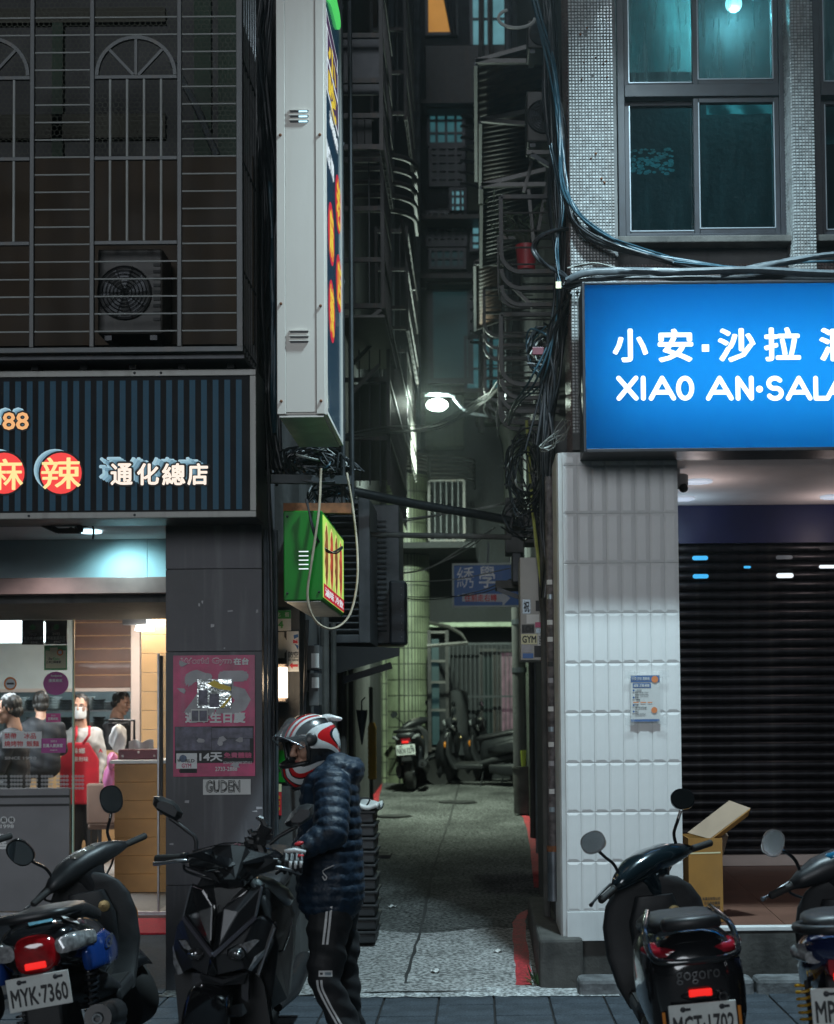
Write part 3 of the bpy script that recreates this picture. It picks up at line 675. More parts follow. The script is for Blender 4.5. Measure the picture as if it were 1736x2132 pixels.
bx('ceiling', 'ceiling_white', lb, -7, sx0, 10.91, 17.4, 2.75, 2.85)
bx('wall', 'kitchen', lb, -7, sx0, 17.41, 17.5, 0, 3)
YP = 15.2
a = RC(-700, 1250, 274, 1436, YP); zp0, zp1 = a[2], 2.74
xsl = W(155, 1360, YP).x
bx('partition', 'frost', lb, -7, xsl, YP, YP+.06, zp0, zp1)
bx('partition', 'black', lb, xsl+.001, a[1], YP+.02, YP+.06, zp0, zp1)
bx('ledge', 'beige_trim', lb, -7, a[1], YP-.05, YP+.1, zp0-.035, zp0)
bx('partition', 'light_wood', lb, -7, a[1], YP, YP+.06, .18, W(200, 1562, YP).z)
pb = None
for i in range(8):
    z0 = zp0+.004+i*.1375
    MB().box(xsl+.002, a[1], YP-.012, YP+.018, z0, z0+.128).build('plank', 'dark_slat', lb, bevel=.004)
    bx('edge_strip', 'slat_edge', lb, xsl+.002, a[1], YP-.006, YP+.016, z0+.1285, z0+.1365)
a = RC(275, 1270, 293, 1570, 15.0); bx('post', 'beige_trim', lb, a[0], a[1], 14.95, 15.15, .18, 2.74)
a = RC(294, 1270, 346, 1800, 14.2)
for i in range(14): z0 = .2+i*.185; bx('plank', 'light_wood', lb, a[0], sx0-.003, 14.2, 14.24, z0, z0+.181, bevel=.003)
NTH = 'first second third fourth fifth sixth seventh eighth ninth tenth eleventh twelfth'.split()
# kitchen shelf with bowls beyond the hatch
for j, py in enumerate((1478, 1520)):
    v = W(150, py, 16.6); bx('kitchen_shelf', 'steel', lb, -6.5, sx0-.3, 16.5, 16.9, v.z-.02, v.z)
    st = None
    for i in range(11):
        x = W(20+i*23, py, 16.6).x; m = MB(); nn = 3+(i*5+j) % 3
        for k in range(nn): m.lathe([(.05, k*.03), (.085, k*.03+.028), (.08, k*.03+.03), (.01, k*.03+.02)], (x, 16.65, v.z+.001), n=12)
        G('bowl_stack', 'stack of %s bowls on the %s kitchen shelf, %s from its left end' % (('steel', 'white', 'grey')[i % 3], ('lower', 'upper')[j == 0], NTH[i]), 'bowls', m, ('steel', 'white_render', 'galv')[i % 3], 'bowl stacks on the kitchen shelves', smooth=True)
# counter
a = RC(238, 1582, 344, 1852, 11.95); ct = T('service_counter', 'tall wooden service counter just inside the noodle shop doorway', 'counter', (a[0], 12.1, .18))
for i in range(7):
    h = (a[3]-.03-.185)/7; MB().box(a[0], sx0-.006, 11.95, 12.5, .185+i*h, .185+(i+1)*h-.0015).build('plank', 'counter_wood', ct, bevel=.002, seg=1)
bx('countertop', 'print_white', ct, a[0]-.03, sx0-.006, 11.92, 12.53, a[3]-.029, a[3], bevel=.006)
tp = W(293, 1579, 12.1); tp.z = a[3]+.001
M('burgundy', (.11, .02, .035), .4, var=.2)
tb = T('tissue_box', 'burgundy leather tissue box with white tissues on the wooden counter', 'tissue box', tp)
MB().box(tp.x-.17, tp.x+.17, 12.02, 12.2, tp.z, tp.z+.085).build('box', 'burgundy', tb, bevel=.01)
MB().grid(lambda u, v: (tp.x-.1+.2*u, 12.11+.02*sin(u*9), tp.z+.086+v*(.05+.03*abs(sin(u*5+.4)))), 14, 4).build('tissue', 'paper', tb, solid=.003)
q = MB()
for i in (-.13, 0, .13): q.lathe([(.01, 0), (.006, -.006), (0, -.008)], (tp.x+i, 12.018, tp.z+.03+(.03 if i == 0 else 0)), 'y', 10)
q.build('stud', 'steel', tb, smooth=True)
def crumple(c, r, seed, n=14, m=10):
    rr = random.Random(seed); ph = [rr.uniform(0, 6) for _ in range(8)]; c = Vector(c)
    def fn(u, v):
        t = pi*(.03+.94*v); a = 2*pi*u; k = 1+.12*sin(a*3+ph[0]+t*2)+.1*sin(a*5+ph[1]-t*4)+.07*sin(a*9+ph[2]+t*7)
        return c+Vector((r[0]*k*sin(t)*cos(a), r[1]*k*sin(t)*sin(a), -r[2]*cos(t)*(1+.05*sin(a*4+ph[3]))))
    return MB().grid(fn, n*2, m*2)
M('bag_white', (.72, .72, .74), .3, var=.12, vs=8); M('bag_pink', (.6, .2, .42), .35, var=.2, vs=8)
p = W(247, 1530, 12.35); G('plastic_bag', 'white plastic carrier bags bunched beside the tissue box', 'plastic bag', crumple(p+Vector((0, 0, -.03)), (.07, .06, .12), 3), 'bag_white', smooth=180)
p = W(234, 1585, 12.65); G('plastic_bag', 'crumpled pink bag tucked behind the counter end', 'plastic bag', crumple(p, (.045, .05, .08), 5), 'bag_pink', smooth=180)
p = W(231, 1625, 12.75); G('plastic_bag', 'purple bag low beside the wooden counter edge', 'plastic bag', crumple(p, (.06, .06, .16), 8), 'bag_pink', smooth=180)
p = W(255, 1500, 12.4)
G('bag_rack', 'dark bar rack above the white carrier bags', 'rack', MB().tube([p+Vector((-.12, 0, 0)), p+Vector((.1, 0, 0)), p+Vector((.1, 0, -.25))], .012).tube([p+Vector((-.12, 0, -.03)), p+Vector((.05, 0, -.03))], .012), 'dark_alu', smooth=True)
# chairs glimpsed behind the waitress
p = W(222, 1640, 13.2); ch = T('dining_chair', 'brown dining chair between the waitress and the wooden counter', 'chair', (p.x, 13.2, .18))
M('chair_fabric', (.16, .11, .09), .8, var=.2)
MB().box(p.x-.18, p.x+.18, 13.18, 13.22, .65, 1.02).build('backrest', 'chair_fabric', ch, bevel=.02); MB().box(p.x-.18, p.x+.18, 13.22, 13.6, .6, .65).build('seat', 'chair_fabric', ch, bevel=.02)
for sx_ in (-1, 1):
    for yy in (13.22, 13.58): bx('leg', 'black', ch, p.x+sx_*.16-.015, p.x+sx_*.16+.015, yy-.015, yy+.015, .181, .6)
# lamps that are lit
GLOW('tube_glow', (.85, .97, 1), 3.0); GLOW('lamp_glow', (1, .95, .85), 2.5); GLOW('cool_glow', (.6, .9, 1), 2.2)
p = W(20, 1312, 12.6); tl = T('ceiling_light', 'glaring fluorescent ceiling panel behind the shop glass', 'ceiling light', (p.x, 12.6, p.z))
bx('diffuser', 'tube_glow', tl, p.x-.75, p.x+.2, 12.2, 13.0, p.z-.09, p.z+.1, bevel=.02)
bx('hanger', 'steel', tl, p.x-.3, p.x-.28, 12.6, 12.62, p.z+.101, 2.749)
light('AREA', (p.x-.3, 12.6, p.z-.13), 50, (.9, .97, 1), tl, .9, (0, 0, 0), sy=.8)
p = W(301, 1298, 12.6); hl = T('hanging_lamp', 'small lit lamp with black mount above the wooden counter', 'lamp', p)
a = RC(285, 1289, 318, 1311, 12.6)
MB().lathe([(.05, .06), (.085, -.06), (.08, -.062), (.0, -.062)], p, n=18).build('shade', 'tube_glow', hl, smooth=True)
MB().box(p.x-.17, p.x+.03, 12.5, 12.56, p.z-.015, p.z+.085).build('mount', 'dark_alu', hl, bevel=.004)
bx('hanger', 'dark_alu', hl, p.x-.01, p.x+.01, 12.52, 12.54, p.z+.086, 2.749)
light('POINT', (p.x+.02, 12.45, p.z-.13), 36, (1, .86, .66), hl, .08)
light('AREA', (-2.9, 14.2, 2.7), 75, (1, .95, .88), None, 1.6, (0, 0, 0), sy=.3).name = 'ceiling_tube_light'
q = T('ceiling_tube', 'long fluorescent tube on the restaurant ceiling over the waitress', 'ceiling light', (-2.9, 14.2, 2.72)); MB().tube([(-3.6, 14.2, 2.72), (-2.2, 14.2, 2.72)], .018, 10).build('tube', 'tube_glow', q, smooth=True)
bpy.data.objects['ceiling_tube_light'].parent = q; bpy.data.objects['ceiling_tube_light'].location = (0, 0, -.05)
light('AREA', (-4, 16.6, 2.6), 22, (.75, .95, 1), q, 1.2, (0, 0, 0), sy=.3).location = (-1.4, 2.2, -.1)
# downlight under the big sign
p = W(186, 1096, 8.85); p.z = 2.75
dl = T('downlight', 'cool white round downlight under the striped sign', 'downlight', p)
MB().lathe([(.075, 0), (.075, -.012), (.058, -.014), (.0, -.012)], p, n=20).build('lens', 'cool_glow', dl, smooth=True)
light('SPOT', p+Vector((.12, 0.2, -.04)), 19, (.5, .92, 1), dl, .05, (radians(28), 0, radians(-8)), 140, 1)
light('SPOT', p+Vector((-.3, 0, -.04)), 30, (.85, .95, 1), dl, .05, (0, 0, 0), 140, .8)  # second spot without a lens, added to brighten the stickers on the glass
# black bracket under the ceiling
tvb = T('ceiling_bracket', 'black metal bracket frame hanging under the striped sign', 'bracket', W(122, 1095, 8.7))
m = MB(); A = [W(75, 1085, 8.55), W(120, 1105, 8.6), W(168, 1105, 8.6), W(165, 1083, 8.55)]
for a, b in zip(A, A[1:]+A[:1]): m.bar(a, b, .03)
m.bar(W(140, 1086, 8.9), W(165, 1100, 8.6), .015).bar(W(155, 1086, 8.9), W(145, 1104, 8.6), .015).bar(W(171, 1096, 8.6), W(190, 1090, 8.6), .02)
m.build('frame', 'black', tvb)
m = MB().tube(spline([W(192, 1092, 8.62), W(195, 1105, 8.62), W(193, 1122, 8.62)]), .006); m.build('loose_cable', 'cable_black', tvb)
# red mat
M('mat_red', (.42, .015, .03), .85, var=.3, vs=60, bump=.4, bs=200)
m = MB(); x0, x1 = W(170, 1915, 10.5).x, sx0-.01; sl_ = (.13-.012)/2.26
fz_ = lambda y: .012+(y-8.5)*sl_
m.add([(x0, 10.18, fz_(10.18)+.002), (x1, 10.18, fz_(10.18)+.002), (x1, 10.72, fz_(10.72)+.002), (x0, 10.72, fz_(10.72)+.002), (x0, 10.18, fz_(10.18)+.014), (x1, 10.18, fz_(10.18)+.014), (x1, 10.72, fz_(10.72)+.014), (x0, 10.72, fz_(10.72)+.014)], [(3, 2, 1, 0), (4, 5, 6, 7), (0, 1, 5, 4), (1, 2, 6, 5), (2, 3, 7, 6), (3, 0, 4, 7)])
G('door_mat', 'red door mat on the pavement at the noodle shop step', 'mat', m, 'mat_red')
# glazed shop front
YG = 10.8; a = RC(-900, 1283, 157, 1645, YG); b = RC(-900, 1645, 146, 1868, YG)
sf = T('shop_window', 'glass shop front over a grey panel with white print', 'shop window', (a[1], YG, .19))
M('panel_grey', (.2, .2, .21), .42, var=.12, vs=3)
bx('panel', 'panel_grey', sf, -6.9, b[1], YG-.02, YG+.02, .19, b[3], bevel=.003)
bx('glazing', 'shop_glass', sf, -6.9, a[1]-.02, YG-.005, YG+.005, b[3]+.001, a[3])
bx('glazing', 'shop_glass', sf, b[1]+.002, a[1]-.02, YG-.005, YG+.005, .19, b[3])
M('glass_edge', (.5, .75, .6), .15, var=.1, coat=.5)
bx('glass_edge', 'glass_edge', sf, a[1]-.0195, a[1]-.008, YG-.012, YG+.012, .19, a[3])
bx('rail', 'dark_alu', sf, -6.9, a[1], YG-.03, YG+.03, a[3]+.001, 2.344)
c = RC(-900, 1659, 146, 1664, YG); d = RC(-900, 1677, 146, 1682, YG)
for q in (c, d): bx('band', 'black', sf, -6.9, b[1]-.001, YG-.0235, YG-.0205, q[2], q[3])
m = MB()
def T_(m, s, px0, py0, px1, py1, Y, bold=0): text(m, s, fpx(px0, py0, px1, py1, Y), bold)
T_(m, '1998', 1, 1716, 29, 1724, YG-.0225, .03)
T_(m, '進', -12, 1735, 15, 1768, YG-.0225, .04)
for cx in (8, 24): p = W(cx, 1707, YG-.0222); disc(m, p, .026)
m.build('lettering', 'print_white', sf)
m = MB(); T_(m, '麻', 3, 1701, 13, 1712, YG-.024, .02); T_(m, '辣', 19, 1701, 29, 1712, YG-.024, .02); m.build('lettering', 'ink', sf)
M('frosted_print', (.6, .62, .63), .6, var=.0, alpha=.5)
m = MB()
for i in range(6):
    for r_ in range(4):
        for k in range(4):
            p = W(-8+i*32+k*6.6, 1616+r_*8.2, YG-.0075); disc(m, p, .013, 8, .012)
m.build('printed_pattern', 'frosted_print', sf, kind='stuff')
m = MB()
T_(m, '1998', 48, 1575, 76, 1581, YG-.0075, .02); T_(m, 'SINCE', 10, 1575, 42, 1581, YG-.0075, .02); m.build('lettering', 'frosted_print', sf)
# stickers on the glass
YT = YG-.007
def card(name, label, px, mat, prints, round_=0, group=None):
    x0, x1, z0, z1 = RC(*px, YT); c = T(name, label, 'sticker', ((x0+x1)/2, YT, z0), group)
    if round_: m = MB().prism([((x0+x1)/2+(x1-x0)/2*cos(t*pi/14), (z0+z1)/2+(z1-z0)/2*sin(t*pi/14)) for t in range(28)], 'y', YT-.002, YT)
    else: m = MB().box(x0, x1, YT-.002, YT, z0, z1)
    m.build('sheet', mat, c)
    for k, (mt, items) in enumerate(prints):
        m = MB()
        for it in items:
            y = YT-.0032-.0008*k
            if isinstance(it[0], str): text(m, it[0], fpx(*it[1:5], y), it[5] if len(it) > 5 else .02)
            elif len(it) == 3: disc(m, W(it[0], it[1], y), it[2])
            else:
                q = RC(*it, y); m.add([(q[0], y, q[2]), (q[1], y, q[2]), (q[1], y, q[3]), (q[0], y, q[3])], [(0, 1, 2, 3)])
        m.build('print', mt, c)
    return c
M('sticker_black', (.018, .022, .03), .4, var=.1); M('sticker_green', (.06, .36, .1), .45, var=.1); M('sticker_cream', (.72, .68, .42), .5, var=.05)
M('sticker_pink', (.6, .03, .24), .45, var=.08); M('sticker_magenta', (.42, .03, .27), .45, var=.08); M('sticker_orange', (.8, .22, .03), .5, var=.05)
M('print_red', (.62, .03, .04), .5, var=.05); M('print_green', (.12, .45, .16), .5, var=0); M('print_blue', (.03, .12, .34), .5, var=.05); M('print_yellow', (.75, .55, .05), .5, var=0)
card('award_sticker', 'black award sticker reading 2023 beside the bright ceiling panel', (46, 1291, 91, 1342), 'sticker_black', [('print_green', [(68, 1306, .02)]), ('print_white', [('2023', 60, 1318, 76, 1323), ('年度嚴選商家', 49, 1325, 88, 1332, .03), ('嚴選商家', 64, 1335, 78, 1339)])])
card('award_sticker', 'black award sticker above the green bordered one near the glass edge', (95, 1291, 140, 1341), 'sticker_black', [('print_green', [(117, 1305, .02)]), ('print_white', [('2022', 109, 1317, 125, 1322), ('年度嚴選商家', 98, 1324, 136, 1331, .03), ('嚴選商家', 112, 1334, 127, 1338)])])
card('award_sticker', 'green bordered cream award sticker below the black one', (92, 1343, 140, 1395), 'sticker_green', [('sticker_cream', [(95, 1354, 137, 1391), (104, 1348, 120, 1356)]), ('ink', [('三年口碑商家', 96, 1375, 127, 1381, .03), ('Uber', 100, 1368, 110, 1374)]), ('print_green', [('Eats', 111, 1368, 124, 1374)]), ('sticker_orange', [(125, 1358, .024)]), ('print_white', [(125, 1358, .014)])])
card('round_sticker', 'round purple delivery sticker on the shop glass', (90, 1398, 143, 1447), 'sticker_magenta', [('print_white', [('foodpanda', 106, 1404, 129, 1410), ('優質商家', 101, 1413, 130, 1420, .03)])], 1)
card('delivery_sticker', 'pink delivery sticker below the round purple one', (96, 1485, 126, 1503), 'sticker_pink', [('print_white', [('2022', 106, 1488, 115, 1491), ('百萬商家', 100, 1493, 121, 1499, .03)])])
card('delivery_sticker', 'wide magenta delivery sticker reading 2021 at the foot of the glass', (86, 1537, 137, 1567), 'sticker_magenta', [('print_white', [('2021', 105, 1541, 118, 1545), ('百萬人氣商家', 89, 1548, 131, 1556, .04), ('foodpanda', 104, 1560, 119, 1563)])])
card('no_smoking_sticker', 'round orange and white no smoking sticker on the shop glass', (8, 1409, 35, 1437), 'sticker_orange', [('print_white', [(21.5, 1423, .036)]), ('ink', [(14, 1421, 29, 1425)])], 1)
p0, p1 = W(13, 1414, YT-.006), W(30, 1432, YT-.006)
card('notice', 'white notice with red writing stuck on the shop glass', (5, 1523, 87, 1557), 'print_white', [('print_red', [('禁帶', 9, 1526, 34, 1538), ('冰品', 50, 1526, 75, 1538), ('燒烤物', 9, 1542, 48, 1554), ('飯麵', 55, 1542, 81, 1554)])])
# steel door stile beside the pillar
a = RC(329, 1360, 341, 1690, 10.75); ds = T('glass_door', 'folded back glass door with steel edge beside the stone pillar', 'door', (a[0], 10.8, a[2]))
bx('stile', 'steel', ds, a[0], a[0]+.014, 10.72, 10.75, .19, a[3], bevel=.003); bx('glazing', 'shop_glass', ds, a[0]+.004, a[0]+.01, 10.751, 11.6, .2, a[3]-.01); bx('handle', 'black', ds, a[1]-.02, a[1], 10.7, 10.73, a[2]-.02, a[3]-.02)

# ------------------------------------------------------------------ STRIPED SIGN
Y = 8.25; a = RC(-420, 768, 533, 1082, Y); x0, x1, z0, z1 = a; z1 = W(300, 770, Y).z; z0 = W(300, 1078, Y).z
ss = T('shop_sign', 'wide dark sign with blue stripes and red character discs above the noodle shop', 'shop sign', (x0, Y, z0))
f = .036
bx('cabinet', 'dark_alu', ss, x0, x1, Y+.031, 8.59, z0, z1)
M('sign_frame', (.32, .32, .3), .5, .3, var=.15, vs=8, streak=.35, scol=(.1, .09, .07))
m = MB().box(x0, x1, Y, Y+.03, z1-f, z1).box(x0, x1, Y, Y+.03, z0, z0+f).box(x1-f, x1, Y+.001, Y+.03, z0+f, z1-f); m.build('frame', 'sign_frame', ss, bevel=.003)
M('sign_black', (.006, .008, .011), .5, var=.1, spec=.12)
M('stripe_blue', (.014, .048, .078), .5, var=.12, vs=20, emit=(.012, .05, .085), es=.3, spec=.2)
bx('panel', 'sign_black', ss, x0+.01, x1-f-.001, Y+.012, Y+.0305, z0+f+.001, z1-f-.001)
m = MB(); zs0, zs1 = W(300, 1061, Y).z, W(300, 791, Y).z
for i in range(34):
    p = W(612-i*24.25, 930, Y); q = W(624-i*24.25, 930, Y)
    if q.x < x1-f-.005: m.add([(p.x, Y+.0105, zs0), (q.x, Y+.0105, zs0), (q.x, Y+.0105, zs1), (p.x, Y+.0105, zs1)], [(0, 1, 2, 3)])
m.build('stripe_print', 'stripe_blue', ss)
shades = [(.35, .52, .6), (.25, .42, .5), (.15, .28, .36), (.08, .17, .23), (.04, .09, .13)]
for i, c in enumerate(shades): M('shadow_print%d' % i, c, .5, var=0, emit=c, es=.8)
GLOW('char_cream', (1, .86, .74), 1.0); GLOW('char_orange', (1, .5, .2), .85); GLOW('disc_red', (.92, .05, .045), .95); GLOW('char_yellow', (1, .78, .32), 1.0)
y = Y+.009
for i in range(5):
    m = MB(); o = (4-i)/4
    for j, (ch, a, b) in enumerate((('通', 230, 276), ('化', 285, 331), ('總', 337, 386), ('店', 390, 433))):
        text(m, ch, fpx(a-24*o+(4-j)*.0, 964-13*o, b-20*o, 1010-13*o, y-.0008*i), .045)
    for cx in (8, 127): disc(m, W(cx-13*o, 985-7*o, y-.0008*i-.0002), .12)
    text(m, '88', fpx(5-9*o, 858-10*o, 60-8*o, 895-8*o, y-.0008*i), .06)
    m.build('shadow_print', 'shadow_print%d' % i, ss)
m = MB(); y -= .005
for ch, a, b in (('通', 230, 276), ('化', 285, 331), ('總', 337, 386), ('店', 390, 433)): text(m, ch, fpx(a-5, 960, b+5, 1014, y), .075)
for cx in (8, 127): disc(m, W(cx, 985, y), .129)
text(m, '88', fpx(2, 854, 64, 899, y), .08)
m.build('outline_print', 'ink', ss)
m = MB(); y -= .001
for ch, a, b in (('通', 230, 276), ('化', 285, 331), ('總', 337, 386), ('店', 390, 433)): text(m, ch, fpx(a, 964, b, 1010, y), .032)
m.build('lettering', 'char_cream', ss); m = MB(); text(m, '88', fpx(5, 858, 60, 895, y), .025); m.build('lettering', 'char_orange', ss)
m = MB()
for cx in (8, 127): disc(m, W(cx, 985, y-.001), .118)
m.build('disc', 'disc_red', ss); m = MB(); text(m, '麻', fpx(-32, 955, 48, 1020, y-.002), .014); text(m, '辣', fpx(86, 952, 168, 1018, y-.002), .014); m.build('lettering', 'char_yellow', ss)
m = MB()
for px, py in ((335, 776), (280, 1072), (280, 776), (60, 1074)): m.lathe([(.008, 0), (.006, -.005), (0, -.006)], W(px, py, Y-.001), 'y', 8)
m.build('screw', 'dark_alu', ss)

# ------------------------------------------------------------------ BALCONY CAGE
YC = 8.1
M('cage_paint', (.085, .092, .095), .45, .3, var=.2, vs=10, streak=.25, scol=(.15, .1, .06)); M('cage_bar', (.62, .65, .63), .3, .2, var=.15)
cg = T('window_cage', 'grey metal balcony cage with arched panels and a wire bar front', 'balcony cage', W(250, 726, YC))
zb = W(250, 722, YC).z; zt = W(250, -90, YC).z
posts = [66, 191, 373, 499]; pxs = [W(p, 350, YC).x for p in posts]; pxs = [pxs[0]-(pxs[2]-pxs[1])]+pxs
p0 = None
for x in pxs[:-1]:
    if not p0: p0 = MB().box(x-.013, x+.013, YC, YC+.026, zb, zt).build('post', 'cage_paint', cg, bevel=.003)
    else: again('post', p0, (x, YC+.013, zb), cg)
xc = pxs[-1]; bx('post', 'cage_paint', cg, xc-.02, xc+.016, YC-.002, YC+.036, zb-.02, zt, bevel=.003)
bx('rail', 'cage_paint', cg, -5, xc+.017, YC-.004, YC+.04, zb-.032, zb-.0005, bevel=.003)
def hbar(x0, x1, py):
    z = W((x0+x1)/2*0+250, py, YC).z; return MB().tube([(x0, YC+.013, z), (x1, YC+.013, z)], .0045, 6).build('bar', 'cage_bar', cg, smooth=True)
for k in range(19):
    py = 34+36.35*k
    for (xa, xb2, arch) in ((pxs[0], pxs[1], 1), (pxs[1], pxs[2], 0), (pxs[2], pxs[3], 1), (pxs[3], pxs[4], 0), (-5, pxs[0], 0)):
        if arch and 72 < py < 520: continue
        hbar(xa+.013, xb2-.013 if xb2 != pxs[4] else xb2-.02, py)
for (xa, xb2) in ((pxs[0], pxs[1]), (pxs[2], pxs[3])):
    xa += .0135; xb2 -= .0135; z1_, zm_, zl_ = (W(283, q, YC).z for q in (159, 328, 504)); cx = (xa+xb2)/2; r = (xb2-xa)/2-.012
    for z in (z1_, zm_, zl_): bx('rail', 'cage_paint', cg, xa, xb2, YC+.004, YC+.024, z-.011, z+.011, bevel=.002)
    P = [(cx+r*cos(pi*i/20), YC+.013, z1_+.012+r*.98*sin(pi*i/20)) for i in range(21)]
    m = MB()
    for a_, b_ in zip(P, P[1:]): m.bar(a_, b_, .02)
    m.build('arch', 'cage_paint', cg)
    for ang in (45, 90, 135): MB().bar((cx+.02*cos(radians(ang)), YC+.013, z1_+.012), (cx+r*.97*cos(radians(ang)), YC+.013, z1_+.012+r*.95*sin(radians(ang))), .016).build('spoke', 'cage_paint', cg)
    for i in range(4):
        x = xa+(xb2-xa)*(i+.9)/4.85; MB().tube([(x, YC+.013, zl_+.011), (x, YC+.013, zm_-.011)], .0075, 8).build('bar', 'cage_bar', cg, smooth=True); MB().tube([(x, YC+.013, zm_+.011), (x, YC+.013, z1_-.011)], .0075, 8).build('bar', 'cage_bar', cg, smooth=True)
for i in range(6):
    y = YC+.09+i*.085; MB().tube([(xc+.01, y, zb-.02), (xc+.01, y, zt)], .006, 6).build('bar', 'steel', cg, smooth=True)
for py in (120, 330, 560, 715): z = W(510, py, YC).z; MB().bar((xc+.01, YC+.02, z), (xc+.01, 8.6, z), .012).build('side_rail', 'cage_paint', cg)
bx('floor_tray', 'dark_alu', cg, -5, xc+.016, YC+.041, 8.6, zb-.06, zb-.04)
for i in range(12): bx('joist', 'black', cg, xc-.1-i*.28, xc-.06-i*.28, YC+.15, 8.59, zb-.09, zb-.061)
bx('front_lip', 'sign_frame', cg, -5, xc+.016, 8.35, 8.37, z1+.005, z1+.03)
# air conditioner behind the bars
def aircon(label, x0, x1, y0, y1, z0, z1, mat='ac_white', group=None, face='y'):
    M('ac_white', (.028, .025, .021), .5, var=.15, vs=4, streak=.35, scol=(.15, .12, .09)); M('fan_dark', (.008, .008, .008), .6, var=.2)
    o = T('air_conditioner', label, 'air conditioner', ((x0+x1)/2, (y0+y1)/2, z0), group); wd_ = x1-x0; h = z1-z0
    MB().box(x0, x1, y0, y1, z0, z1).build('casing', mat, o, bevel=.012)
    r = min(wd_*.42, h*.4); c = (x0+wd_*.42, y0-.001, z0+h*.48)
    MB().lathe([(r, -.006), (r, -.014), (r*.97, -.016), (r*.96, -.004), (0, -.003)], c, 'y', 28).build('fan_shroud', 'fan_dark', o, smooth=True)
    g = MB()
    for i in range(7): rr = r*(i+1)/7.4; P = [(c[0]+rr*cos(t*pi/14), y0-.018, c[2]+rr*sin(t*pi/14)) for t in range(29)]; g.tube(P, .0022, 4)
    for t in range(10): g.tube([(c[0], y0-.02, c[2]), (c[0]+r*cos(t*pi/5), y0-.02, c[2]+r*sin(t*pi/5))], .002, 4)
    g.build('fan_grille', 'fan_dark', o); m = MB()
    for k in range(5):
        a_ = 2*pi*k/5; m.add([(c[0]+r*.12*cos(a_), y0-.008, c[2]+r*.12*sin(a_)), (c[0]+r*.9*cos(a_), y0-.006, c[2]+r*.9*sin(a_)), (c[0]+r*.9*cos(a_+.8), y0-.012, c[2]+r*.9*sin(a_+.8))], [(0, 1, 2)])
    m.build('fan_blade', 'dark_alu', o)
    for i in range(9): z = z0+h*(.15+.08*i); bx('louvre', 'fan_dark', o, x0+wd_*.86, x1-.012, y0-.006, y0-.001, z, z+h*.035)
    for s_ in (.15, .85): bx('foot', 'dark_alu', o, x0+wd_*s_-.02, x0+wd_*s_+.02, y0+.02, y1-.02, z0-.03, z0-.001)
    return o
a = RC(205, 520, 340, 708, 8.24); aircon('old beige air conditioner standing behind the bars of the big cage', a[0], a[1], 8.22, 8.46, a[2]+.03, a[3])

# ------------------------------------------------------------------ TALL LIGHTBOX
YN, YR = 7.55, 8.44; a = RC(576, 430, 676, 862, YN); x0, x1 = a[0], a[1]; z0 = W(626, 862, YN).z; z1 = W(626, -120, YN).z
M('cream_metal', (.62, .59, .54), .5, .1, var=.06, vs=2, bump=.05, bs=40, streak=.1, scol=(.3, .22, .14))
ts = T('vertical_sign', 'tall cream lightbox sign hung over the alley with coloured side print', 'vertical sign', (x0, YN, z0))
fl_ = .048
bx('cabinet', 'cream_metal', ts, x0+.003, x1-.003, YN+.012, YR, z0, z1)
bx('end_panel', 'cream_metal', ts, x0+fl_, x1-fl_, YN+.004, YN+.0115, z0+.012, z1)
for xa, xb2 in ((x0, x0+fl_-.002), (x1-fl_+.002, x1)): bx('flange', 'cream_metal', ts, xa, xb2, YN, YN+.0115, z0, z1, bevel=.003)
M('underside', (.4, .42, .4), .4, .5, var=.25, vs=8)
bx('base_panel', 'underside', ts, x0+.01, x1-.01, YN+.02, YR-.02, z0-.012, z0-.001)
for py, xo in ((281, 0), (281, 1), (632, 0), (637, 1), (1030*.0+835, 0), (835, 1)):
    c = W(626, py, YN); c.x = x0+.022 if not xo else x1-.022
    MB().lathe([(.0085, 0), (.007, -.006), (0, -.008)], (c.x, YN-.001, c.z), 'y', 8).build('bolt', 'rust', ts)
GLOW('vent_light', (.5, .85, 1), 1.6)
for j, (py, lit) in enumerate(((232, 1), (242.5, 1), (253, 1), (691, 0), (702, 0), (712, 0))):
    q = RC(604, py-1.5, 641, py+1.5, YN); bx('vent', 'dark_alu', ts, q[0], q[1], YN+.0005, YN+.0035, q[2], q[3])
    bx('vent_hood', 'cream_metal', ts, q[0]-.004, q[1]+.004, YN-.008, YN+.0035, q[3]+.0005, q[3]+.006)
    if lit: bx('vent_glow', 'vent_light', ts, q[0]+.045, q[1]-.003, YN-.001, YN+.0002, q[2], q[3])
M('side_navy', (.015, .035, .06), .25, var=.2, vs=3, emit=(.004, .022, .045), es=.8, coat=.5)
bx('side_panel', 'side_navy', ts, x1-.0025, x1+.003, YN+.02, YR-.03, z0+.02, z1)
MB().box(x1-.002, x1+.012, YN+.0125, YN+.019, z0, z1).box(x1-.002, x1+.012, YR-.029, YR, z0, z1).box(x1-.002, x1+.0115, YN+.0195, YR-.0295, z0, z0+.019).build('side_trim', 'cream_metal', ts)
xs_ = x1+.0035
def sidefn(u0, u1, py0, py1, dx=0.):
    """patch of the side face: u along its depth, rows as the photo shows them at the middle of the face"""
    ya, yb = YN+.02+(YR-YN-.05)*u0, YN+.02+(YR-YN-.05)*u1; ym = (ya+yb)/2
    za, zb_ = W(700, py1, ym).z, W(700, py0, ym).z
    return lambda u, v: (xs_+dx, ya+(yb-ya)*u, za+(zb_-za)*v)
def side_disc(m, u, py, r, dx):
    c = sidefn(u, u+.0001, py, py+1, dx)(0, .5); m.add([(c[0], c[1]+r*cos(2*pi*i/26), c[2]+r*sin(2*pi*i/26)) for i in range(26)], [tuple(range(26))])
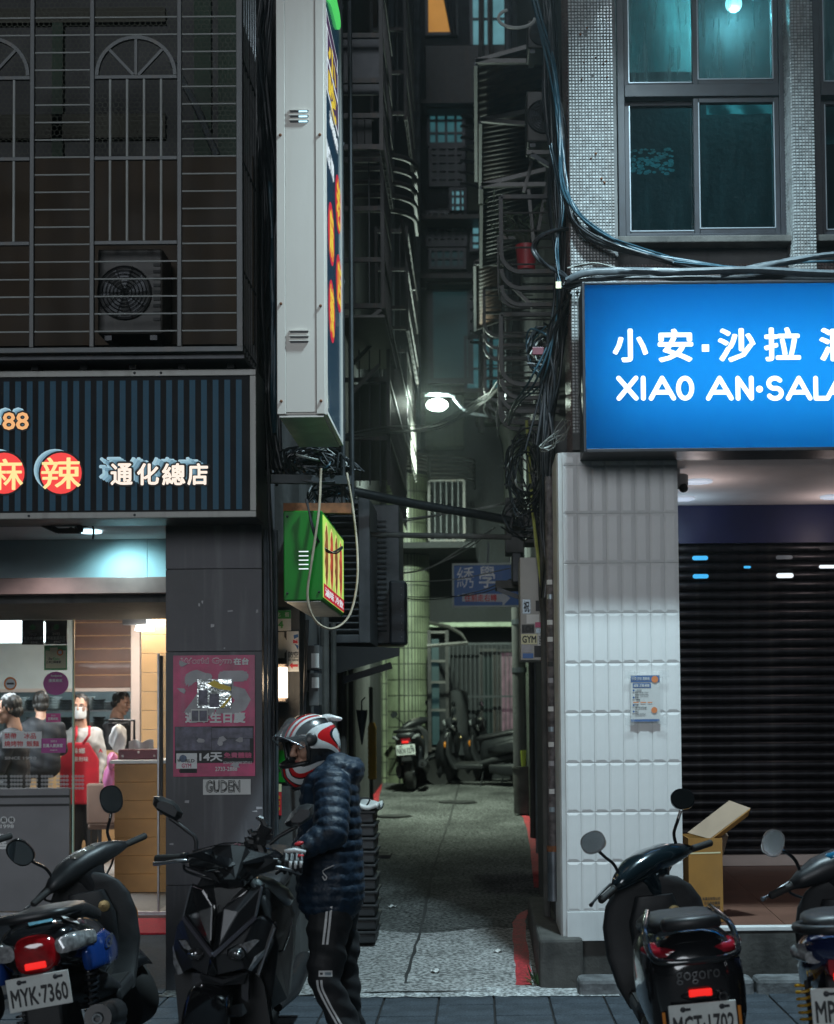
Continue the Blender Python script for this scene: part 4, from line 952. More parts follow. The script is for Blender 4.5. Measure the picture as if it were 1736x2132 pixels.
GLOW('side_red', (.75, .02, .05), .5); GLOW('side_yellow', (.95, .68, .06), .55); GLOW('side_green', (.1, .75, .16), .8); GLOW('side_white', (.8, .87, .9), .7); GLOW('side_purple', (.1, .05, .12), .5)
m = MB(); [side_disc(m, u, py, r, .001) for u, py, r in ((.85, 425, .165), (.37, 487, .17), (.88, 590, .165), (.38, 648, .17))]; m.build('disc_print', 'side_red', ts)
m = MB()
for ch, u, py, k in (('老', .85, 425, 50), ('麻', .37, 487, 52), ('店', .88, 590, 48), ('辣', .38, 648, 52)): text(m, ch, sidefn(u-.13, u+.13, py-k, py+k, .002), .04)
text(m, '小', sidefn(.2, .72, 105, 165, .0025), .05); text(m, '吃', sidefn(.2, .72, 172, 235, .0025), .05)
m.build('lettering', 'side_yellow', ts)
m = MB()
for q in ((.05, .85, 70, 104), (.12, .88, 106, 168), (.12, .9, 170, 238)):
    f1 = sidefn(*q, .0012); m.add([f1(0, 0), f1(1, 0), f1(1, 1), f1(0, 1)], [(0, 1, 2, 3)])
m.build('block_print', 'side_white', ts); m = MB()
for q in ((.1, .8, 74, 100), (.16, .84, 110, 164), (.16, .86, 174, 234)):
    f1 = sidefn(*q, .0018); m.add([f1(0, 0), f1(1, 0), f1(1, 1), f1(0, 1)], [(0, 1, 2, 3)])
m.build('block_print', 'side_purple', ts)
m = MB(); text(m, 'SINCE 1998', sidefn(.02, .55, 312, 352, .001), .05); text(m, '滷味麵食', sidefn(.3, .85, 262, 290, .001), .05); m.build('lettering', 'side_white', ts)
m = MB(); P = [(.12, -8), (.4, 4), (.55, 20), (.7, 38), (.85, 56), (.8, 30), (.6, 2), (.5, -20)]
pts = [Vector(sidefn(u, u+.001, py, py+1, .004)(0, .5)) for u, py in P]; m.tube(spline(pts, 4), .016, 6); m.build('scribble_print', 'side_green', ts)
# hanging frame of the tall sign
M('frame_dark', (.05, .055, .06), .5, .6, var=.3)
sg = T('sign_mount', 'dark steel mounting frame behind the tall cream sign', 'sign mount', (x1, YR, z0-.4))
xm_ = W(722, 430, 8.75).x
for dx in (0, .05): MB().tube([(xm_+dx-.03, 8.74+dx, z0-.35), (xm_+dx-.03, 8.74+dx, z1+.3)], .014, 8).build('upright', 'frame_dark', sg, smooth=True)
for k in range(6): z = z0+.2+k*.85; MB().bar((xm_-.02, 8.75, z), (x0, 8.64, z+.1), .03).build('arm', 'frame_dark', sg)
MB().bar((x0-.2, 8.64, z0-.16), (xm_+.02, 8.72, z0-.16), .05).build('beam', 'frame_dark', sg); MB().bar((x0-.12, 8.7, z0-.33), (xm_+.02, 8.72, z0-.33), .06).build('beam', 'rust', sg)

# ------------------------------------------------------------------ GREEN LIGHTBOX
M('green_metal', (.004, .17, .012), .45, spec=.2, var=.15, vs=4, streak=.3, scol=(.01, .1, .02))
YN, YR = 8.0, 9.25; a = RC(590, 1063, 671, 1250, YN); x0, x1, z0, z1 = a
gs = T('green_lightbox', 'green lightbox sign with a lit food picture side hanging at the alley mouth', 'lightbox sign', (x0, YN, z0))
bx('cabinet', 'green_metal', gs, x0, x1, YN, YR, z0, z1, bevel=.006)
bx('base_panel', 'underside', gs, x0+.01, x1-.01, YN+.02, YR-.02, z0-.006, z0-.0005)
for k in range(5): q = RC(622, 1147+k*9, 642, 1149+k*9, YN); bx('vent', 'slot_white', gs, q[0], q[1], YN-.0015, YN+.003, q[2], q[3])
for px, py in ((598, 1075), (598, 1235), (664, 1072), (664, 1232)): MB().lathe([(.007, 0), (.005, -.005), (0, -.006)], W(px, py, YN-.002), 'y', 8).build('bolt', 'dark_alu', gs)
GLOW('food_bg', (.42, .72, .12), .8, .35, 3); GLOW('food_yellow', (.85, .75, .25), .7, .2, 5); GLOW('food_red', (.6, .08, .04), .6, .6, 14); GLOW('food_brown', (.3, .1, .03), .6, .6, 20)
bx('picture_panel', 'food_bg', gs, x1+.0005, x1+.004, YN+.02, YR-.02, z0+.02, z1-.02)
def gfn(u0, u1, v0, v1, dx): return lambda u, v: (x1+.0045+dx, YN+.02+(YR-YN-.04)*(u0+(u1-u0)*u), z0+.02+(z1-z0-.04)*(v0+(v1-v0)*v))
for i, (u, mt) in enumerate(((.13, 'food_brown'), (.37, 'food_red'), (.6, 'food_brown'), (.83, 'food_red'))):
    m = MB(); c = gfn(u, u+.001, .54, .55, .0004)(0, 0); m.add([(c[0], c[1]+.14*cos(2*pi*k/24), c[2]+.19*sin(2*pi*k/24)) for k in range(24)], [tuple(range(24))]); m.build('picture_print', 'food_yellow', gs)
    m = MB(); m.add([(c[0]+.0008, c[1]+(.085+.02*sin(k*3))*cos(2*pi*k/24), c[2]+.17*sin(2*pi*k/24)) for k in range(24)], [tuple(range(24))]); m.build('picture_print', mt, gs)
m = MB(); f1 = gfn(0, 1, 0, .17, .0006); m.add([f1(0, 0), f1(1, 0), f1(1, 1), f1(0, 1)], [(0, 1, 2, 3)]); m.build('banner_print', 'side_red', gs)
m = MB(); text(m, '滷味 冷飲', gfn(.05, .95, .03, .14, .0016), .03); m.build('lettering', 'side_white', gs)

# ------------------------------------------------------------------ conduits, recess wall, plates
xq = [W(p, 1500, 8.63).x for p in (549, 556, 563, 570)]
cn = T('conduit_bundle', 'row of grey conduits running up the corner of the stone pillar', 'conduits', (xq[0], 8.63, 0))
for i, (x, r) in enumerate(zip(xq, (.009, .007, .011, .009))): MB().tube([(x+.012, 8.63+.01*i, .03), (x+.012, 8.63+.01*i, 2.72)], r*1.25, 8).build('conduit', 'galv', cn, smooth=True)
xr0, xr1 = sx1-.019, W(624, 1500, 9.2).x
MB().box(xr0, xr1, 9.2, 13.2, 0, 3.5).build('wall', 'grey_wall', lb); bx('wall', 'dark_wall', lb, xr0, xr1-.002, 9.2, 13.2, 3.501, 14)
yw = 9.196
def plate(name, label, cat, px, mat, prints, Y=None, bevel=.0):
    Y = Y or yw; x0, x1, z0, z1 = RC(*px, Y); c = T(name, label, cat, ((x0+x1)/2, Y, z0)); MB().box(x0, x1, Y-.006, Y, z0, z1).build('plate', mat, c, bevel=bevel)
    for k, (mt, items) in enumerate(prints):
        m = MB(); y = Y-.0072-.0008*k
        for it in items:
            if isinstance(it[0], str): text(m, it[0], fpx(*it[1:5], y), it[5] if len(it) > 5 else .015)
            elif len(it) == 3: disc(m, W(it[0], it[1], y), it[2])
            elif len(it) == 4: q = RC(*it, y); m.add([(q[0], y, q[2]), (q[1], y, q[2]), (q[1], y, q[3]), (q[0], y, q[3])], [(0, 1, 2, 3)])
            else: m.add([W(px_, py_, y) for px_, py_ in zip(it[0::2], it[1::2])], [tuple(range(len(it)//2))])
        m.build('print', mt, c)
    return c
plate('house_number_plate', 'white and green house number plate showing 54', 'number plate', (552, 1270, 606, 1313), 'print_white', [('sticker_green', [(552.5, 1270.5, 605.5, 1288)]), ('print_white', [('化', 575, 1274, 584, 1284), ('街', 593, 1274, 602, 1284)]), ('print_green', [('54', 568, 1292, 590, 1308, .03)])], bevel=.004)
plate('round_sign', 'pale round sign with small pink arrows above the wall lamp', 'sign', (572, 1316, 592, 1370), 'paper', [('paper', [(574, 1343, .075)]), ('print_red', [(573, 1331, 576, 1336), (573, 1349, 577, 1353)])])
plate('shelter_sign', 'white sign with blue and pink arrows reading 防空', 'sign', (597, 1314, 622, 1398), 'paper', [('print_blue', [(611, 1322, 620, 1320, 621, 1326, 612, 1330), (613, 1340, 621, 1344, 621, 1354)]), ('print_red', [(610, 1331, 617, 1334, 618, 1329, 620, 1339, 610, 1339), (602, 1385, 609, 1379, 609, 1383, 620, 1383, 620, 1388, 609, 1388, 609, 1392)]), ('ink', [('防空', 600, 1356, 621, 1369), ('Air Defense', 600, 1371, 621, 1376)])])
plate('green_sign', 'bright green sign partly hidden behind the rider helmet', 'sign', (574, 1562, 607, 1628), 'green_metal', [('ink', [('停', 577, 1600, 584, 1607), ('車', 587, 1600, 594, 1607)])])
plate('red_label', 'narrow red and beige vertical label below the green sign', 'label', (574, 1648, 586, 1697), 'print_red', [('sticker_cream', [(574, 1632, 586, 1648)]), ('print_yellow', [('出', 577.5, 1656, 583, 1663), ('口', 577.5, 1668, 583, 1675), ('淨', 577.5, 1680, 583, 1687)])])
GLOW('warm_lamp', (1, .82, .6), 2.4)
a = RC(569, 1386, 597, 1456, 9.1); wl_ = T('wall_lamp', 'lit warm white wall lamp beside the stone pillar', 'wall lamp', ((a[0]+a[1])/2, 9.15, a[2]))
MB().sec([(a[2]+.01, (a[0]+a[1])/2, 9.12, (a[1]-a[0])/2, .06, 4), (a[3]-.01, (a[0]+a[1])/2, 9.12, (a[1]-a[0])/2, .06, 4)], 'z', 20).build('shade', 'warm_lamp', wl_, smooth=True)
for z in (a[2]-.012, a[3]-.006): MB().sec([(z, (a[0]+a[1])/2, 9.12, (a[1]-a[0])/2+.004, .064, 4), (z+.015, (a[0]+a[1])/2, 9.12, (a[1]-a[0])/2+.004, .064, 4)], 'z', 20).build('collar', 'beige_trim', wl_, smooth=True)
bx('backplate', 'beige_trim', wl_, a[0]+.01, a[1]-.01, 9.165, 9.199, a[2]-.02, a[3]+.02)
light('POINT', ((a[0]+a[1])/2, 8.98, (a[2]+a[3])/2), 2.2, (1, .75, .48), wl_, .06)
# poster and paper on the pillar
Y = YF-.002
M('poster_pink', (.55, .05, .16), .4, var=.35, vs=7, coat=.3, streak=.25, scol=(.5, .3, .38)); M('poster_photo', (.09, .085, .13), .4, var=.7, vs=22, coat=.3); M('poster_photo_blue', (.06, .1, .18), .4, var=.8, vs=30, coat=.3); M('poster_silver', (.36, .35, .37), .35, var=.3, vs=9, coat=.3)
pc = plate('poster', 'torn pink gym poster with a big 25 taped on the stone pillar', 'poster', (361, 1364, 531, 1616), 'poster_pink', [
    ('poster_silver', [('2', 383, 1394, 447, 1490, .06), ('5', 447, 1396, 522, 1488, .06)]),
    ('ink', [(364, 1512, 528, 1588), (375, 1590, 410, 1609)]),
    ('poster_photo', [(365, 1513, 440, 1562), (441, 1515, 526, 1537), (446, 1461, 526, 1500) if False else (441, 1538, 520, 1562)]),
    ('print_white', [('World Gym', 376, 1369, 482, 1385, .05), ('在台', 486, 1369, 518, 1384, .05), ('週年', 385, 1482, 436, 1505, .05), ('生日慶', 437, 1482, 511, 1505, .05), ('14天', 415, 1566, 463, 1585, .04), ('SCAN FOR MORE DETAILS', 465, 1585, 524, 1590), (367, 1568, 410, 1600), ('2733-2888', 448, 1596, 494, 1605, .02)]),
    ('poster_pink', [('免費體驗', 466, 1566, 524, 1578, .04), ('World Gym', 377, 1370.5, 481, 1383.5, .012), ('GYM', 378, 1589, 398, 1598, .03)]),
    ('poster_photo_blue', [(381, 1579, .022)]), ('ink', [('W', 369, 1580, 376, 1587, .03), ('RLD', 386, 1580, 405, 1587, .03), ('EXPRESS', 373, 1602, 404, 1608, .02)])], Y)
pc['label'] = 'torn pink gym poster with a big 25 taped on the stone pillar'
M('foil', (.6, .64, .62), .16, .7, var=.3, vs=14, bump=.6, bs=18)
plate('foil_leaflet', 'shiny plastic covered leaflet stuck over the pink poster', 'leaflet', (411, 1414, 482, 1474), 'foil', [('print_yellow', [(432, 1422, 446, 1416, 462, 1424, 481, 1430, 481, 1438, 455, 1434, 440, 1428)]), ('poster_photo', [(413, 1436, 432, 1468), (436, 1444, 456, 1472)]), ('print_yellow', [(458, 1473, 481, 1446, 481, 1452, 466, 1473)])], Y-.014)
plate('paper_scrap', 'small grey photo scrap taped under the shiny leaflet', 'leaflet', (398, 1476, 433, 1503), 'paper', [('poster_photo', [(399, 1479, 413, 1501), (415, 1479, 431, 1501)])], Y-.014)
m = MB(); rr = random.Random(6)
for i in range(9):
    cx_, cy_ = rr.uniform(366, 526), rr.choice((1370, 1388, 1405, 1440, 1480, 1540, 1600))+rr.uniform(-8, 8); k = rr.randint(5, 7); m.add([W(cx_+rr.uniform(.4, 1)*rr.uniform(6, 17)*cos(2*pi*j/k), cy_+rr.uniform(.4, 1)*9*sin(2*pi*j/k), Y-.0118-.0002*i) for j in range(k)], [tuple(range(k))])
o = m.build('torn_paper', 'poster_silver', None); o.location -= WL[pc.name]; o.parent = pc; o['kind'] = 'stuff'
gp = plate('graffiti_paper', 'torn white paper with black bubble letter scrawl below the pink poster', 'paper', (423, 1622, 522, 1654), 'paper', [], Y)
m = MB(); text(m, 'GUDEN', fpx(428, 1624, 500, 1650, Y-.008), 0, .02); text(m, 'GUDEN', fpx(430, 1627, 498, 1647, Y-.008), .03, .012); m.build('scrawl', 'ink', gp)
m = MB(); rr = random.Random(12)
for i in range(14):
    x, y = rr.uniform(352, 535), rr.choice((rr.uniform(1200, 1350), rr.uniform(1660, 1830))); w_, h_ = rr.uniform(3, 14), rr.uniform(2, 7); m.add([W(x+a_*w_+rr.uniform(-1, 1), y+b_*h_+rr.uniform(-1, 1), YF-.0015) for a_, b_ in ((0, 0), (0, 1), (1, 1), (1, 0))], [(0, 1, 2, 3)])
o = m.build('tape_mark', 'poster_silver', None); o.location -= WL[pr.name]; o.parent = pr; o['kind'] = 'stuff'
# ------------------------------------------------------------------ ALLEY WALLS AND BACK BUILDING
M('bamboo', (.3, .32, .08), .6, var=.3, vs=12); M('pale_green', (.3, .36, .26), .5, var=.3, vs=6, streak=.3); M('cage_dim', (.09, .087, .083), .45, .3, var=.25, vs=10); M('cage_dark', (.035, .034, .034), .5, .3, var=.3, vs=10, streak=.3, scol=(.12, .07, .04))
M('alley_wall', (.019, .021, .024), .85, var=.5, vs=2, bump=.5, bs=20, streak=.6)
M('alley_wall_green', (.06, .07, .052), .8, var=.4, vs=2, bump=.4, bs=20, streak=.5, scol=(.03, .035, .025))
al = T('alley_building', 'tall dark building along the left side of the alley', 'building', (-1.5, 17, 0))
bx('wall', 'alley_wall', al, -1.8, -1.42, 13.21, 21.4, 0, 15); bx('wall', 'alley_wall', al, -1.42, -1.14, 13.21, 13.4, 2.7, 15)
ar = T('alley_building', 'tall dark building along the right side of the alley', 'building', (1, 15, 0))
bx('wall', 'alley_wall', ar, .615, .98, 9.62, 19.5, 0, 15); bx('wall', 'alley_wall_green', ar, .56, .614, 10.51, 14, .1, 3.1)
def panel_joints(par, x, ys, z0, z1, mat, t=.02):
    for a, b in zip(ys, ys[1:]): bx('panel', mat, par, x-t, x, a+.01, b-.01, z0, z1)
panel_joints(ar, .613, (14.2, 15.1, 16.0, 17.0, 18.2, 19.4), .35, 3.0, 'alley_wall_green')
# green tiled end building
def tile_mat(name, c1, c2, mort, sx, sz):
    m = M(name, c1, .45, var=0, coat=.1); N = m.node_tree.nodes; L = m.node_tree.links.new
    tc = N.new('ShaderNodeTexCoord'); sp = N.new('ShaderNodeSeparateXYZ'); L(tc.outputs['Object'], sp.inputs[0])
    at = N.new('ShaderNodeMath'); at.operation = 'ADD'; L(sp.outputs[0], at.inputs[0]); L(sp.outputs[1], at.inputs[1])
    cb = N.new('ShaderNodeCombineXYZ'); L(at.outputs[0], cb.inputs[0]); L(sp.outputs[2], cb.inputs[1])
    br = N.new('ShaderNodeTexBrick'); br.offset = 0; br.inputs['Color1'].default_value = (*c1, 1); br.inputs['Color2'].default_value = (*c2, 1); br.inputs['Mortar'].default_value = (*mort, 1)
    br.inputs['Scale'].default_value = 1; br.inputs['Brick Width'].default_value = sx; br.inputs['Row Height'].default_value = sz; br.inputs['Mortar Size'].default_value = .009; L(cb.outputs[0], br.inputs['Vector'])
    n = N.new('ShaderNodeTexNoise'); n.inputs['Scale'].default_value = 2.5; n.inputs['Detail'].default_value = 8; L(tc.outputs['Object'], n.inputs['Vector'])
    r = N.new('ShaderNodeMapRange'); r.inputs[1].default_value = .3; r.inputs[2].default_value = .65; r.inputs[3].default_value = .35; r.inputs[4].default_value = 1; L(n.outputs[0], r.inputs[0])
    mx = N.new('ShaderNodeMix'); mx.data_type = 'RGBA'; mx.blend_type = 'MULTIPLY'; mx.inputs[0].default_value = 1; L(br.outputs[0], mx.inputs[6]); L(r.outputs[0], mx.inputs[7]); L(mx.outputs[2], N['Principled BSDF'].inputs['Base Color'])
    bp = N.new('ShaderNodeBump'); bp.inputs['Strength'].default_value = .5; bp.inputs['Distance'].default_value = .01; L(br.outputs['Fac'], bp.inputs['Height']); bp.invert = True; L(bp.outputs[0], N['Principled BSDF'].inputs['Normal'])
tile_mat('green_tile', (.25, .29, .185), (.21, .25, .165), (.03, .035, .025), .062, .235)
eb = T('end_building', 'green tiled building closing the end of the alley with a round corner column', 'building', (0, 22, .6))
cx0, cx1 = W(797, 1300, 21.6).x, W(893, 1300, 21.6).x; rc = (cx1-cx0)/2; cxx = (cx0+cx1)/2; zct = W(845, 985, 21.6).z
MB().lathe([(rc, .5), (rc, zct)], (cxx, 21.6+rc, 0), n=40).build('column', 'green_tile', eb, smooth=True)
bx('wall', 'green_tile', eb, -4, cx0+rc*.3, 21.42+rc, 21.5+rc, .45, W(780, 1345, 21.6).z); bx('wall', 'alley_wall', eb, -4, cx0+rc*.3, 21.42+rc, 21.5+rc, W(780, 1345, 21.6).z+.001, 16)
YB = 22.6
bx('wall', 'alley_wall', eb, cx1-.1, 2.5, YB, YB+.1, .45, W(960, 1305, YB).z)
bx('wall', 'alley_wall', eb, cx0, 4.5, YB+.15, YB+.3, .45, 17); bx('roof_ledge', 'pale_green', eb, cx1-.05, 2.2, YB-.45, YB-.01, W(960, 1305, 22.2).z, W(960, 1296, 22.2).z)
def plain_win(par, px, Y, pane, mull=(2, 1), fr='dark_alu', fw=.05, gl=True):
    x0, x1, z0, z1 = RC(*px, Y); wd_ = MB()
    wd_.box(x0, x0+fw, Y-.05, Y+.05, z0, z1).box(x1-fw, x1, Y-.05, Y+.05, z0, z1).box(x0+fw, x1-fw, Y-.05, Y+.05, z0, z0+fw).box(x0+fw, x1-fw, Y-.05, Y+.05, z1-fw, z1)
    for i in range(1, mull[0]): x = x0+(x1-x0)*i/mull[0]; wd_.box(x-fw*.4, x+fw*.4, Y-.045, Y+.045, z0+fw, z1-fw)
    for i in range(1, mull[1]): z = z0+(z1-z0)*i/mull[1]; wd_.box(x0+fw, x1-fw, Y-.04, Y+.04, z-fw*.3, z+fw*.3)
    f = wd_.build('window', fr, par); bx('pane', pane, f, x0+fw, x1-fw, Y+.0, Y+.01, z0+fw, z1-fw); return f
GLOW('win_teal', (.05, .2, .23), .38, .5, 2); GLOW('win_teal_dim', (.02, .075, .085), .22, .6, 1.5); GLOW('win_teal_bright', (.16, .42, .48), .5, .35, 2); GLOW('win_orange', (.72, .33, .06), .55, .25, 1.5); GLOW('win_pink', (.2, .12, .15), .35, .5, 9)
M('dark_pane', (.02, .03, .03), .35, var=.2, spec=.2)
Yw = YB+.1
plain_win(eb, (885, -60, 952, 76), Yw, 'win_orange', (1, 1)); m = MB(); a = RC(912, -60, 950, 70, Yw-.08)
m.grid(lambda u, v: (a[0]+(a[1]-a[0])*(u*(.35+.65*v)+(1-v)*.65)*1., Yw-.09+.02*sin(u*12), a[2]+(a[3]-a[2])*v), 8, 6).build('drape', 'alley_wall', eb, smooth=180)
plain_win(eb, (978, -40, 1056, 122), Yw, 'win_teal_bright', (2, 2)); plain_win(eb, (889, 226, 968, 305), Yw, 'win_teal', (4, 3)); plain_win(eb, (935, 392, 971, 446), Yw, 'win_teal_bright', (3, 3))
plain_win(eb, (978, 455, 1050, 525), Yw, 'win_teal_bright', (2, 4)); plain_win(eb, (892, 518, 970, 562), Yw, 'win_teal_dim', (5, 2)); plain_win(eb, (890, 595, 985, 800), Yw, 'win_teal_dim', (1, 1), fw=.09)
plain_win(eb, (966, 700, 1048, 836), Yw, 'win_teal', (2, 2)); plain_win(eb, (893, 305, 968, 390), Yw, 'dark_pane', (4, 5)); plain_win(eb, (885, 440, 972, 515), Yw, 'dark_pane', (6, 4))
plain_win(eb, (998, 1350, 1033, 1545), YB-.03, 'dark_pane', (1, 1), 'cage_dark'); plain_win(eb, (1036, 1352, 1075, 1545), YB-.03, 'win_pink', (1, 1), 'cage_dark')
# window grilles on the end building
def grille(label, px, Y, n, mat='frame_dark', depth=.35, rails=2):
    x0, x1, z0, z1 = RC(*px, Y); g = T('window_grille', label, 'window grille', ((x0+x1)/2, Y, z0))
    for i in range(rails+1): z = z0+(z1-z0)*i/rails; MB().box(x0, x1, Y, Y+.03, z-.015, z+.015).build('rail', mat, g)
    for x in (x0, x1): MB().box(x-.018, x+.018, Y-.001, Y+.031, z0, z1).build('post', mat, g); MB().box(x-.015, x+.015, Y+.032, Y+depth, z1-.04, z1-.01).build('stay', mat, g)
    b = None
    for i in range(1, n):
        x = x0+(x1-x0)*i/n
        if not b: b = MB().box(x-.005, x+.005, Y+.008, Y+.018, z0, z1).build('bar', 'frame_dark', g)
        else: again('bar', b, (x, Y+.013, z0), g)
    return g
grille('barred grille over the pink curtained window behind the parked scooters', (935, 1340, 1080, 1560), YB-.35, 16, 'frame_dark', .3)
grille('bright framed balcony grille under the alley lamp', (893, 1000, 966, 1125), 21.0, 6, 'cage_dark', 1.2, 2)
def curved_rails(label, x0, x1, Y, pys, r, dep, mat, wd=.03):
    g = T('balcony_rails', label, 'balcony rails', W((x0+x1)/2, pys[-1], Y))
    for py in pys:
        z = W(x1, py, Y).z; xa, xb_ = W(x0, py, Y).x, W(x1, py, Y).x
        P = [(xa, Y, z), (xb_-r, Y, z)]+[(xb_-r+r*sin(t*pi/16), Y+r*(1-cos(t*pi/16)), z) for t in range(1, 9)]+[(xb_, Y+r+dep, z)]
        MB().tube(P, wd/2, 6).build('rail', mat, g, smooth=True)
    return g
curved_rails('thin curved rails at the top of the bright framed far balcony', 893, 988, 20.9, (948, 957, 966, 975, 984, 993), .5, .6, 'cage_dark', .025)
curved_rails('curved balcony rails above the green tiled column', 832, 889, 19.8, (942, 950, 958, 966, 974), .35, .6, 'cage_dark', .025)
curved_rails('curved teal lit balcony rails high on the end building', 965, 1000, 21.8, (240, 262, 286, 310, 334, 358, 382), .3, .4, 'frame_dark', .05)
curved_rails('curved scalloped rails beside the wide dark window', 988, 1022, 21.8, (600, 622, 645, 668, 690, 712), .3, .4, 'frame_dark', .05)
bx('balcony_slab', 'alley_wall', eb, cx0+.05, W(990, 1127, 21).x, 21.0, YB, W(930, 1140, 21).z, W(930, 1128, 21).z)
for px in (836, 838): pass
g = T('balcony_post', 'pale post beside the column under the curved rails', 'post', W(838, 1080, 19.85)); MB().bar(W(837, 942, 19.85), W(838, 1085, 19.85), .05).build('post', 'cage_dark', g)
# white ladder frame and awning tube at the end
lf = T('ladder', 'white metal ladder frame standing against the green column', 'ladder', W(912, 1560, 21.2))
for px in (893, 930): MB().bar(W(px, 1312, 21.2), W(px+2, 1565, 21.2), .05).build('stile', 'cage_dark', lf)
for py in (1316, 1376, 1420, 1478, 1558): MB().bar(W(895, py, 21.2), W(930, py, 21.2), .035).build('rung', 'cage_dim', lf)
bx('side_sheet', 'win_teal_dim', lf, *(lambda a: (a[0], a[1], 21.26, 21.28, a[2], a[3]))(RC(899, 1330, 914, 1550, 21.26)))
af = T('awning', 'white triangular awning arm on the end wall', 'awning', W(930, 1340, 20.8))
m = MB().tube([W(889, 1345, 20.4), W(973, 1338, 20.4), W(960, 1320, 20.6), W(935, 1305, 21.2), W(893, 1296, 21.9)], .028, 6); m.build('tube', 'cage_dim', af, smooth=True)
a = RC(944, 1405, 990, 1560, 22.1); wt = T('water_heater', 'grey cylindrical tank by the barred window at the alley end', 'tank', ((a[0]+a[1])/2-.05, 22.1, a[2]))
MB().lathe([(.02, a[2]-.1), (.15, a[2]-.08), (.15, a[3]-.3), (.13, a[3]-.25), (.02, a[3]-.22)], ((a[0]+a[1])/2-.1, 22.05, 0), n=20).build('tank', 'alley_wall', wt, smooth=True)
# ------------------------------------------------------------------ alley lamp
lp = W(910, 843, 17.5)
GLOW('alley_bulb', (.86, 1, .9), 30)
lm = T('alley_lamp', 'bright greenish white lamp on a thin arm across the alley', 'street lamp', lp)
MB().ell(lp, (.13, .09, .075)).build('bulb', 'alley_bulb', lm, smooth=True)
MB().sec([(lp.x-.15, lp.y, lp.z+.12, .02, .01), (lp.x-.1, lp.y, lp.z+.13, .08, .02), (lp.x+.14, lp.y, lp.z+.12, .07, .02), (lp.x+.22, lp.y, lp.z+.1, .03, .02)], 'x', 12).build('hood', 'galv', lm, smooth=True)
MB().tube(spline([lp+Vector((.2, 0, .08)), W(975, 858, 17.5), W(1040, 872, 17.5), W(1098, 905, 17.5)]), .02, 8).build('arm', 'galv', lm, smooth=True)
light('SPOT', lp+Vector((0, -.02, -.14)), 1500, (.8, 1, .8), lm, .1, (radians(30), 0, 0), 142, .8)
light('POINT', lp+Vector((0, -.14, 0)), 112, (.8, 1, .85), lm, .08)
# ------------------------------------------------------------------ left balcony cages
def cage(label, px, Y, D, rails, posts, mat='cage_dim', fr='cage_dark', nside=10, xwall=-1.12, bars=0, fw=.03):
    x0, x1, z0, z1 = RC(*px, Y); g = T('window_cage', label, 'balcony cage', ((x0+x1)/2, Y, z0))
    for x in (x0+.015, x1-.015): bx('post', fr, g, x-fw/2, x+fw/2, Y, Y+fw, z0, z1)
    for py in rails: z = W((px[0]+px[2])/2, py, Y).z; bx('rail', fr, g, x0, x1, Y+.001, Y+fw-.001, z-fw*.6, z+fw*.6); bx('side_rail', fr, g, x1-fw, x1, Y+fw, Y+D, z-fw*.45, z+fw*.45)
    for i in range(bars): x = x0+(x1-x0)*(i+1)/(bars+1); MB().tube([(x, Y+.015, z0), (x, Y+.015, z1)], .006, 5).build('bar', 'frame_dark', g)
    b = None
    for i in range(nside):
        y = Y+fw+(D-fw)*(i+1)/nside
        if not b: b = MB().box(x1-.02, x1-.008, y-.006, y+.006, z0, z1).build('bar', mat, g)
        else: again('bar', b, (x1-.014, y, z0), g)
    return g
c1 = cage('topmost dark balcony cage on the left alley wall', (700, -60, 797, 312), 10.6, 1.3, (-50, 73, 167, 240, 305), 2, bars=0)
a = RC(728, 238, 776, 305, 10.75)
for i in range(3): bx('panel', 'grey_wall', c1, a[0]+(a[1]-a[0])*i/3, a[0]+(a[1]-a[0])*(i+.88)/3, 10.75, 10.78, a[2], a[3])
bx('panel', 'dark_alu', c1, W(700, 100, 10.75).x, W(790, 100, 10.75).x, 10.74, 10.76, W(750, 198, 10.75).z, W(750, 80, 10.75).z)
curved_rails('fanned set of five curved rails jutting from the left alley wall', 724, 862, 12.7, (322, 350, 378, 406, 436), .3, .35, 'cage_dim', .05)
c2 = cage('tall narrow balcony cage below the curved rails on the left', (705, 325, 800, 642), 11.2, 1.0, (332, 433, 540, 636), 2, bars=2)
c3 = cage('lowest balcony cage on the left catching the alley lamp light', (705, 655, 812, 1010), 12.2, 3.0, (662, 790, 912), 2, bars=4, nside=16)
bx('panel', 'alley_wall_green', c3, W(725, 850, 12.4).x, W(805, 850, 12.4).x, 12.4, 12.42, W(760, 1000, 12.4).z, W(760, 800, 12.4).z)
for p, q in (((735, 757), (800, 690)), ((735, 690), (800, 640)), ((735, 815), (790, 760))): MB().bar(W(*p, 12.1), W(*q, 12.1), .03).build('brace', 'cage_dim', c3)
bx('shelf', 'cage_dim', c2, W(705, 640, 11.2).x, W(800, 640, 11.2).x, 11.21, 12.9, W(750, 660, 11.2).z, W(750, 655, 11.2).z)
a = RC(726, 690, 770, 735, 12.3); 
m = MB()
for i in range(6): m.box(W(730, 700, 12.15).x+i*.035, W(730, 700, 12.15).x+i*.035+.02, 12.1, 12.13, W(750, 712, 12.1).z, W(750, 690, 12.1).z)
m.build('plastic_tray', 'win_teal_dim', c3)
G('bamboo_stick', 'thin yellow green stick propped beside the pale duct and cabinet', 'stick', MB().tube([W(1096, 875, 9.65), W(1108, 1060, 9.6), W(1130, 1245, 9.55)], .011, 6), 'bamboo', smooth=True)
# pole slanting from the left wall
G('washing_pole', 'slanting pale pole hanging below the curved rails on the left', 'pole', MB().tube([W(835, 455, 13.5), W(862, 715*.845, 13.5)], .018, 6), 'cage_dim', smooth=True)
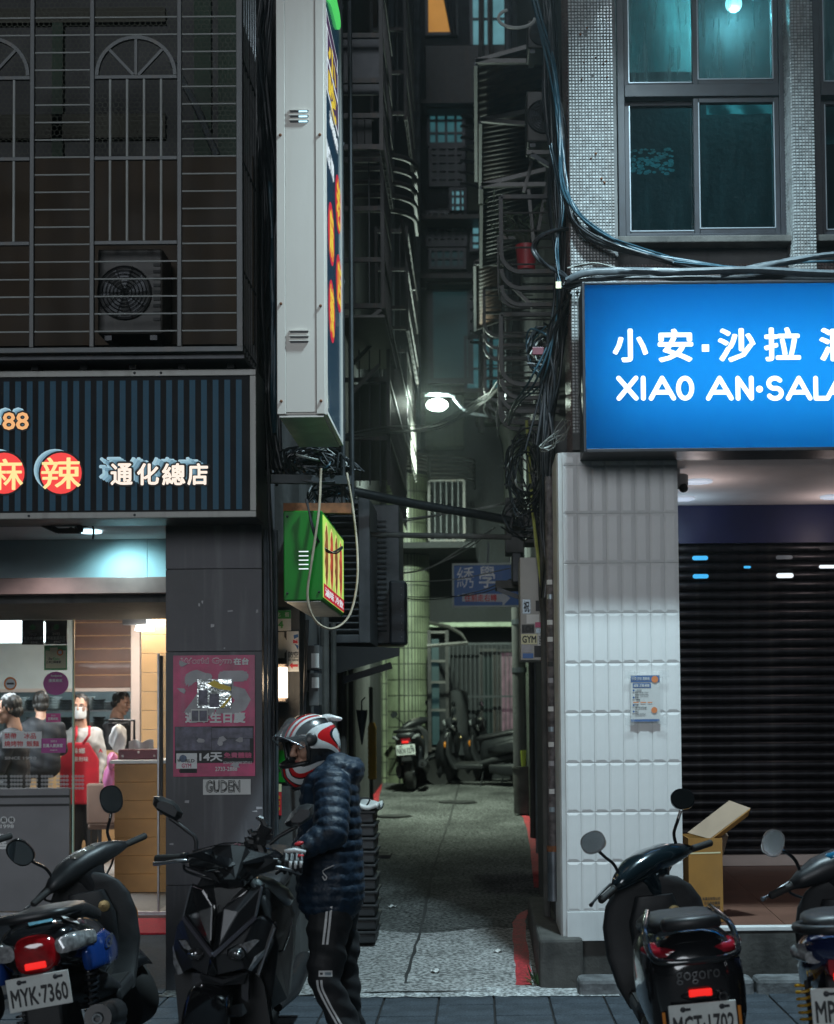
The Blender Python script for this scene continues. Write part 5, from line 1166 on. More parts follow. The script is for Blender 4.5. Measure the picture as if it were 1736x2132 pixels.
# louvred housings and outdoor units on the left
M('louvre_metal', (.09, .093, .1), .45, .4, var=.25, vs=8, streak=.3)
lv = T('louvre_box', 'big grey louvred housing jutting from the left alley wall', 'louvre housing', W(720, 1338, 10.8))
x0, x1, z0, z1 = RC(660, 1035, 770, 1338, 10.8)
MB().box(x1-.085, x1, 10.8, 11.6, z0, z1).box(x0, x1-.086, 10.8, 11.6, z0, z0+.06).box(x0, x1-.086, 10.8, 11.6, z1-.05, z1).box(x0, x0+.05, 10.8, 11.6, z0+.061, z1-.051).build('housing', 'louvre_metal', lv, bevel=.004)
bx('back', 'black', lv, x0+.051, x1-.087, 11.5, 11.59, z0+.061, z1-.051); s0 = None
for i in range(19):
    z = z0+.085+i*(z1-z0-.14)/19
    if not s0: s0 = MB().obox(((x0+x1-.036)/2, 10.83, z), (x1-x0-.14, .05, .012), (radians(-35), 0, 0)).build('louvre', 'louvre_metal', lv)
    else: again('louvre', s0, (WL[s0.name].x, WL[s0.name].y, z-.018), lv)
lu = T('air_conditioner', 'dark outdoor unit with a perforated end panel on the left alley wall', 'air conditioner', W(800, 1340, 11.8))
x0, x1, z0, z1 = RC(772, 1050, 832, 1340, 11.8)
bx('casing', 'louvre_metal', lu, x0, x1, 11.8, 12.4, z0, z1, bevel=.01)
for i in range(22): z = z0+.1+i*(z1-z0-.2)/22; bx('louvre', 'dark_alu', lu, x0+.03, x0+(x1-x0)*.55, 11.785, 11.799, z, z+.012)
x0, x1, z0, z1 = RC(810, 1208, 846, 1342, 11.6)
bx('end_panel', 'dark_alu', lu, x0, x1, 11.6, 11.78, z0, z1, bevel=.02); m = MB()
for i in range(8): m.lathe([(.005, 0), (.0, -.004)], ((x0+x1)/2+.03, 11.598, z0+.06+i*(z1-z0-.12)/7), 'y', 6)
m.build('bolt', 'steel', lu)
sl_ = T('wall_shelf', 'dark slanted bracket shelf under the louvred housings', 'bracket', W(740, 1390, 11.0))
MB().add([W(690, 1345, 10.8), W(832, 1348, 10.8), W(832, 1365, 10.8), W(690, 1405, 10.8)]+[W(690, 1345, 12.2), W(832, 1348, 12.2), W(832, 1365, 12.2), W(690, 1405, 12.2)], [(0, 1, 2, 3), (7, 6, 5, 4), (0, 4, 5, 1), (1, 5, 6, 2), (2, 6, 7, 3), (3, 7, 4, 0)]).build('shelf', 'black', sl_)
MB().bar(W(715, 1416, 10.9), W(815, 1385, 10.9), .05).build('arm', 'dark_alu', sl_)
# left wall clutter at street level
mb_ = T('meter_box', 'grey meter boxes with small notices on the left alley wall', 'meter boxes', W(650, 1450, 9.18))
for q in ((630, 1345, 668, 1395), (626, 1400, 645, 1440), (646, 1402, 667, 1470)): a = RC(*q, 9.6); bx('box', 'grey_wall', mb_, a[0], a[1], 9.5, 9.7, a[2], a[3], bevel=.006)
for q in ((648, 1360, 664, 1390), (649, 1410, 664, 1432)): a = RC(*q, 9.49); bx('notice', 'paper', mb_, a[0], a[1], 9.488, 9.492, a[2], a[3])
dr = T('shutter_door', 'dark narrow doorway shutters along the left alley wall', 'door', (-1.12, 11.5, .1))
for i in range(6): bx('panel', 'dark_alu', dr, -1.13, -1.09, 10.0+i*.5, 10.46+i*.5, .1, 2.1)
for px, r in ((676, .03), (694, .022), (712, .035), (730, .02)):
    p = W(px, 1400, 10.2+(px-676)*.03); G('wall_pipe', {676: 'thick pipe beside the meter boxes', 694: 'thin pipe second from the meter boxes', 712: 'fat dark pipe on the left alley wall', 730: 'slim pipe nearest the dark shelf arm'}[px], 'pipe', MB().tube([(p.x, p.y, .1), (p.x, p.y, 2.3)], r, 8), 'old_concrete', 'pipes on the left alley wall', smooth=True)
a = W(772, 1440, 15.5); yg = T('wire_guard', 'pale pole foot wrapped in a yellow ribbed guard', 'pole', (a.x, 15.5, gz(15.5)))
M('guard_yellow', (.55, .3, .03), .5, var=.15)
MB().tube([(a.x, 15.5, gz(15.5)), (a.x, 15.5, W(772, 1430, 15.5).z)], .022, 8).build('pole', 'cage_dim', yg, smooth=True)
za, zb_ = W(772, 1622, 15.5).z, W(772, 1512, 15.5).z; MB().lathe([(.042+.006*(i % 2), za+(zb_-za)*i/22) for i in range(23)]+[(.03, zb_+.04)], (a.x+.01, 15.5, 0), n=12).build('guard', 'guard_yellow', yg, smooth=True)
p = W(753, 1478, 12.6); M('umbrella_cloth', (.05, .08, .12), .5, var=.3)
um = T('folded_umbrella', 'dark folded umbrella hanging on the left alley wall', 'umbrella', p); MB().lathe([(.05, 0), (.052, -.01), (.012, -.26), (.004, -.3)], p, n=7).build('canopy', 'umbrella_cloth', um); MB().tube([p, p+Vector((0, 0, .08)), p+Vector((.03, 0, .11))], .006).build('handle', 'black', um)
# stack of crates with a white cover behind the rider
cs = W(765, 1870, 9.95)
stk = None; zt0 = gz(9.95)+.02; M('crate_black', (.02, .021, .023), .5, var=.3)
nz = 10; top = W(765, 1682, 9.95).z; hh = (top-zt0)/nz; cx_ = W(758, 1750, 9.95).x
for i in range(nz):
    c = T('plastic_crate', 'black plastic crate in the stack behind the rider, %s from the ground' % NTH[i], 'crate', (cx_, 9.95, zt0+i*hh), 'stacked black crates')
    if not stk:
        MB().box(cx_-.17, cx_+.085, 9.75, 10.15, zt0+.002, zt0+hh*.72).build('crate', 'crate_black', c, bevel=.01); MB().box(cx_-.18, cx_+.1, 9.74, 10.16, zt0+hh*.722, zt0+hh*.94).build('rim', 'crate_black', c, bevel=.006); stk = c
    else:
        for chd in stk.children:
            d = chd.copy(); COL.objects.link(d); d.parent = c; d.location.x += R.uniform(-.008, .008)
a = RC(735, 1640, 791, 1682, 9.9); M('white_sheet', (.62, .64, .62), .45, var=.15, vs=8)
wc = T('folded_sheet', 'crumpled white plastic sheet folded on top of the black crates', 'plastic sheet', ((a[0]+a[1])/2, 9.9, top))
MB().grid(lambda u, v: (a[0]+(a[1]-a[0])*u, 9.72+.45*v, top+.035+.012*sin(u*8+v*5)+.01*sin(v*13+u*3)), 16, 12).build('sheet', 'white_sheet', wc, smooth=180, solid=.03)
MB().tube(spline([(a[0], 9.75, top+.07), (a[1]-.06, 9.74, top+.075), (a[1]-.1, 9.72, top+.0)]), .006).build('strap', 'black', wc)
# ------------------------------------------------------------------ right side of the alley
def awning(label, pa, pb, pc_, Y, D, mat, n=18):
    """corrugated sheet falling from the wall (pb) to its lip (pa), carried on a triangular frame"""
    A, B = W(*pa, Y), W(*pb, Y); g = T('awning', label, 'awning', A); C_ = W(*pc_, Y)
    vs = MB().grid(lambda u, v: (A.x+(B.x-A.x)*u, Y+.02+D*v, A.z+.03+(B.z-A.z)*u+.012*sin(v*n*2*pi)), 1, n*6); vs.build('sheet', mat, g, smooth=180, solid=.006)
    MB().bar(A, B, .035).build('rafter', 'cage_dim', g); MB().bar(A, C_, .035).build('tie', 'cage_dim', g)
    MB().bar(A+Vector((0, D, 0)), B+Vector((0, D, 0)), .035).build('rafter', 'cage_dim', g); MB().bar(A+Vector((0, .02, -.01)), A+Vector((0, D, -.01)), .03).build('lip', 'frame_dark', g)
M('awning_brown', (.16, .09, .06), .6, var=.4, vs=6, streak=.4); M('awning_dark', (.06, .06, .06), .6, var=.4, vs=6)
awning('highest brown corrugated awning on the right alley wall', (990, 128), (1142, 86), (1142, 128), 11.6, 2.6, 'awning_brown')
awning('dark awning with a pale triangular frame below the hung air conditioner', (1002, 386), (1150, 350), (1150, 384), 12.2, 2.2, 'awning_dark')
awning('small awning low on the right above the far teal window', (988, 548), (1050, 525), (1050, 550), 14.5, 2.5, 'awning_brown')
awning('second brown awning just beneath the highest one on the right', (1000, 250), (1142, 225), (1142, 262), 12.4, 2.0, 'awning_brown')
a = RC(1096, 188, 1180, 312, 10.2); aircon('pale air conditioner hung under the brown awnings on the right', a[0], a[1], 10.2, 10.5, a[2]+.06, a[3])
wbr = T('wall_bracket', 'pale angle bracket holding the hung air conditioner on the right', 'bracket', W(1140, 320, 10.25)); MB().bar(W(1096, 318, 10.22), W(1195, 318, 10.22), .03).build('shelf', 'cage_dim', wbr); MB().bar(W(1105, 322, 10.22), W(1190, 372, 10.22), .03).build('strut', 'frame_dark', wbr)
def jcage(label, px, Y, bars, drop, mat='cage_dark'):
    """cage whose outer post bends back in a J at the foot"""
    x0, x1, z0, z1 = RC(*px, Y); g = T('window_cage', label, 'balcony cage', ((x0+x1)/2, Y, z0)); r = min(.14, (x1-x0)*.4)
    P = [(x1, Y, z1), (x0, Y, z1), (x0, Y, z0+r)]+[(x0+r*(1-cos(t*pi/16)), Y, z0+r*(1-sin(t*pi/16))) for t in range(1, 9)]+[(x1, Y, z0)]
    for yy in (0, .9):
        m = MB()
        for p, q in zip(P, P[1:]): m.bar(Vector(p)+Vector((0, yy, 0)), Vector(q)+Vector((0, yy, 0)), .03)
        m.build('frame', mat, g)
    for py in bars: z = W((px[0]+px[2])/2, py, Y).z; MB().tube([(x0, Y, z), (x1, Y, z)], .007, 6).build('bar', 'cage_dim', g, smooth=True); MB().tube([(x0, Y, z), (x0, Y+.9, z)], .007, 6).build('bar', 'cage_dim', g, smooth=True)
    for k in drop:
        Z = z0-k; Q = [(x0, Y, Z+r)]+[(x0+r*(1-cos(t*pi/16)), Y, Z+r*(1-sin(t*pi/16))) for t in range(1, 9)]+[(x1, Y, Z)]; m = MB()
        for p, q in zip(Q, Q[1:]): m.bar(p, q, .028)
        m.build('rib', mat, g)
    for i in range(5): MB().tube([(x0+r+.02, Y+.1+i*.2, z0), (x1, Y+.1+i*.2, z0)], .008, 5).build('floor_bar', 'frame_dark', g)
    return g
jcage('balcony cage holding a red plant pot on the right alley wall', (1043, 410, 1182, 566), 10.4, (443, 480, 515, 550), (.12, .24))
jcage('balcony cage under the one with the red pot', (1043, 655, 1182, 800), 10.6, (665, 692, 720, 748, 775), (.1, .2))
jcage('lowest dark balcony cage on the right above the pale drum', (1040, 800, 1170, 880), 11.2, (812, 828, 845, 860), (.05,))
a = RC(1074, 512, 1117, 563, 10.75); M('pot_red', (.4, .03, .04), .5, var=.2)
pt = T('plant_pot', 'red plastic plant pot standing in the right balcony cage', 'plant pot', ((a[0]+a[1])/2, 10.75, a[2])); rp = (a[1]-a[0])/2; MB().lathe([(rp*.85, 0), (rp, a[3]-a[2]-.03), (rp*1.06, a[3]-a[2]-.03), (rp*1.06, a[3]-a[2]), (rp*.9, a[3]-a[2]), (rp*.9, a[3]-a[2]-.03), (.01, a[3]-a[2]-.03)], ((a[0]+a[1])/2, 10.75, a[2]), n=18).build('pot', 'pot_red', pt, smooth=True)
M('twig', (.07, .075, .05), .8, var=.4); m = MB(); rr = random.Random(4); b0 = Vector(((a[0]+a[1])/2, 10.75, a[3]-.02)); M('leaf', (.06, .085, .05), .6, var=.4); lf_ = MB()
for i in range(26):
    d = Vector((rr.uniform(-.3, .24), rr.uniform(-.12, .12), rr.uniform(.12, .42))); P = spline([b0, b0+d*.5+Vector((0, 0, .04)), b0+d], 4); m.tube(P, [.004-.003*k/len(P) for k in range(len(P))], 4)
    for k in range(3): q = P[-1-k*2]; t = Vector((rr.uniform(-1, 1), rr.uniform(-1, 1), rr.uniform(-.6, .9))).normalized(); s_ = t.cross(Vector((0, 1, .3))).normalized()*.009; lf_.add([q, q+t*.04+s_, q+t*.085, q+t*.04-s_], [(0, 1, 2, 3)])
pn = T('potted_plant', 'spindly plant growing from the red pot in the cage', 'plant', b0); m.build('stem', 'twig', pn); lf_.build('foliage', 'leaf', pn)
# pale drum (bent sheet) catching the lamp light, and boxes below
a = RC(1046, 880, 1130, 1050, 12.0); M('bamboo', (.3, .32, .08), .6, var=.3, vs=12); M('pale_green', (.3, .36, .26), .5, var=.3, vs=6, streak=.3)
pd = T('vent_duct', 'pale bent duct on the right wall lit by the alley lamp', 'duct', ((a[0]+a[1])/2, 12.2, a[2])); m = MB()
m.loft([[(a[1]+.2, 12.0+.3*s_, a[3]), (a[0]+.0+k*.0, 12.0+.3*s_, a[3])][::1] for s_ in (0, 1) for k in (0,)]) if False else None
P = [W(1050, 884, 12), W(1062, 920, 12), W(1066, 960, 12), W(1066, 1045, 12)]
MB().tube(spline(P), .07, 12).build('duct', 'pale_green', pd, smooth=True); MB().tube(spline([p+Vector((.2, 0, 0)) for p in P]), .085, 12).build('duct', 'pale_green', pd, smooth=True)
MB().tube([W(1045, 882, 11.95), W(1135, 882, 11.95)], .03).build('collar', 'pale_green', pd, smooth=True)
bxs = T('junction_box', 'dark junction box below the pale duct on the right wall', 'junction box', W(1090, 1120, 10.9))
for q, yy in (((1052, 1035, 1090, 1150), 11.2), ((1092, 1060, 1140, 1130), 10.8), ((1066, 1150, 1086, 1212), 10.4)): a = RC(*q, yy); bx('box', 'grey_wall' if yy != 10.4 else 'dark_alu', bxs, a[0], a[1], yy, yy+.3, a[2], a[3], bevel=.008)
a = RC(1032, 1208, 1085, 1224, 10.6); lg = T('wall_ledge', 'small pale concrete ledge with a drooping dark arm on the right', 'ledge', ((a[0]+a[1])/2, 10.6, a[2])); bx('slab', 'old_concrete', lg, a[0], a[1]+.05, 10.6, 10.9, a[2], a[3]); MB().bar(W(1035, 1226, 10.6), W(1085, 1245, 10.6), .03).build('arm', 'dark_alu', lg)
# blue school sign
Y = 15.0; M('school_blue', (.05, .15, .42), .5, var=.15, streak=.2, scol=(.2, .22, .25)); M('sign_edge', (.45, .5, .46), .5, var=.2)
a = RC(941, 1172, 1098, 1264, Y); sc_ = T('school_sign', 'faded blue school sign with white brush characters and an arrow', 'sign', ((a[0]+a[1])/2, Y, a[2]))
MB().box(a[0], a[1], Y, Y+.03, a[2], a[2]+.02).box(a[0], a[1], Y, Y+.03, a[3]-.02, a[3]).box(a[0], a[0]+.02, Y+.001, Y+.03, a[2]+.0201, a[3]-.0201).build('frame', 'sign_edge', sc_)
bx('panel', 'school_blue', sc_, a[0]+.01, a[1], Y+.012, Y+.028, a[2]+.012, a[3]-.012)
M('brush_white', (.8, .82, .84), .6, var=.25, vs=20); M('arrow_band', (.6, .62, .66), .6, var=.2)
m = MB(); text(m, '綉', fpx(951, 1180, 987, 1224, Y+.01), .0); text(m, '學', fpx(997, 1178, 1031, 1224, Y+.01), .015); q = RC(962, 1236, 1048, 1253, Y+.01); m.build('lettering', 'brush_white', sc_)
m = MB(); m.add([W(*p, Y+.0105) for p in ((962, 1252), (1046, 1253), (1046, 1262), (1062, 1245), (1046, 1231), (1046, 1236), (962, 1236))], [tuple(range(7))]); m.build('arrow', 'arrow_band', sc_)
m = MB(); text(m, '往前走右轉', fpx(967, 1237, 1034, 1252, Y+.0085), .03); m.build('lettering', 'print_red', sc_)
for px in (1015, 1060): MB().bar(W(px, 1172, Y+.04), W(px+2, 1130, Y+.04), .02).build('hanger', 'frame_dark', sc_)
# electric cabinet with stickers
Y = 9.75; a = RC(1083, 1160, 1148, 1374, Y); M('cabinet_grey', (.4, .385, .36), .55, var=.15, vs=4, streak=.4, scol=(.15, .12, .1))
ec = T('electric_cabinet', 'pale metal electric cabinet covered in small stickers', 'cabinet', ((a[0]+a[1])/2, Y, a[2])); bx('cabinet', 'cabinet_grey', ec, a[0], a[1]+.02, Y, Y+.4, a[2], a[3], bevel=.005)
rr = random.Random(9)
for k, (q, mt, tx) in enumerate((((1088, 1248, 1104, 1277), 'gasket', '祝'), ((1115, 1250, 1146, 1272), 'ink', ''), ((1096, 1279, 1122, 1298), 'paper', ''), ((1086, 1300, 1112, 1318), 'grey_wall', 'LCH'), ((1114, 1295, 1140, 1306), 'poster_pink', ''), ((1116, 1308, 1140, 1318), 'gasket', ''), ((1085, 1320, 1118, 1341), 'sticker_cream', 'GYM'), ((1119, 1320, 1140, 1344), 'paper', 'JSON\nZENO'), ((1086, 1342, 1106, 1358), 'poster_silver', ''), ((1112, 1344, 1140, 1368), 'ink', ''), ((1088, 1360, 1110, 1370), 'school_blue', ''))):
    b = RC(*q, Y-.002); bx('sticker', mt, ec, b[0], b[1], Y-.0025-.0003*k, Y-.0005, b[2], b[3])
    if tx: m = MB(); text(m, tx, fpx(q[0]+2, q[1]+3, q[2]-2, q[3]-3, Y-.007), .03); m.build('print', 'ink', ec)
# corner pipe with peeled stickers
M('peeled_pipe', (.1, .085, .085), .6, var=.7, vs=28, bump=.4, bs=50, streak=.3, scol=(.4, .4, .4))
p = W(1150, 1600, 9.12); cp = T('corner_pipe', 'dark drain pipe with peeled stickers beside the white tiled pillar', 'pipe', (p.x, 9.12, .3)); z0 = W(1150, 1868, 9.12).z
MB().tube([(p.x, 9.12, 3.1), (p.x, 9.12, z0)], .03, 12).build('pipe', 'peeled_pipe', cp, smooth=True); MB().tube([(p.x, 9.12, z0-.02), (p.x, 9.12, W(1150, 1770, 9.12).z)], .038, 12).build('foot', 'galv', cp, smooth=True); MB().tube([(p.x, 9.12, W(1150, 1772, 9.12).z), (p.x, 9.12, W(1150, 1760, 9.12).z)], .042, 12).build('joint', 'rust', cp, smooth=True)
for i in range(12): z = 1.0+i*.13+rr.uniform(-.03, .03); b = MB(); b.grid(lambda u, v: (p.x+.0312*sin(-.9+1.2*u), 9.12-.0312*cos(-.9+1.2*u), z+v*rr.choice((.03,))), 4, 1); b.build('sticker', rr.choice(('paper', 'poster_silver', 'ink', 'gasket')), cp)
p2 = W(1136, 1600, 9.5); G('drain_pipe', 'grey pipe just behind the peeled sticker pipe', 'pipe', MB().tube([(p2.x, 9.5, .25), (p2.x, 9.5, 3.0)], .025, 10), 'old_concrete', smooth=True)
# pole with its bin and cup
pz = W(1083, 1600, 17.5); pg = gz(17.5)
po = T('utility_pole', 'grey utility pole standing by the right alley wall', 'pole', (pz.x, 17.5, pg)); MB().tube([(pz.x, 17.5, pg), (pz.x-.01, 17.5, 5.2)], .082, 16).build('pole', 'grey_wall', po, smooth=True)
for py in (1300, 1400): z = W(1083, py, 17.5).z; MB().tube([(pz.x, 17.5, z), (pz.x, 17.5, z+.06)], .09, 16).build('band', 'galv', po, smooth=True)
q = W(1090, 1640, 17.3); bn = T('waste_bin', 'dark round bin at the foot of the alley pole', 'bin', (q.x, 17.3, gz(17.3))); MB().lathe([(.115, .02), (.128, .55), (.135, .55), (.135, .575), (.115, .575), (.11, .1), (.0, .1)], (q.x, 17.3, gz(17.3)), n=22).build('bin', 'old_concrete', bn, smooth=True)
q2 = W(1090, 1595, 17.2); M('cup_lime', (.35, .42, .05), .4, var=.1); G('drink_cup', 'lime green drink cup left on the dark round bin', 'cup', MB().lathe([(.025, 0), (.036, .19), (.032, .19), (.02, .02), (0, .02)], (q2.x, 17.22, gz(17.3)+.577), n=14), 'cup_lime', smooth=True)
for n_, px in enumerate((1108, 1117, 1126)): q = W(px, 1500, 15.2-n_*1.2); G('wall_pipe', ('pale grey pipe right behind the alley pole', 'thin pipe between the alley pole and the cabinet', 'dark pipe under the stickered cabinet')[n_], 'pipe', MB().tube([(q.x, q.y, gz(q.y)), (q.x, q.y, 2.6)], (.035, .02, .03)[n_], 8), ('cage_dark', 'galv', 'old_concrete')[n_], 'pipes on the right alley wall', smooth=True)
# pipes and bars that cross the alley
G('cross_pipe', 'thick dark conduit sloping across the alley', 'conduit', MB().tube(spline([W(700, 1015, 10.5), W(770, 1030, 10.6), W(880, 1052, 10.8), W(1000, 1072, 11), W(1095, 1090, 11.1)]), .034, 10), 'cable_black', smooth=True)
G('cross_bar', 'thin rusty bar spanning the alley below the dark conduit', 'bar', MB().tube([W(735, 1112, 10.9), W(1065, 1118, 10.9)], .02, 8), 'old_concrete', smooth=True)
# more of the stacked clutter higher up the alley
c4 = cage('dark balcony cage far up the left wall behind the topmost one', (770, -60, 846, 250), 14.6, 2.0, (-40, 60, 150, 235), 2, bars=3)
c5 = cage('dim balcony cage behind the curved rails on the left wall', (780, 470, 850, 690), 14.8, 2.5, (480, 560, 640, 682), 2, bars=3)
c6 = cage('dim balcony cage low on the left wall near the alley lamp', (790, 720, 848, 930), 16.4, 2.5, (730, 800, 870, 922), 2, bars=3)
jcage('shadowy balcony cage far down the right wall beneath the highest awning', (1000, 268, 1120, 352), 14.2, (285, 305, 325), (.15,), 'cage_dark')
jcage('shadowy balcony cage on the right wall beside the wide dark window', (1008, 600, 1110, 700), 14.6, (615, 640, 665), (.12, .24), 'cage_dark')
jcage('small balcony cage on the right wall just above the alley lamp arm', (1010, 745, 1110, 835), 14.9, (760, 785, 810), (.1,), 'cage_dark')
for k_, (px, Y, r, y1_, lab) in enumerate(((868, 20.5, .05, 935, 'tall drain pipe on the end wall left of the teal windows'), (1002, 22.3, .045, 900, 'tall drain pipe on the end wall right of the teal windows'), (1058, 16.5, .04, 1100, 'thin drain pipe high on the right alley wall'), (1022, 21.9, .03, 880, 'narrow conduit on the end wall beside the small teal pane'), (815, 17.2, .035, 1000, 'drain pipe on the left wall behind the stacked cages'))):
    G('drain_pipe', lab, 'pipe', MB().tube([W(px, -80, Y), W(px, y1_, Y)], r, 8), ('galv', 'cage_dim')[k_ % 2], smooth=True)
for k_, (q, mt) in enumerate((((884, 92, 1054, 225), 'cage_dark'), ((972, 300, 1010, 440), 'alley_wall_green'), ((885, 566, 990, 592), 'cage_dark'), ((990, 836, 1050, 880), 'alley_wall_green'), ((884, 812, 965, 930), 'alley_wall_green'))):
    a = RC(*q, YB-.2); bx('panel', mt, eb, a[0], a[1], YB-.2, YB+.12, a[2], a[3], bevel=.02)
for py in (205, 446, 570, 808): a = RC(866, py, 1060, py+9, YB-.35); bx('string_course', 'cage_dark', eb, a[0], a[1], YB-.35, YB+.12, a[2], a[3])
a = RC(1098, 40, 1165, 100, 11.0); aircon('dark air conditioner tucked above the highest awning on the right', a[0], a[1], 11.0, 11.3, a[2], a[3])
G('dish_antenna', 'pale satellite dish hoop above the highest awning', 'antenna', MB().tube([W(1075+38*cos(t*pi/9), 38+20*sin(t*pi/9), 10.8) for t in range(13)], .012, 6), 'cage_bar', smooth=True)
for k_, (px0, py0, px1, py1) in enumerate(((1060, 590, 1110, 640), (1100, 395, 1112, 520), (1128, 262, 1090, 400), (1150, 330, 1120, 480))): G('strut', ('short brace below the red pot cage', 'upright brace in front of the red pot cage', 'slanting brace under the hung air conditioner', 'long brace beside the cable curtain')[k_], 'brace', MB().bar(W(px0, py0, 10.7), W(px1, py1, 10.7), .025), 'cage_dim')
for i, (px, py, lab) in enumerate(((905, 2030, 'small white paper scrap on the alley mouth floor by the crack'), (1035, 1985, 'crushed pale wrapper beside the red painted line'), (815, 1890, 'scrap of paper on the alley floor behind the rider'))):
    c = gpx(px, py); c.z = alley_z(c.x, c.y); G('litter_scrap', lab, 'litter', MB().grid(lambda u, v: (c.x+.05*(u-.5)+.01*v, c.y+.06*(v-.5), c.z+.016+.008*sin(u*7+v*4+i)), 5, 4), 'paper', 'litter on the alley floor', solid=.002)
M('weed_green', (.03, .07, .02), .6, var=.3); m = MB(); rr = random.Random(8)
for i in range(16):
    b = Vector((.33+rr.uniform(-.02, .01), 8.6+rr.uniform(-.05, .12), .02)); d = Vector((rr.uniform(-.09, .02), rr.uniform(-.06, .05), rr.uniform(.03, .12))); s_ = d.cross(Vector((0, 0, 1))).normalized()*.008; m.add([b-s_*.5, b+d*.5+s_, b+d, b+d*.5-s_], [(0, 1, 2, 3)])
G('weed', 'small green weed sprouting at the foot of the concrete ledge', 'plant', m, 'weed_green')
# ------------------------------------------------------------------ street lamp over the pavement (out of view, known by the light it casts)
sl = Vector((1.05, 6.9, 6.75)); GLOW('street_lens', (.75, .93, 1), 30)
st = T('street_lamp', 'tall street lamp over the pavement lighting the white pillar and alley mouth', 'street lamp', (3.6, 6.7, 0))
MB().tube([(3.6, 6.7, 0), (3.6, 6.7, 6.2)], [.08, .055], 14).build('pole', 'galv', st, smooth=True); MB().tube(spline([(3.6, 6.7, 6.2), (3.5, 6.75, 6.7), (3.0, 6.85, 6.9), (1.3, 6.9, 6.92)]), .035, 10).build('arm', 'galv', st, smooth=True)
MB().sec([(.75, 6.9, 6.86, .02, .02), (.85, 6.9, 6.87, .12, .05), (1.3, 6.9, 6.89, .11, .06), (1.4, 6.9, 6.9, .05, .04)], 'x', 16).build('head', 'galv', st, smooth=True)
MB().ell(sl+Vector((0, 0, .03)), (.13, .09, .06)).build('lens', 'street_lens', st, smooth=True)
light('SPOT', sl+Vector((0, 0, -.06)), 1750, (.66, .9, 1), st, .15, (0, 0, 0), 134, 1.0)
# ------------------------------------------------------------------ SCOOTERS
M('gloss_black', (.011, .012, .014), .13, var=.15, coat=1); M('satin_black', (.013, .014, .016), .42, var=.25, vs=20); M('matte_black', (.014, .015, .017), .6, var=.3, vs=25)
M('paint_blue', (.012, .055, .26), .18, .2, var=.1, coat=1); M('paint_navy', (.012, .02, .07), .15, .2, var=.1, coat=1); M('paint_petrol', (.009, .018, .024), .2, .3, var=.1, coat=1); M('paint_grey', (.03, .032, .036), .42, .3, var=.15, coat=.15)
M('edge_silver', (.3, .32, .35), .25, .7, var=.1); M('seat_vinyl', (.016, .016, .018), .45, var=.3, vs=30, bump=.2, bs=200); M('rubber', (.018, .018, .018), .75, var=.2); M('chrome', (.6, .62, .64), .12, 1, var=0); M('rim_dark', (.05, .05, .055), .3, .7, var=.2)
M('mirror_face', (.75, .82, .85), .03, 1, var=0); M('plate_white', (.62, .65, .63), .5, var=.08, vs=20); M('plate_ink', (.015, .015, .018), .5, var=.1)
M('lens_red', (.3, .006, .01), .12, var=.25, vs=40, coat=1); M('lens_clear', (.32, .33, .34), .1, .3, var=.5, vs=45, coat=1); M('lens_amber', (.6, .2, .02), .15, var=.2, coat=1); GLOW('reflector_red_glow', (1, .02, .015), .85); M('tail_dark', (.25, .01, .02), .12, var=.1, coat=1)
M('spring_yellow', (.6, .33, .02), .4, var=.1); M('gauge', (.18, .17, .15), .12, .2, var=.6, vs=30, coat=1); M('gauge_blue', (.02, .16, .3), .08, .2, var=.5, vs=10, coat=1); M('brass', (.3, .22, .1), .35, .7, var=.2)
def steer_m(deg, o=(0, .47, .86), rake=24):
    a = Vector((0, -sin(radians(rake)), cos(radians(rake)))); r = Matrix.Rotation(radians(deg), 4, a); t = Matrix.Translation(o); return t @ r @ t.inverted()
def xf(mb, mt): mb.v = [tuple(mt @ Vector(p)) for p in mb.v]; return mb
def mirror_x(mb): return mb
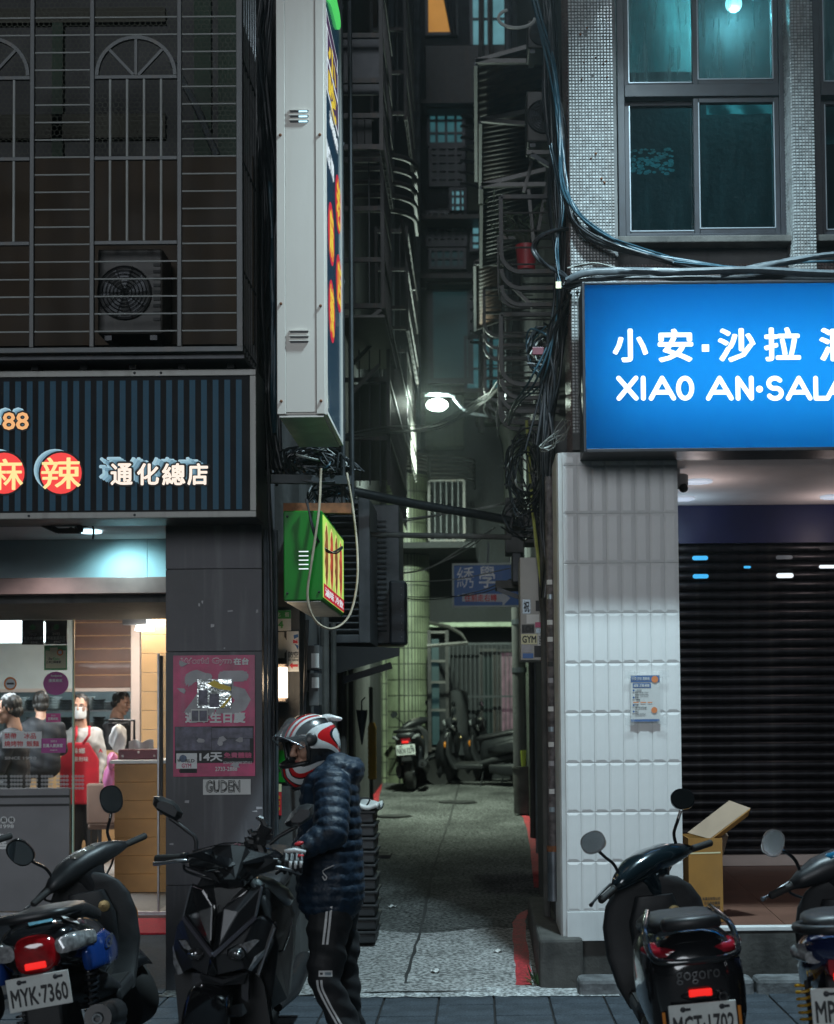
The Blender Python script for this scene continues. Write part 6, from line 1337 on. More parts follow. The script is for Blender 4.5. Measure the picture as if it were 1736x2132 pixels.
def scooter(label, cat_loc, plate, st, steer=38, yaw=0, lean=-7, group='parked scooters', sc=1.0, badge=None):
    """a motor scooter heading +Y in its own space; st: body, accent, tail style, mirror shape"""
    g = T('motor_scooter', label, 'motor scooter', (0, 0, 0), group); sm = steer_m(steer); body, acc = st['body'], st['accent']; B = dict(smooth=45)
    def add(name, mb, mat, par=g, stg=False, **k):
        if stg: xf(mb, sm)
        kk = dict(B); kk.update(k); return mb.build(name, mat, par, **kk)
    def wheel(y, r, stg):
        m = MB().lathe([(r-.055, -.045), (r-.018, -.055), (r-.003, -.03), (r, 0), (r-.003, .03), (r-.018, .055), (r-.055, .045)], (0, y, r), 'x', 30); tw_ = add('wheel', m, 'rubber', stg=stg)
        m = MB().lathe([(r-.055, -.042), (r-.075, -.042), (r-.075, .042), (r-.055, .042)], (0, y, r), 'x', 30)
        for k in range(5): a_ = 2*pi*k/5+.3; m.bar((0, y, r), (0, y+(r-.07)*cos(a_), r+(r-.07)*sin(a_)), .035, .025)
        m.lathe([(.01, -.06), (.04, -.06), (.04, .06), (.01, .06)], (0, y, r), 'x', 14); add('rim', m, 'rim_dark', tw_, stg)
    wheel(-.62, .23, False); wheel(.66, .225, True)
    # front fender, fork
    m = MB().grid(lambda u, v: ((u-.5)*.15*(1-.3*abs(v-.5)), .66+.262*cos(radians(10+v*150)), .225+.262*sin(radians(10+v*150))-.1*(u-.5)**2), 8, 14); add('front_fender', m, body, stg=True, smooth=180, solid=.006)
    m = MB()
    for s_ in (-1, 1): m.tube([(s_*.075, .66, .225), (s_*.07, .58, .5)], .022, 10)
    m.tube([(0, .57, .5), (0, .44, .92)], .035, 10); add('fork', m, 'satin_black', stg=True)
    # leg shield and floor
    k = st.get('shield', 1); ms = MB()
    ms.sec([(.27, 0, .36, .17, .06, 4), (.36, 0, .42, .19*k, .045, 4), (.5, 0, .46, .22*k, .04, 4), (.64, 0, .45, .225*k, .035, 3.5), (.74, 0, .44, .205*k, .035, 3), (.81, 0, .425, .165*k, .03, 2.6), (.855, 0, .41, .11*k, .025, 2.4), (.875, 0, .405, .05, .015, 2.2)], 'z', 24); add('leg_shield', ms, st.get('shield_mat', 'matte_black'), smooth=60)
    m = MB().sec([(.3, 0, .6, .07, .1), (.45, 0, .6, .13*k, .11), (.6, 0, .57, .17*k, .1), (.74, 0, .51, .14*k, .08), (.85, 0, .46, .08, .05)], 'z', 20); add('front_apron', m, body, smooth=70)
    m = MB().sec([(.18, 0, .9, .075, .11), (.5, 0, .82, .1, .09), (.52, 0, .76, .02, .02)], 'z', 10) if False else MB().box(-.17, .17, -.06, .4, .27, .345); add('floorboard', m, 'matte_black', bevel=.02, seg=2)
    m = MB().box(-.155, .155, -.04, .36, .345, .352); add('floor_mat', m, 'rubber', smooth=False)
    # glove panel with ignition lock
    m = MB().sec([(.5, 0, .4, .12, .03, 4), (.66, 0, .385, .13, .035, 4), (.78, 0, .38, .09, .03, 3)], 'z', 16); add('inner_panel', m, 'satin_black', smooth=60)
    m = MB().lathe([(.03, 0), (.028, -.01), (.008, -.012), (.006, -.005), (0, -.005)], (.085, .345, .7), 'y', 18); add('ignition_lock', m, 'brass')
    for s_ in (-1, 1): m = MB().ell((s_*.2*k, .49, .62), (.022, .02, .05)); add('turn_signal', m, 'lens_amber', smooth=180)
    # rear body
    z = st.get('z', .0); e = st.get('e', 2.8)
    if st['tail'] == 'round':
        secs = [(-.9, 0, .53, .1, .13), (-.885, 0, .54, .155, .2), (-.84, 0, .55, .188, .235), (-.72, 0, .56, .205, .24), (-.5, 0, .57, .21, .22), (-.25, 0, .56, .19, .2), (-.08, 0, .52, .165, .19), (-.02, 0, .5, .14, .16)]
    elif st['tail'] == 'wedge':
        secs = [(-.92, 0, .76, .07, .025), (-.88, 0, .75, .13, .055), (-.76, 0, .72, .16, .085), (-.55, 0, .67, .185, .12), (-.3, 0, .6, .195, .16), (-.08, 0, .53, .17, .18), (-.02, 0, .5, .14, .16)]
    else:
        secs = [(-.88, 0, .70, .1, .05), (-.85, 0, .69, .15, .085), (-.74, 0, .68, .18, .115), (-.55, 0, .65, .195, .14), (-.3, 0, .59, .195, .16), (-.08, 0, .53, .17, .17), (-.02, 0, .5, .14, .15)]
    m = MB().sec(secs, 'y', 26, e); rb_ = add('rear_body', m, body, smooth=70)
    m = MB().sec([(-.8, 0, .5, .07, .05), (-.6, 0, .47, .13, .07), (-.2, 0, .4, .17, .07), (0, 0, .34, .17, .05)], 'y', 16); add('under_cover', m, 'matte_black')
    zt_ = .765 if st['tail'] != 'wedge' else .79
    m = MB().sec([(-.74, 0, zt_+.03, .09, .02), (-.7, 0, zt_+.03, .14, .035), (-.45, 0, zt_+.02, .165, .045), (-.2, 0, zt_-.03, .155, .04), (0, 0, zt_-.06, .13, .04), (.06, 0, zt_-.075, .08, .025)], 'y', 20, 3); add('seat', m, 'seat_vinyl', smooth=70)
    # grab rail
    if st['tail'] == 'round':
        P = [(-.13, -.5, .83), (-.17, -.72, .79), (-.17, -.87, .72), (-.13, -.925, .695), (0, -.935, .69), (.13, -.925, .695), (.17, -.87, .72), (.17, -.72, .79), (.13, -.5, .83)]; m = MB().tube(spline(P, 4), .013, 8); add('grab_rail', m, 'gloss_black')
        m = MB().sec([(-.115, -.84, .82, .03, .018), (-.1, -.85, .825, .045, .026), (.1, -.85, .825, .045, .026), (.115, -.84, .82, .03, .018)], 'x', 14, 3.5); add('backrest_pad', m, 'seat_vinyl', smooth=70)
    else:
        P = [(-.12, -.5, .8), (-.17, -.68, .815), (-.13, -.86, .825), (0, -.9, .825), (.13, -.86, .825), (.17, -.68, .815), (.12, -.5, .8)]; m = MB().tube(spline(P, 4), .018, 8); add('grab_rail', m, 'satin_black')
    # lights
    if st['tail'] == 'round':
        m = MB().sec([(-.885, 0, .715, .12, .016, 3), (-.86, 0, .718, .17, .024, 3), (-.78, 0, .725, .2, .03, 3)], 'y', 22); add('tail_light', m, 'tail_dark', smooth=60)
    elif st['tail'] == 'wedge':
        m = MB().sec([(-.905, 0, .70, .06, .05, 3), (-.87, 0, .7, .075, .07, 3), (-.83, 0, .7, .08, .075, 3)], 'y', 18); add('tail_light', m, 'tail_dark')
        for s_ in (-1, 1): m = MB().sec([(-.89, s_*.11, .73, .03, .022), (-.8, s_*.15, .74, .045, .03)], 'y', 12); add('turn_signal', m, 'lens_clear')
    else:
        m = MB().sec([(-.925, 0, .665, .055, .05, 3.2), (-.915, 0, .665, .08, .072, 3.2), (-.85, 0, .67, .1, .09, 3), (-.8, 0, .67, .1, .085, 3)], 'y', 22); add('tail_light', m, 'lens_red', smooth=60)
        for s_ in (-1, 1): m = MB().sec([(-.895, s_*.12, .69, .035, .035, 3), (-.84, s_*.15, .69, .045, .042, 3), (-.7, s_*.195, .68, .03, .035, 3)], 'y', 14); add('turn_signal', m, 'lens_clear', smooth=60)
        for s_ in (-1, 1): m = MB().sec([(-.78, s_*.185, .6, .02, .05, 3), (-.5, s_*.215, .6, .02, .085, 3), (-.3, s_*.214, .57, .018, .06, 3), (-.15, s_*.2, .56, .012, .02, 3)], 'y', 22); add('side_panel', m, acc, smooth=180)
    if badge: 
        mt, tx, bx0, bx1, bz0, bz1, yy = badge; m = MB(); text(m, tx, lambda u, v: (bx0+(bx1-bx0)*u, yy+.25*abs((bx0+(bx1-bx0)*u))**1.7, bz0+(bz1-bz0)*v), .0); add('badge', m, mt, smooth=False)
    # plate on its bracket
    py, pz = (-.93, .46) if st['tail'] == 'round' else ((-.93, .52) if st['tail'] == 'classic' else (-.945, .56))
    m = MB().prism([(py+.012, pz-.16), (py+.02, pz+.1), (-.74, pz+.12), (-.74, pz-.02), (-.85, pz-.18)], 'x', -.075, .075); add('mudguard', m, 'matte_black', bevel=.012) if st['tail'] != 'round' else None
    m = MB().prism([(-.13+.012*(.0), 0)], 'y', 0, 1) if False else MB().box(-.13, .13, py-.002, py+.004, pz-.07, pz+.07); pl_ = add('license_plate', m, 'plate_white', smooth=False, bevel=.004)
    if plate: m = MB(); w_ = .235 if len(plate) > 4 else .07; text(m, plate, lambda u, v: ((-.117 if len(plate) > 4 else -.117)+w_*u, py-.0035, pz-.052+.078*v), .03); add('lettering', m, 'plate_ink', pl_, smooth=False)
    m = MB()
    for s_ in (-1, 1): m.lathe([(.011, 0), (.008, -.008), (0, -.009)], (s_*.075, py-.003, pz+.05), 'y', 10).box(s_*.075-.0, s_*.075+.03, py-.0065, py-.002, pz+.045, pz+.055)
    add('plate_bolt', m, 'dark_alu', pl_)
    m = MB().box(-.045, .045, py+.0, py+.012, pz+.092, pz+.122); add('reflector', m, 'reflector_red_glow', smooth=False, bevel=.008)  # reflector glows by itself to imitate light thrown back
    # engine, exhaust, suspension, stand
    m = MB().sec([(-.78, -.14, .27, .04, .08), (-.65, -.14, .26, .05, .1), (-.35, -.14, .26, .05, .09), (-.15, -.13, .28, .04, .06)], 'y', 16); add('engine_case', m, 'satin_black')
    if st.get('exhaust', 1):
        m = MB().tube([(.17, -.12, .2), (.19, -.3, .26), (.2, -.45, .3), (.21, -.88, .36)], [.022, .03, .06, .058], 16); add('exhaust', m, 'satin_black'); m = MB().lathe([(.025, 0), (.022, -.02), (.015, -.02), (.014, 0)], (.21, -.88, .36), 'y', 12); add('exhaust_tip', m, 'chrome')
    for s_ in (-1, 1):
        m = MB().tube([(s_*.14, -.66, .3), (s_*.15, -.6, .6)], .012, 8); add('shock', m, 'satin_black')
        hx_ = [(s_*.14+s_*.0003*i+.03*cos(i*.8), -.66+.06*i/90+.03*sin(i*.8), .3+.28*i/90) for i in range(91)]; m = MB().tube(hx_, .006, 5); add('spring', m, st.get('spring', 'dark_alu'))
    m = MB().tube([(-.1, -.05, .26), (-.2, -.02, .02)], .01, 8); add('side_stand', m, 'satin_black')
    # handlebar
    hz = st.get('hz', .93)
    m = MB().sec([(-.25, .43, hz-.03, .022, .022), (-.2, .44, hz-.02, .05, .04), (-.11, .45, hz-.005, .085, .06), (0, .46, hz+.0, .1, .065), (.11, .45, hz-.005, .085, .06), (.2, .44, hz-.02, .05, .04), (.25, .43, hz-.03, .022, .022)], 'x', 20, 2.4); hb = add('handlebar_cover', m, st.get('bar', 'satin_black'), stg=True, smooth=70)
    m = MB().sec([(.74, 0, .46, .06, .06), (.84, 0, .45, .075, .07), (.92, 0, .45, .12, .07)], 'z', 16); add('neck', m, st.get('bar', 'satin_black'), stg=True, smooth=70)
    m = MB().sec([(-.075, .415, hz+.035, .012, .014), (-.06, .41, hz+.04, .032, .022), (.06, .41, hz+.04, .032, .022), (.075, .415, hz+.035, .012, .014)], 'x', 16, 3); add('gauge', m, st.get('gauge', 'gauge'), stg=True, smooth=60)
    m = MB().sec([(-.1, .545, hz-.0, .01, .02), (-.07, .555, hz, .02, .04), (.07, .555, hz, .02, .04), (.1, .545, hz, .01, .02)], 'x', 16, 3); add('headlight', m, 'lens_clear', stg=True)
    for s_ in (-1, 1):
        m = MB().tube([(s_*.235, .43, hz-.03), (s_*.255, .428, hz-.033), (s_*.26, .427, hz-.035), (s_*.365, .4, hz-.045), (s_*.372, .398, hz-.046)], [.02, .02, .0175, .0175, .012], 12); add('grip', m, 'rubber', stg=True)
        m = MB().tube(spline([(s_*.22, .49, hz-.02), (s_*.28, .5, hz-.04), (s_*.36, .475, hz-.055), (s_*.385, .46, hz-.058)], 3), [.008]*9+[.011], 8) if False else MB().tube([(s_*.22, .485, hz-.02), (s_*.28, .5, hz-.04), (s_*.36, .472, hz-.055), (s_*.39, .455, hz-.058)], [.007, .007, .0065, .01], 8); add('brake_lever', m, st.get('lever', 'satin_black'), stg=True)
        mh = st.get('mirror', (.075, .052)); dz = st.get('mirror_h', .21)
        m = MB().tube(spline([(s_*.19, .44, hz+.01), (s_*.2, .44, hz+.07), (s_*.24, .43, hz+.12), (s_*.27, .42, hz+dz-.05)], 4), .008, 8); mr = add('mirror', m, 'gloss_black', stg=True)
        c = Vector((s_*.29, .41, hz+dz)); hd = MB().sec([(-.022, 0, 0, mh[0]*.97, mh[1]*.97, 2.4), (-.01, 0, 0, mh[0], mh[1], 2.4), (.012, 0, 0, mh[0]*.8, mh[1]*.8, 2.3), (.028, 0, 0, mh[0]*.3, mh[1]*.3, 2.2)], 'y', 22)
        rt = Matrix.Translation(c) @ Matrix.Rotation(radians(st.get('mtilt', 25)*s_), 4, 'Y') @ Matrix.Rotation(radians(-steer*.8+8*s_), 4, 'Z') @ Matrix.Rotation(radians(-5), 4, 'X')
        aim = st.get('aim', {}).get(s_)
        if aim: rt = Matrix.Translation(sm @ c) @ Vector(aim).to_track_quat('-Y', 'Z').to_matrix().to_4x4() @ Matrix.Rotation(radians(st.get('mtilt', 25)*s_), 4, 'Y')
        xf(hd, rt); add('shell', hd, 'gloss_black', mr, stg=not aim, smooth=50)
        gl = MB(); gl.add([(mh[0]*.9*cos(2*pi*k_/22), -.0235, mh[1]*.9*sin(2*pi*k_/22)) for k_ in range(22)], [tuple(range(22))]); xf(gl, rt); add('mirror_glass', gl, 'mirror_face', mr, stg=not aim, smooth=False)
    m = MB().tube(spline([(-.2, .47, hz-.03), (-.22, .56, hz-.08), (-.1, .56, hz-.16), (-.03, .5, hz-.2)], 4), .006, 6).tube(spline([(.2, .47, hz-.03), (.21, .56, hz-.1), (.08, .55, hz-.17)], 4), .006, 6); add('brake_hose', m, 'cable_black', stg=True)
    g.location = cat_loc; g.rotation_euler = (0, radians(lean), radians(yaw)); g.scale = (sc, sc, sc); WL[g.name] = Vector(cat_loc)
    return g
blue = scooter('black and blue scooter with plate MYK·7360 in front of the noodle shop', (-1.79, 6.86, 0), 'MYK·7360', dict(body='gloss_black', accent='paint_blue', tail='classic', mirror=(.06, .075), mtilt=20, z=0), 45, 5, -9, sc=.97, badge=('edge_silver', 'GP', .186, .19, .56, .6, -.5))
# sticker scraps on its tail and a badge on the blue side panel
def on_scooter(g, name, mb, mat, **k): o = mb.build(name, mat, None, **k); o.parent = g; return o
M('sticker_teal', (.1, .32, .42), .4, var=.4, vs=30)
m = MB(); text(m, 'GP', lambda u, v: (.2375, -.58+.2*u, .6+.05*v), .0); on_scooter(blue, 'badge', m, 'edge_silver')
on_scooter(blue, 'sticker', MB().obox((.02, -.8, .792), (.1, .07, .003), (.12, 0, .3)), 'sticker_teal'); on_scooter(blue, 'sticker', MB().obox((.13, -.74, .775), (.07, .08, .003), (.2, .5, .5)), 'paper')
gog = scooter('glossy black rounded scooter with plate MCT·1702 before the white tiled pillar', (.875, 6.42, 0), 'MCT·1702', dict(body='gloss_black', accent='gloss_black', tail='round', bar='paint_petrol', shield=1.12, exhaust=0, mirror=(.06, .052), mtilt=20, lever='satin_black', aim={-1: (-.172, -.965, .245)}), 36, 0, -5, sc=.98)
for o in list(gog.children):
    if o.name.startswith(('gauge', 'headlight')): bpy.data.objects.remove(o)
m = MB(); M('badge_grey', (.16, .165, .17), .3, .6, var=0)
text(m, 'gogoro', lambda u, v: (-.085+.17*u, -.92+.014*(2*u-1)**2, .6+.05*v), -.01); on_scooter(gog, 'badge', m, 'badge_grey')
m = MB().ell((0, -.9, .555), (.075, .03, .02)); on_scooter(gog, 'light_housing', m, 'paint_grey', smooth=180); m = MB().lathe([(.02, 0), (.018, -.03), (.012, -.03), (0, -.02)], (.085, -.9, .545), 'y', 14); on_scooter(gog, 'charging_lock', m, 'satin_black', smooth=40)
for s_ in (-1, 1): on_scooter(gog, 'side_reflector', MB().box(s_*.14, s_*.152, -.9, -.88, .37, .5), 'lens_amber')
mp = scooter('navy scooter cut by the frame beside the closed shop with yellow rear springs', (1.57, 6.1, 0), 'MP', dict(body='paint_navy', accent='paint_navy', tail='wedge', bar='satin_black', gauge='gauge_blue', spring='spring_yellow', mirror=(.05, .062), mtilt=-20, lever='steel', mirror_h=.17, aim={-1: (.165, -.965, .25)}), 26, -14, -4)
far = scooter('black scooter at the far left edge with only its mirror and grip in view', (-2.56, 6.8, 0), '', dict(body='satin_black', accent='satin_black', tail='classic', mirror=(.06, .05), mtilt=20), 42, 6, -4)
# ------------------------------------------------------------------ the sporty scooter that faces the street
YS0 = 6.1
sp = T('motor_scooter', 'angular black sporty scooter facing the street and held by the rider', 'motor scooter', (-1.12, 6.75, 0), 'parked scooters')
def Q(zx, zy, dy=0): return W((360+zx/3.495)*.8327, (1950+zy/3.495)*.8327, YS0+dy)
def facet(name, mat, pts, dys, ctr=None, cdy=0, thick=.05, **k):
    """faceted body panel: outline, optional raised centre, real thickness"""
    n = len(pts); dys = dys if isinstance(dys, (list, tuple)) else [dys]*n
    fr = [Q(x, y, d) for (x, y), d in zip(pts, dys)]; bk = [p+Vector((0, thick, 0)) for p in fr]; v = fr+bk; f = [(i, n+i, n+(i+1) % n, (i+1) % n) for i in range(n)]+[tuple(range(n, 2*n))]
    if ctr: v.append(Q(ctr[0], ctr[1], cdy)); f += [(i, (i+1) % n, 2*n) for i in range(n)]
    else: f.append(tuple(reversed(range(n))))
    m = MB().add(v, f); k.setdefault('bevel', .005); return m.build(name, mat, sp, **k)
facet('handlebar_cover', 'gloss_black', [(365, 655), (500, 615), (640, 585), (760, 575), (880, 592), (1000, 625), (1100, 645), (1165, 695), (1130, 790), (1000, 830), (900, 890), (870, 935), (740, 950), (615, 935), (600, 860), (480, 810), (400, 770)], [.1, .06, .04, .03, .04, .06, .08, .1, .1, .05, .03, .02, 0, .02, .03, .05, .1], (735, 760), -.08, .16)
facet('cover_facet', 'satin_black', [(1000, 690), (1160, 700), (1125, 785), (960, 800), (860, 850)], [.045, .075, .075, .03, .0], None, 0, .02)
facet('cover_facet', 'paint_grey', [(400, 770), (500, 780), (600, 820), (640, 880), (600, 858), (480, 808)], [.08, .03, .0, -.02, .0, .03], None, 0, .02)
facet('windshield', 'satin_black', [(600, 600), (640, 580), (760, 572), (880, 588), (930, 640), (790, 860), (710, 860)], [.02, .01, .0, .01, .04, -.085, -.085], None, 0, .03)
facet('centre_panel', 'gloss_black', [(490, 950), (610, 930), (870, 930), (920, 960), (690, 1120), (650, 1460), (600, 1540), (585, 1460), (590, 1100)], [.06, .05, .05, .06, .02, -.02, -.05, -.02, .02], (640, 1180), .04, .06)
facet('front_panel', 'gloss_black', [(410, 928), (495, 960), (590, 1110), (585, 1455), (345, 1195)], [.02, .02, -.02, -.06, .03], (470, 1150), -.02, .05)
facet('front_panel', 'paint_grey', [(1030, 932), (970, 1190), (650, 1460), (690, 1125), (915, 970)], [.02, .03, -.06, -.02, .02], (830, 1150), -.025, .05)
def trim(pts, dys, wd_, mat='edge_silver'):
    m = MB(); P = [Q(x, y, d-.012) for (x, y), d in zip(pts, dys)]
    for p, q in zip(P, P[1:]): m.bar(p, q, wd_)
    return m.build('edge_trim', mat, sp)
trim([(410, 926), (345, 1195)], [.02, .03], .007, 'edge_silver'); M('trim_grey', (.14, .14, .17), .35, .5, var=.2); trim([(345, 1200), (600, 1535), (975, 1195)], [.03, -.055, .03], .015, 'trim_grey'); trim([(1028, 930), (975, 1190)], [.02, .03], .009)
trim([(592, 1105), (583, 1400)], [-.03, -.06], .006, 'paint_grey')
facet('side_cowl', 'paint_grey', [(335, 1205), (590, 1535), (545, 1705), (420, 1640), (275, 1700), (255, 1480), (285, 1275)], [.04, -.04, -.03, .0, .1, .12, .1], (420, 1500), -.005, .06)
facet('side_cowl', 'paint_grey', [(985, 1200), (1060, 1215), (1135, 1275), (1115, 1430), (1000, 1700), (880, 1650), (640, 1705), (608, 1535)], [.04, .08, .12, .12, .1, .0, -.03, -.04], (840, 1490), -.01, .06)
facet('nose', 'gloss_black', [(575, 1540), (625, 1540), (640, 1700), (600, 1720), (545, 1700)], [-.05, -.05, -.04, -.04, -.04], (598, 1600), -.075, .06)
facet('side_blade', 'satin_black', [(1130, 1272), (1145, 1300), (1000, 1705), (985, 1690)], [.1, .1, .09, .09], None, 0, .06); trim([(1140, 1290), (1000, 1700)], [.1, .085], .008, 'edge_silver')
facet('headlight', 'gloss_black', [(305, 1400), (375, 1398), (455, 1450), (515, 1520), (505, 1575), (400, 1545), (330, 1470)], [.055, .045, .01, -.02, -.02, .01, .05], None, 0, .03)
facet('headlight', 'gloss_black', [(735, 1485), (840, 1430), (920, 1402), (1000, 1398), (950, 1450), (880, 1540), (760, 1575), (733, 1550)], [-.03, .0, .025, .05, .045, .02, -.015, -.02], None, 0, .03)
M('projector', (.1, .1, .105), .1, .6, var=.6, vs=60, coat=1)
for px, py, d, ex in ((450, 1520, -.04, .05), (805, 1520, -.05, .055)):
    c = Q(px, py, d); m = MB().ell(c, (.034, .02, .026)); m.build('headlight_lens', 'projector', sp, smooth=180); m = MB().ell(c+Vector((.01*(1 if px > 600 else -1), -.012, .002)), (.014, .012, .014)); m.build('reflector_bulb', 'chrome', sp, smooth=180)
facet('light_lens', 'lens_clear', [(850, 1440), (960, 1405), (985, 1410), (900, 1500), (880, 1470)], [-.005, .02, .025, -.01, -.01], None, 0, .02); facet('light_lens', 'lens_clear', [(320, 1408), (375, 1408), (440, 1455), (400, 1480), (350, 1460)], [.035, .03, .0, .0, .02], None, 0, .02)
facet('turn_signal', 'lens_clear', [(1050, 1490), (1040, 1540), (940, 1660), (918, 1655), (960, 1560)], [.06, .07, .04, .02, .03], None, 0, .03); facet('turn_signal', 'lens_clear', [(258, 1490), (275, 1560), (330, 1680), (300, 1690), (262, 1600)], [.09, .08, .06, .07, .09], None, 0, .03)
facet('lower_grille', 'satin_black', [(500, 1725), (880, 1725), (860, 1770), (690, 1790), (520, 1765)], [.02, .02, .02, .0, .02], None, 0, .06)
facet('beak', 'paint_grey', [(500, 1705), (690, 1745), (880, 1705), (870, 1730), (690, 1775), (510, 1728)], [.01, -.03, .01, .01, -.03, .01], None, 0, .03)
facet('inner_shield', 'matte_black', [(275, 1690), (330, 1680), (545, 1700), (880, 1690), (1000, 1700), (1040, 1800), (1120, 2300), (330, 2300)], .22, None, 0, .08)
for a, b in ((430, 500), (862, 905)):
    facet('fork_tube', 'dark_alu', [(a, 1700), (b, 1700), (b-5, 1925), (a, 1900)], .06, None, 0, .05, smooth=30)
fw = Vector((-1.125, 6.2, .225))
m = MB().lathe([(.16, -.05), (.205, -.06), (.222, -.03), (.226, 0), (.222, .03), (.205, .06), (.16, .05)], fw, 'x', 30); fwo = m.build('wheel', 'rubber', sp, smooth=40); m = MB().lathe([(.165, -.045), (.14, -.045), (.14, .045), (.165, .045)], fw, 'x', 30); m.build('rim', 'rim_dark', fwo, smooth=40)
m = MB().grid(lambda u, v: (fw.x+(u-.5)*.19*(1-.25*abs(v-.4)), fw.y-.275*cos(radians(-10+v*120)), fw.z+.285*sin(radians(-10+v*120))-.12*(u-.5)**2), 10, 16); m.build('front_fender', 'gloss_black', sp, smooth=180, solid=.006)
facet('fender_facet', 'paint_grey', [(440, 1960), (545, 1985), (620, 2040), (580, 2070), (480, 2060), (400, 2030)], [.0, -.05, -.08, -.08, -.02, .02], None, 0, .02); facet('fender_facet', 'paint_grey', [(860, 1960), (760, 1985), (690, 2040), (740, 2070), (850, 2060), (890, 2030)], [.0, -.05, -.08, -.08, -.02, .02], None, 0, .02)
rw = Vector((-1.11, 7.55, .23)); m = MB().lathe([(.16, -.05), (.21, -.06), (.23, 0), (.21, .06), (.16, .05)], rw, 'x', 28); rwo = m.build('wheel', 'rubber', sp, smooth=40); MB().lathe([(.165, -.045), (.05, -.03), (.05, .03), (.165, .045)], rw, 'x', 28).build('rim', 'rim_dark', rwo, smooth=40)
MB().sec([(6.75, -1.1, .5, .13, .14), (6.85, -1.1, .55, .17, .19), (7.1, -1.1, .6, .2, .2), (7.5, -1.1, .68, .19, .16), (7.8, -1.1, .76, .15, .09), (7.95, -1.1, .8, .06, .03)], 'y', 22).build('rear_body', 'satin_black', sp, smooth=70)
MB().sec([(6.95, -1.1, .77, .1, .02), (7.0, -1.1, .79, .15, .04), (7.3, -1.1, .82, .165, .05), (7.55, -1.1, .88, .16, .045), (7.8, -1.1, .9, .1, .025)], 'y', 20, 3).build('seat', 'seat_vinyl', sp, smooth=70)
MB().box(-1.27, -.93, 6.42, 6.85, .28, .36).build('floorboard', 'matte_black', sp, bevel=.02)
MB().sec([(.38, -1.1, 6.44, .19, .05, 4), (.6, -1.1, 6.42, .22, .045, 4), (.8, -1.1, 6.38, .17, .04, 3), (.92, -1.1, 6.34, .1, .04, 3)], 'z', 20).build('leg_shield', 'matte_black', sp, smooth=60)
MB().tube([(-1.1, 6.4, .85), (-1.1, 6.36, 1.0)], .05, 12).build('neck', 'satin_black', sp, smooth=60)
MB().sec([(7.3, -1.29, .27, .04, .09), (7.7, -1.29, .26, .045, .1)], 'y', 14).build('engine_case', 'satin_black', sp, smooth=60)
MB().tube([(-.98, 7.1, .2), (-.95, 7.35, .24), (-.94, 7.85, .3)], [.022, .05, .05], 14).build('exhaust', 'satin_black', sp, smooth=60)
M('seat_cover', (.42, .47, .48), .3, var=.4, vs=6, coat=.3)
a = [(875, 870, .55), (1000, 862, .55), (1110, 895, .6), (1230, 965, .7), (1285, 1050, .8)]; bb = [(880, 940, .5), (1000, 965, .5), (1060, 985, .55), (1200, 1040, .65), (1240, 1075, .75)]
m = MB().grid(lambda u, v: (lambda i, t: Q(a[i][0]*(1-t)*(1-v)+a[i+1][0]*t*(1-v)+bb[i][0]*(1-t)*v+bb[i+1][0]*t*v, a[i][1]*(1-t)*(1-v)+a[i+1][1]*t*(1-v)+bb[i][1]*(1-t)*v+bb[i+1][1]*t*v, a[i][2]*(1-t)+a[i+1][2]*t-.1*sin(pi*v)))(min(3, int(u*4)), u*4-min(3, int(u*4))), 16, 8); m.build('seat_cover', 'seat_cover', sp, smooth=180, solid=.02)
facet('side_cover', 'satin_black', [(1050, 960), (1240, 1080), (1300, 1200), (1300, 1500), (1250, 1900), (1120, 2000), (1060, 1500), (1060, 1200)], [.35, .7, .8, .75, .6, .4, .25, .25], None, 0, .1); trim([(1110, 1510), (1215, 1490), (1260, 1370), (1300, 1200)], [.3, .45, .6, .75], .008)
# handlebar, levers, mirrors of the sporty scooter
for s_, g0, g1, lv_ in ((-1, (350, 680, .14), (112, 690, .22), [(385, 705, .1), (290, 705, .07), (180, 725, .12), (90, 733, .17)]), (1, (1150, 735, .14), (1330, 760, .22), [(1110, 758, .1), (1190, 765, .08), (1290, 790, .12), (1370, 810, .16)])):
    MB().tube([Q(*g0), Q(*g1)], .0185, 12).build('grip', 'rubber', sp, smooth=40); MB().tube([Q(*p) for p in lv_], [.008, .008, .007, .01], 8).build('brake_lever', 'steel', sp, smooth=50)
    MB().tube([Q(g0[0]+s_*14, g0[1], g0[2]-.01), Q(g0[0]-s_*30, g0[1], g0[2]-.02)], .024, 12).build('switch_block', 'satin_black', sp, smooth=40)
MB().tube(spline([Q(350, 740, .12), Q(360, 790, .1), Q(460, 830, .06), Q(600, 870, .05)], 4), .006, 6).build('brake_hose', 'cable_black', sp, smooth=60)
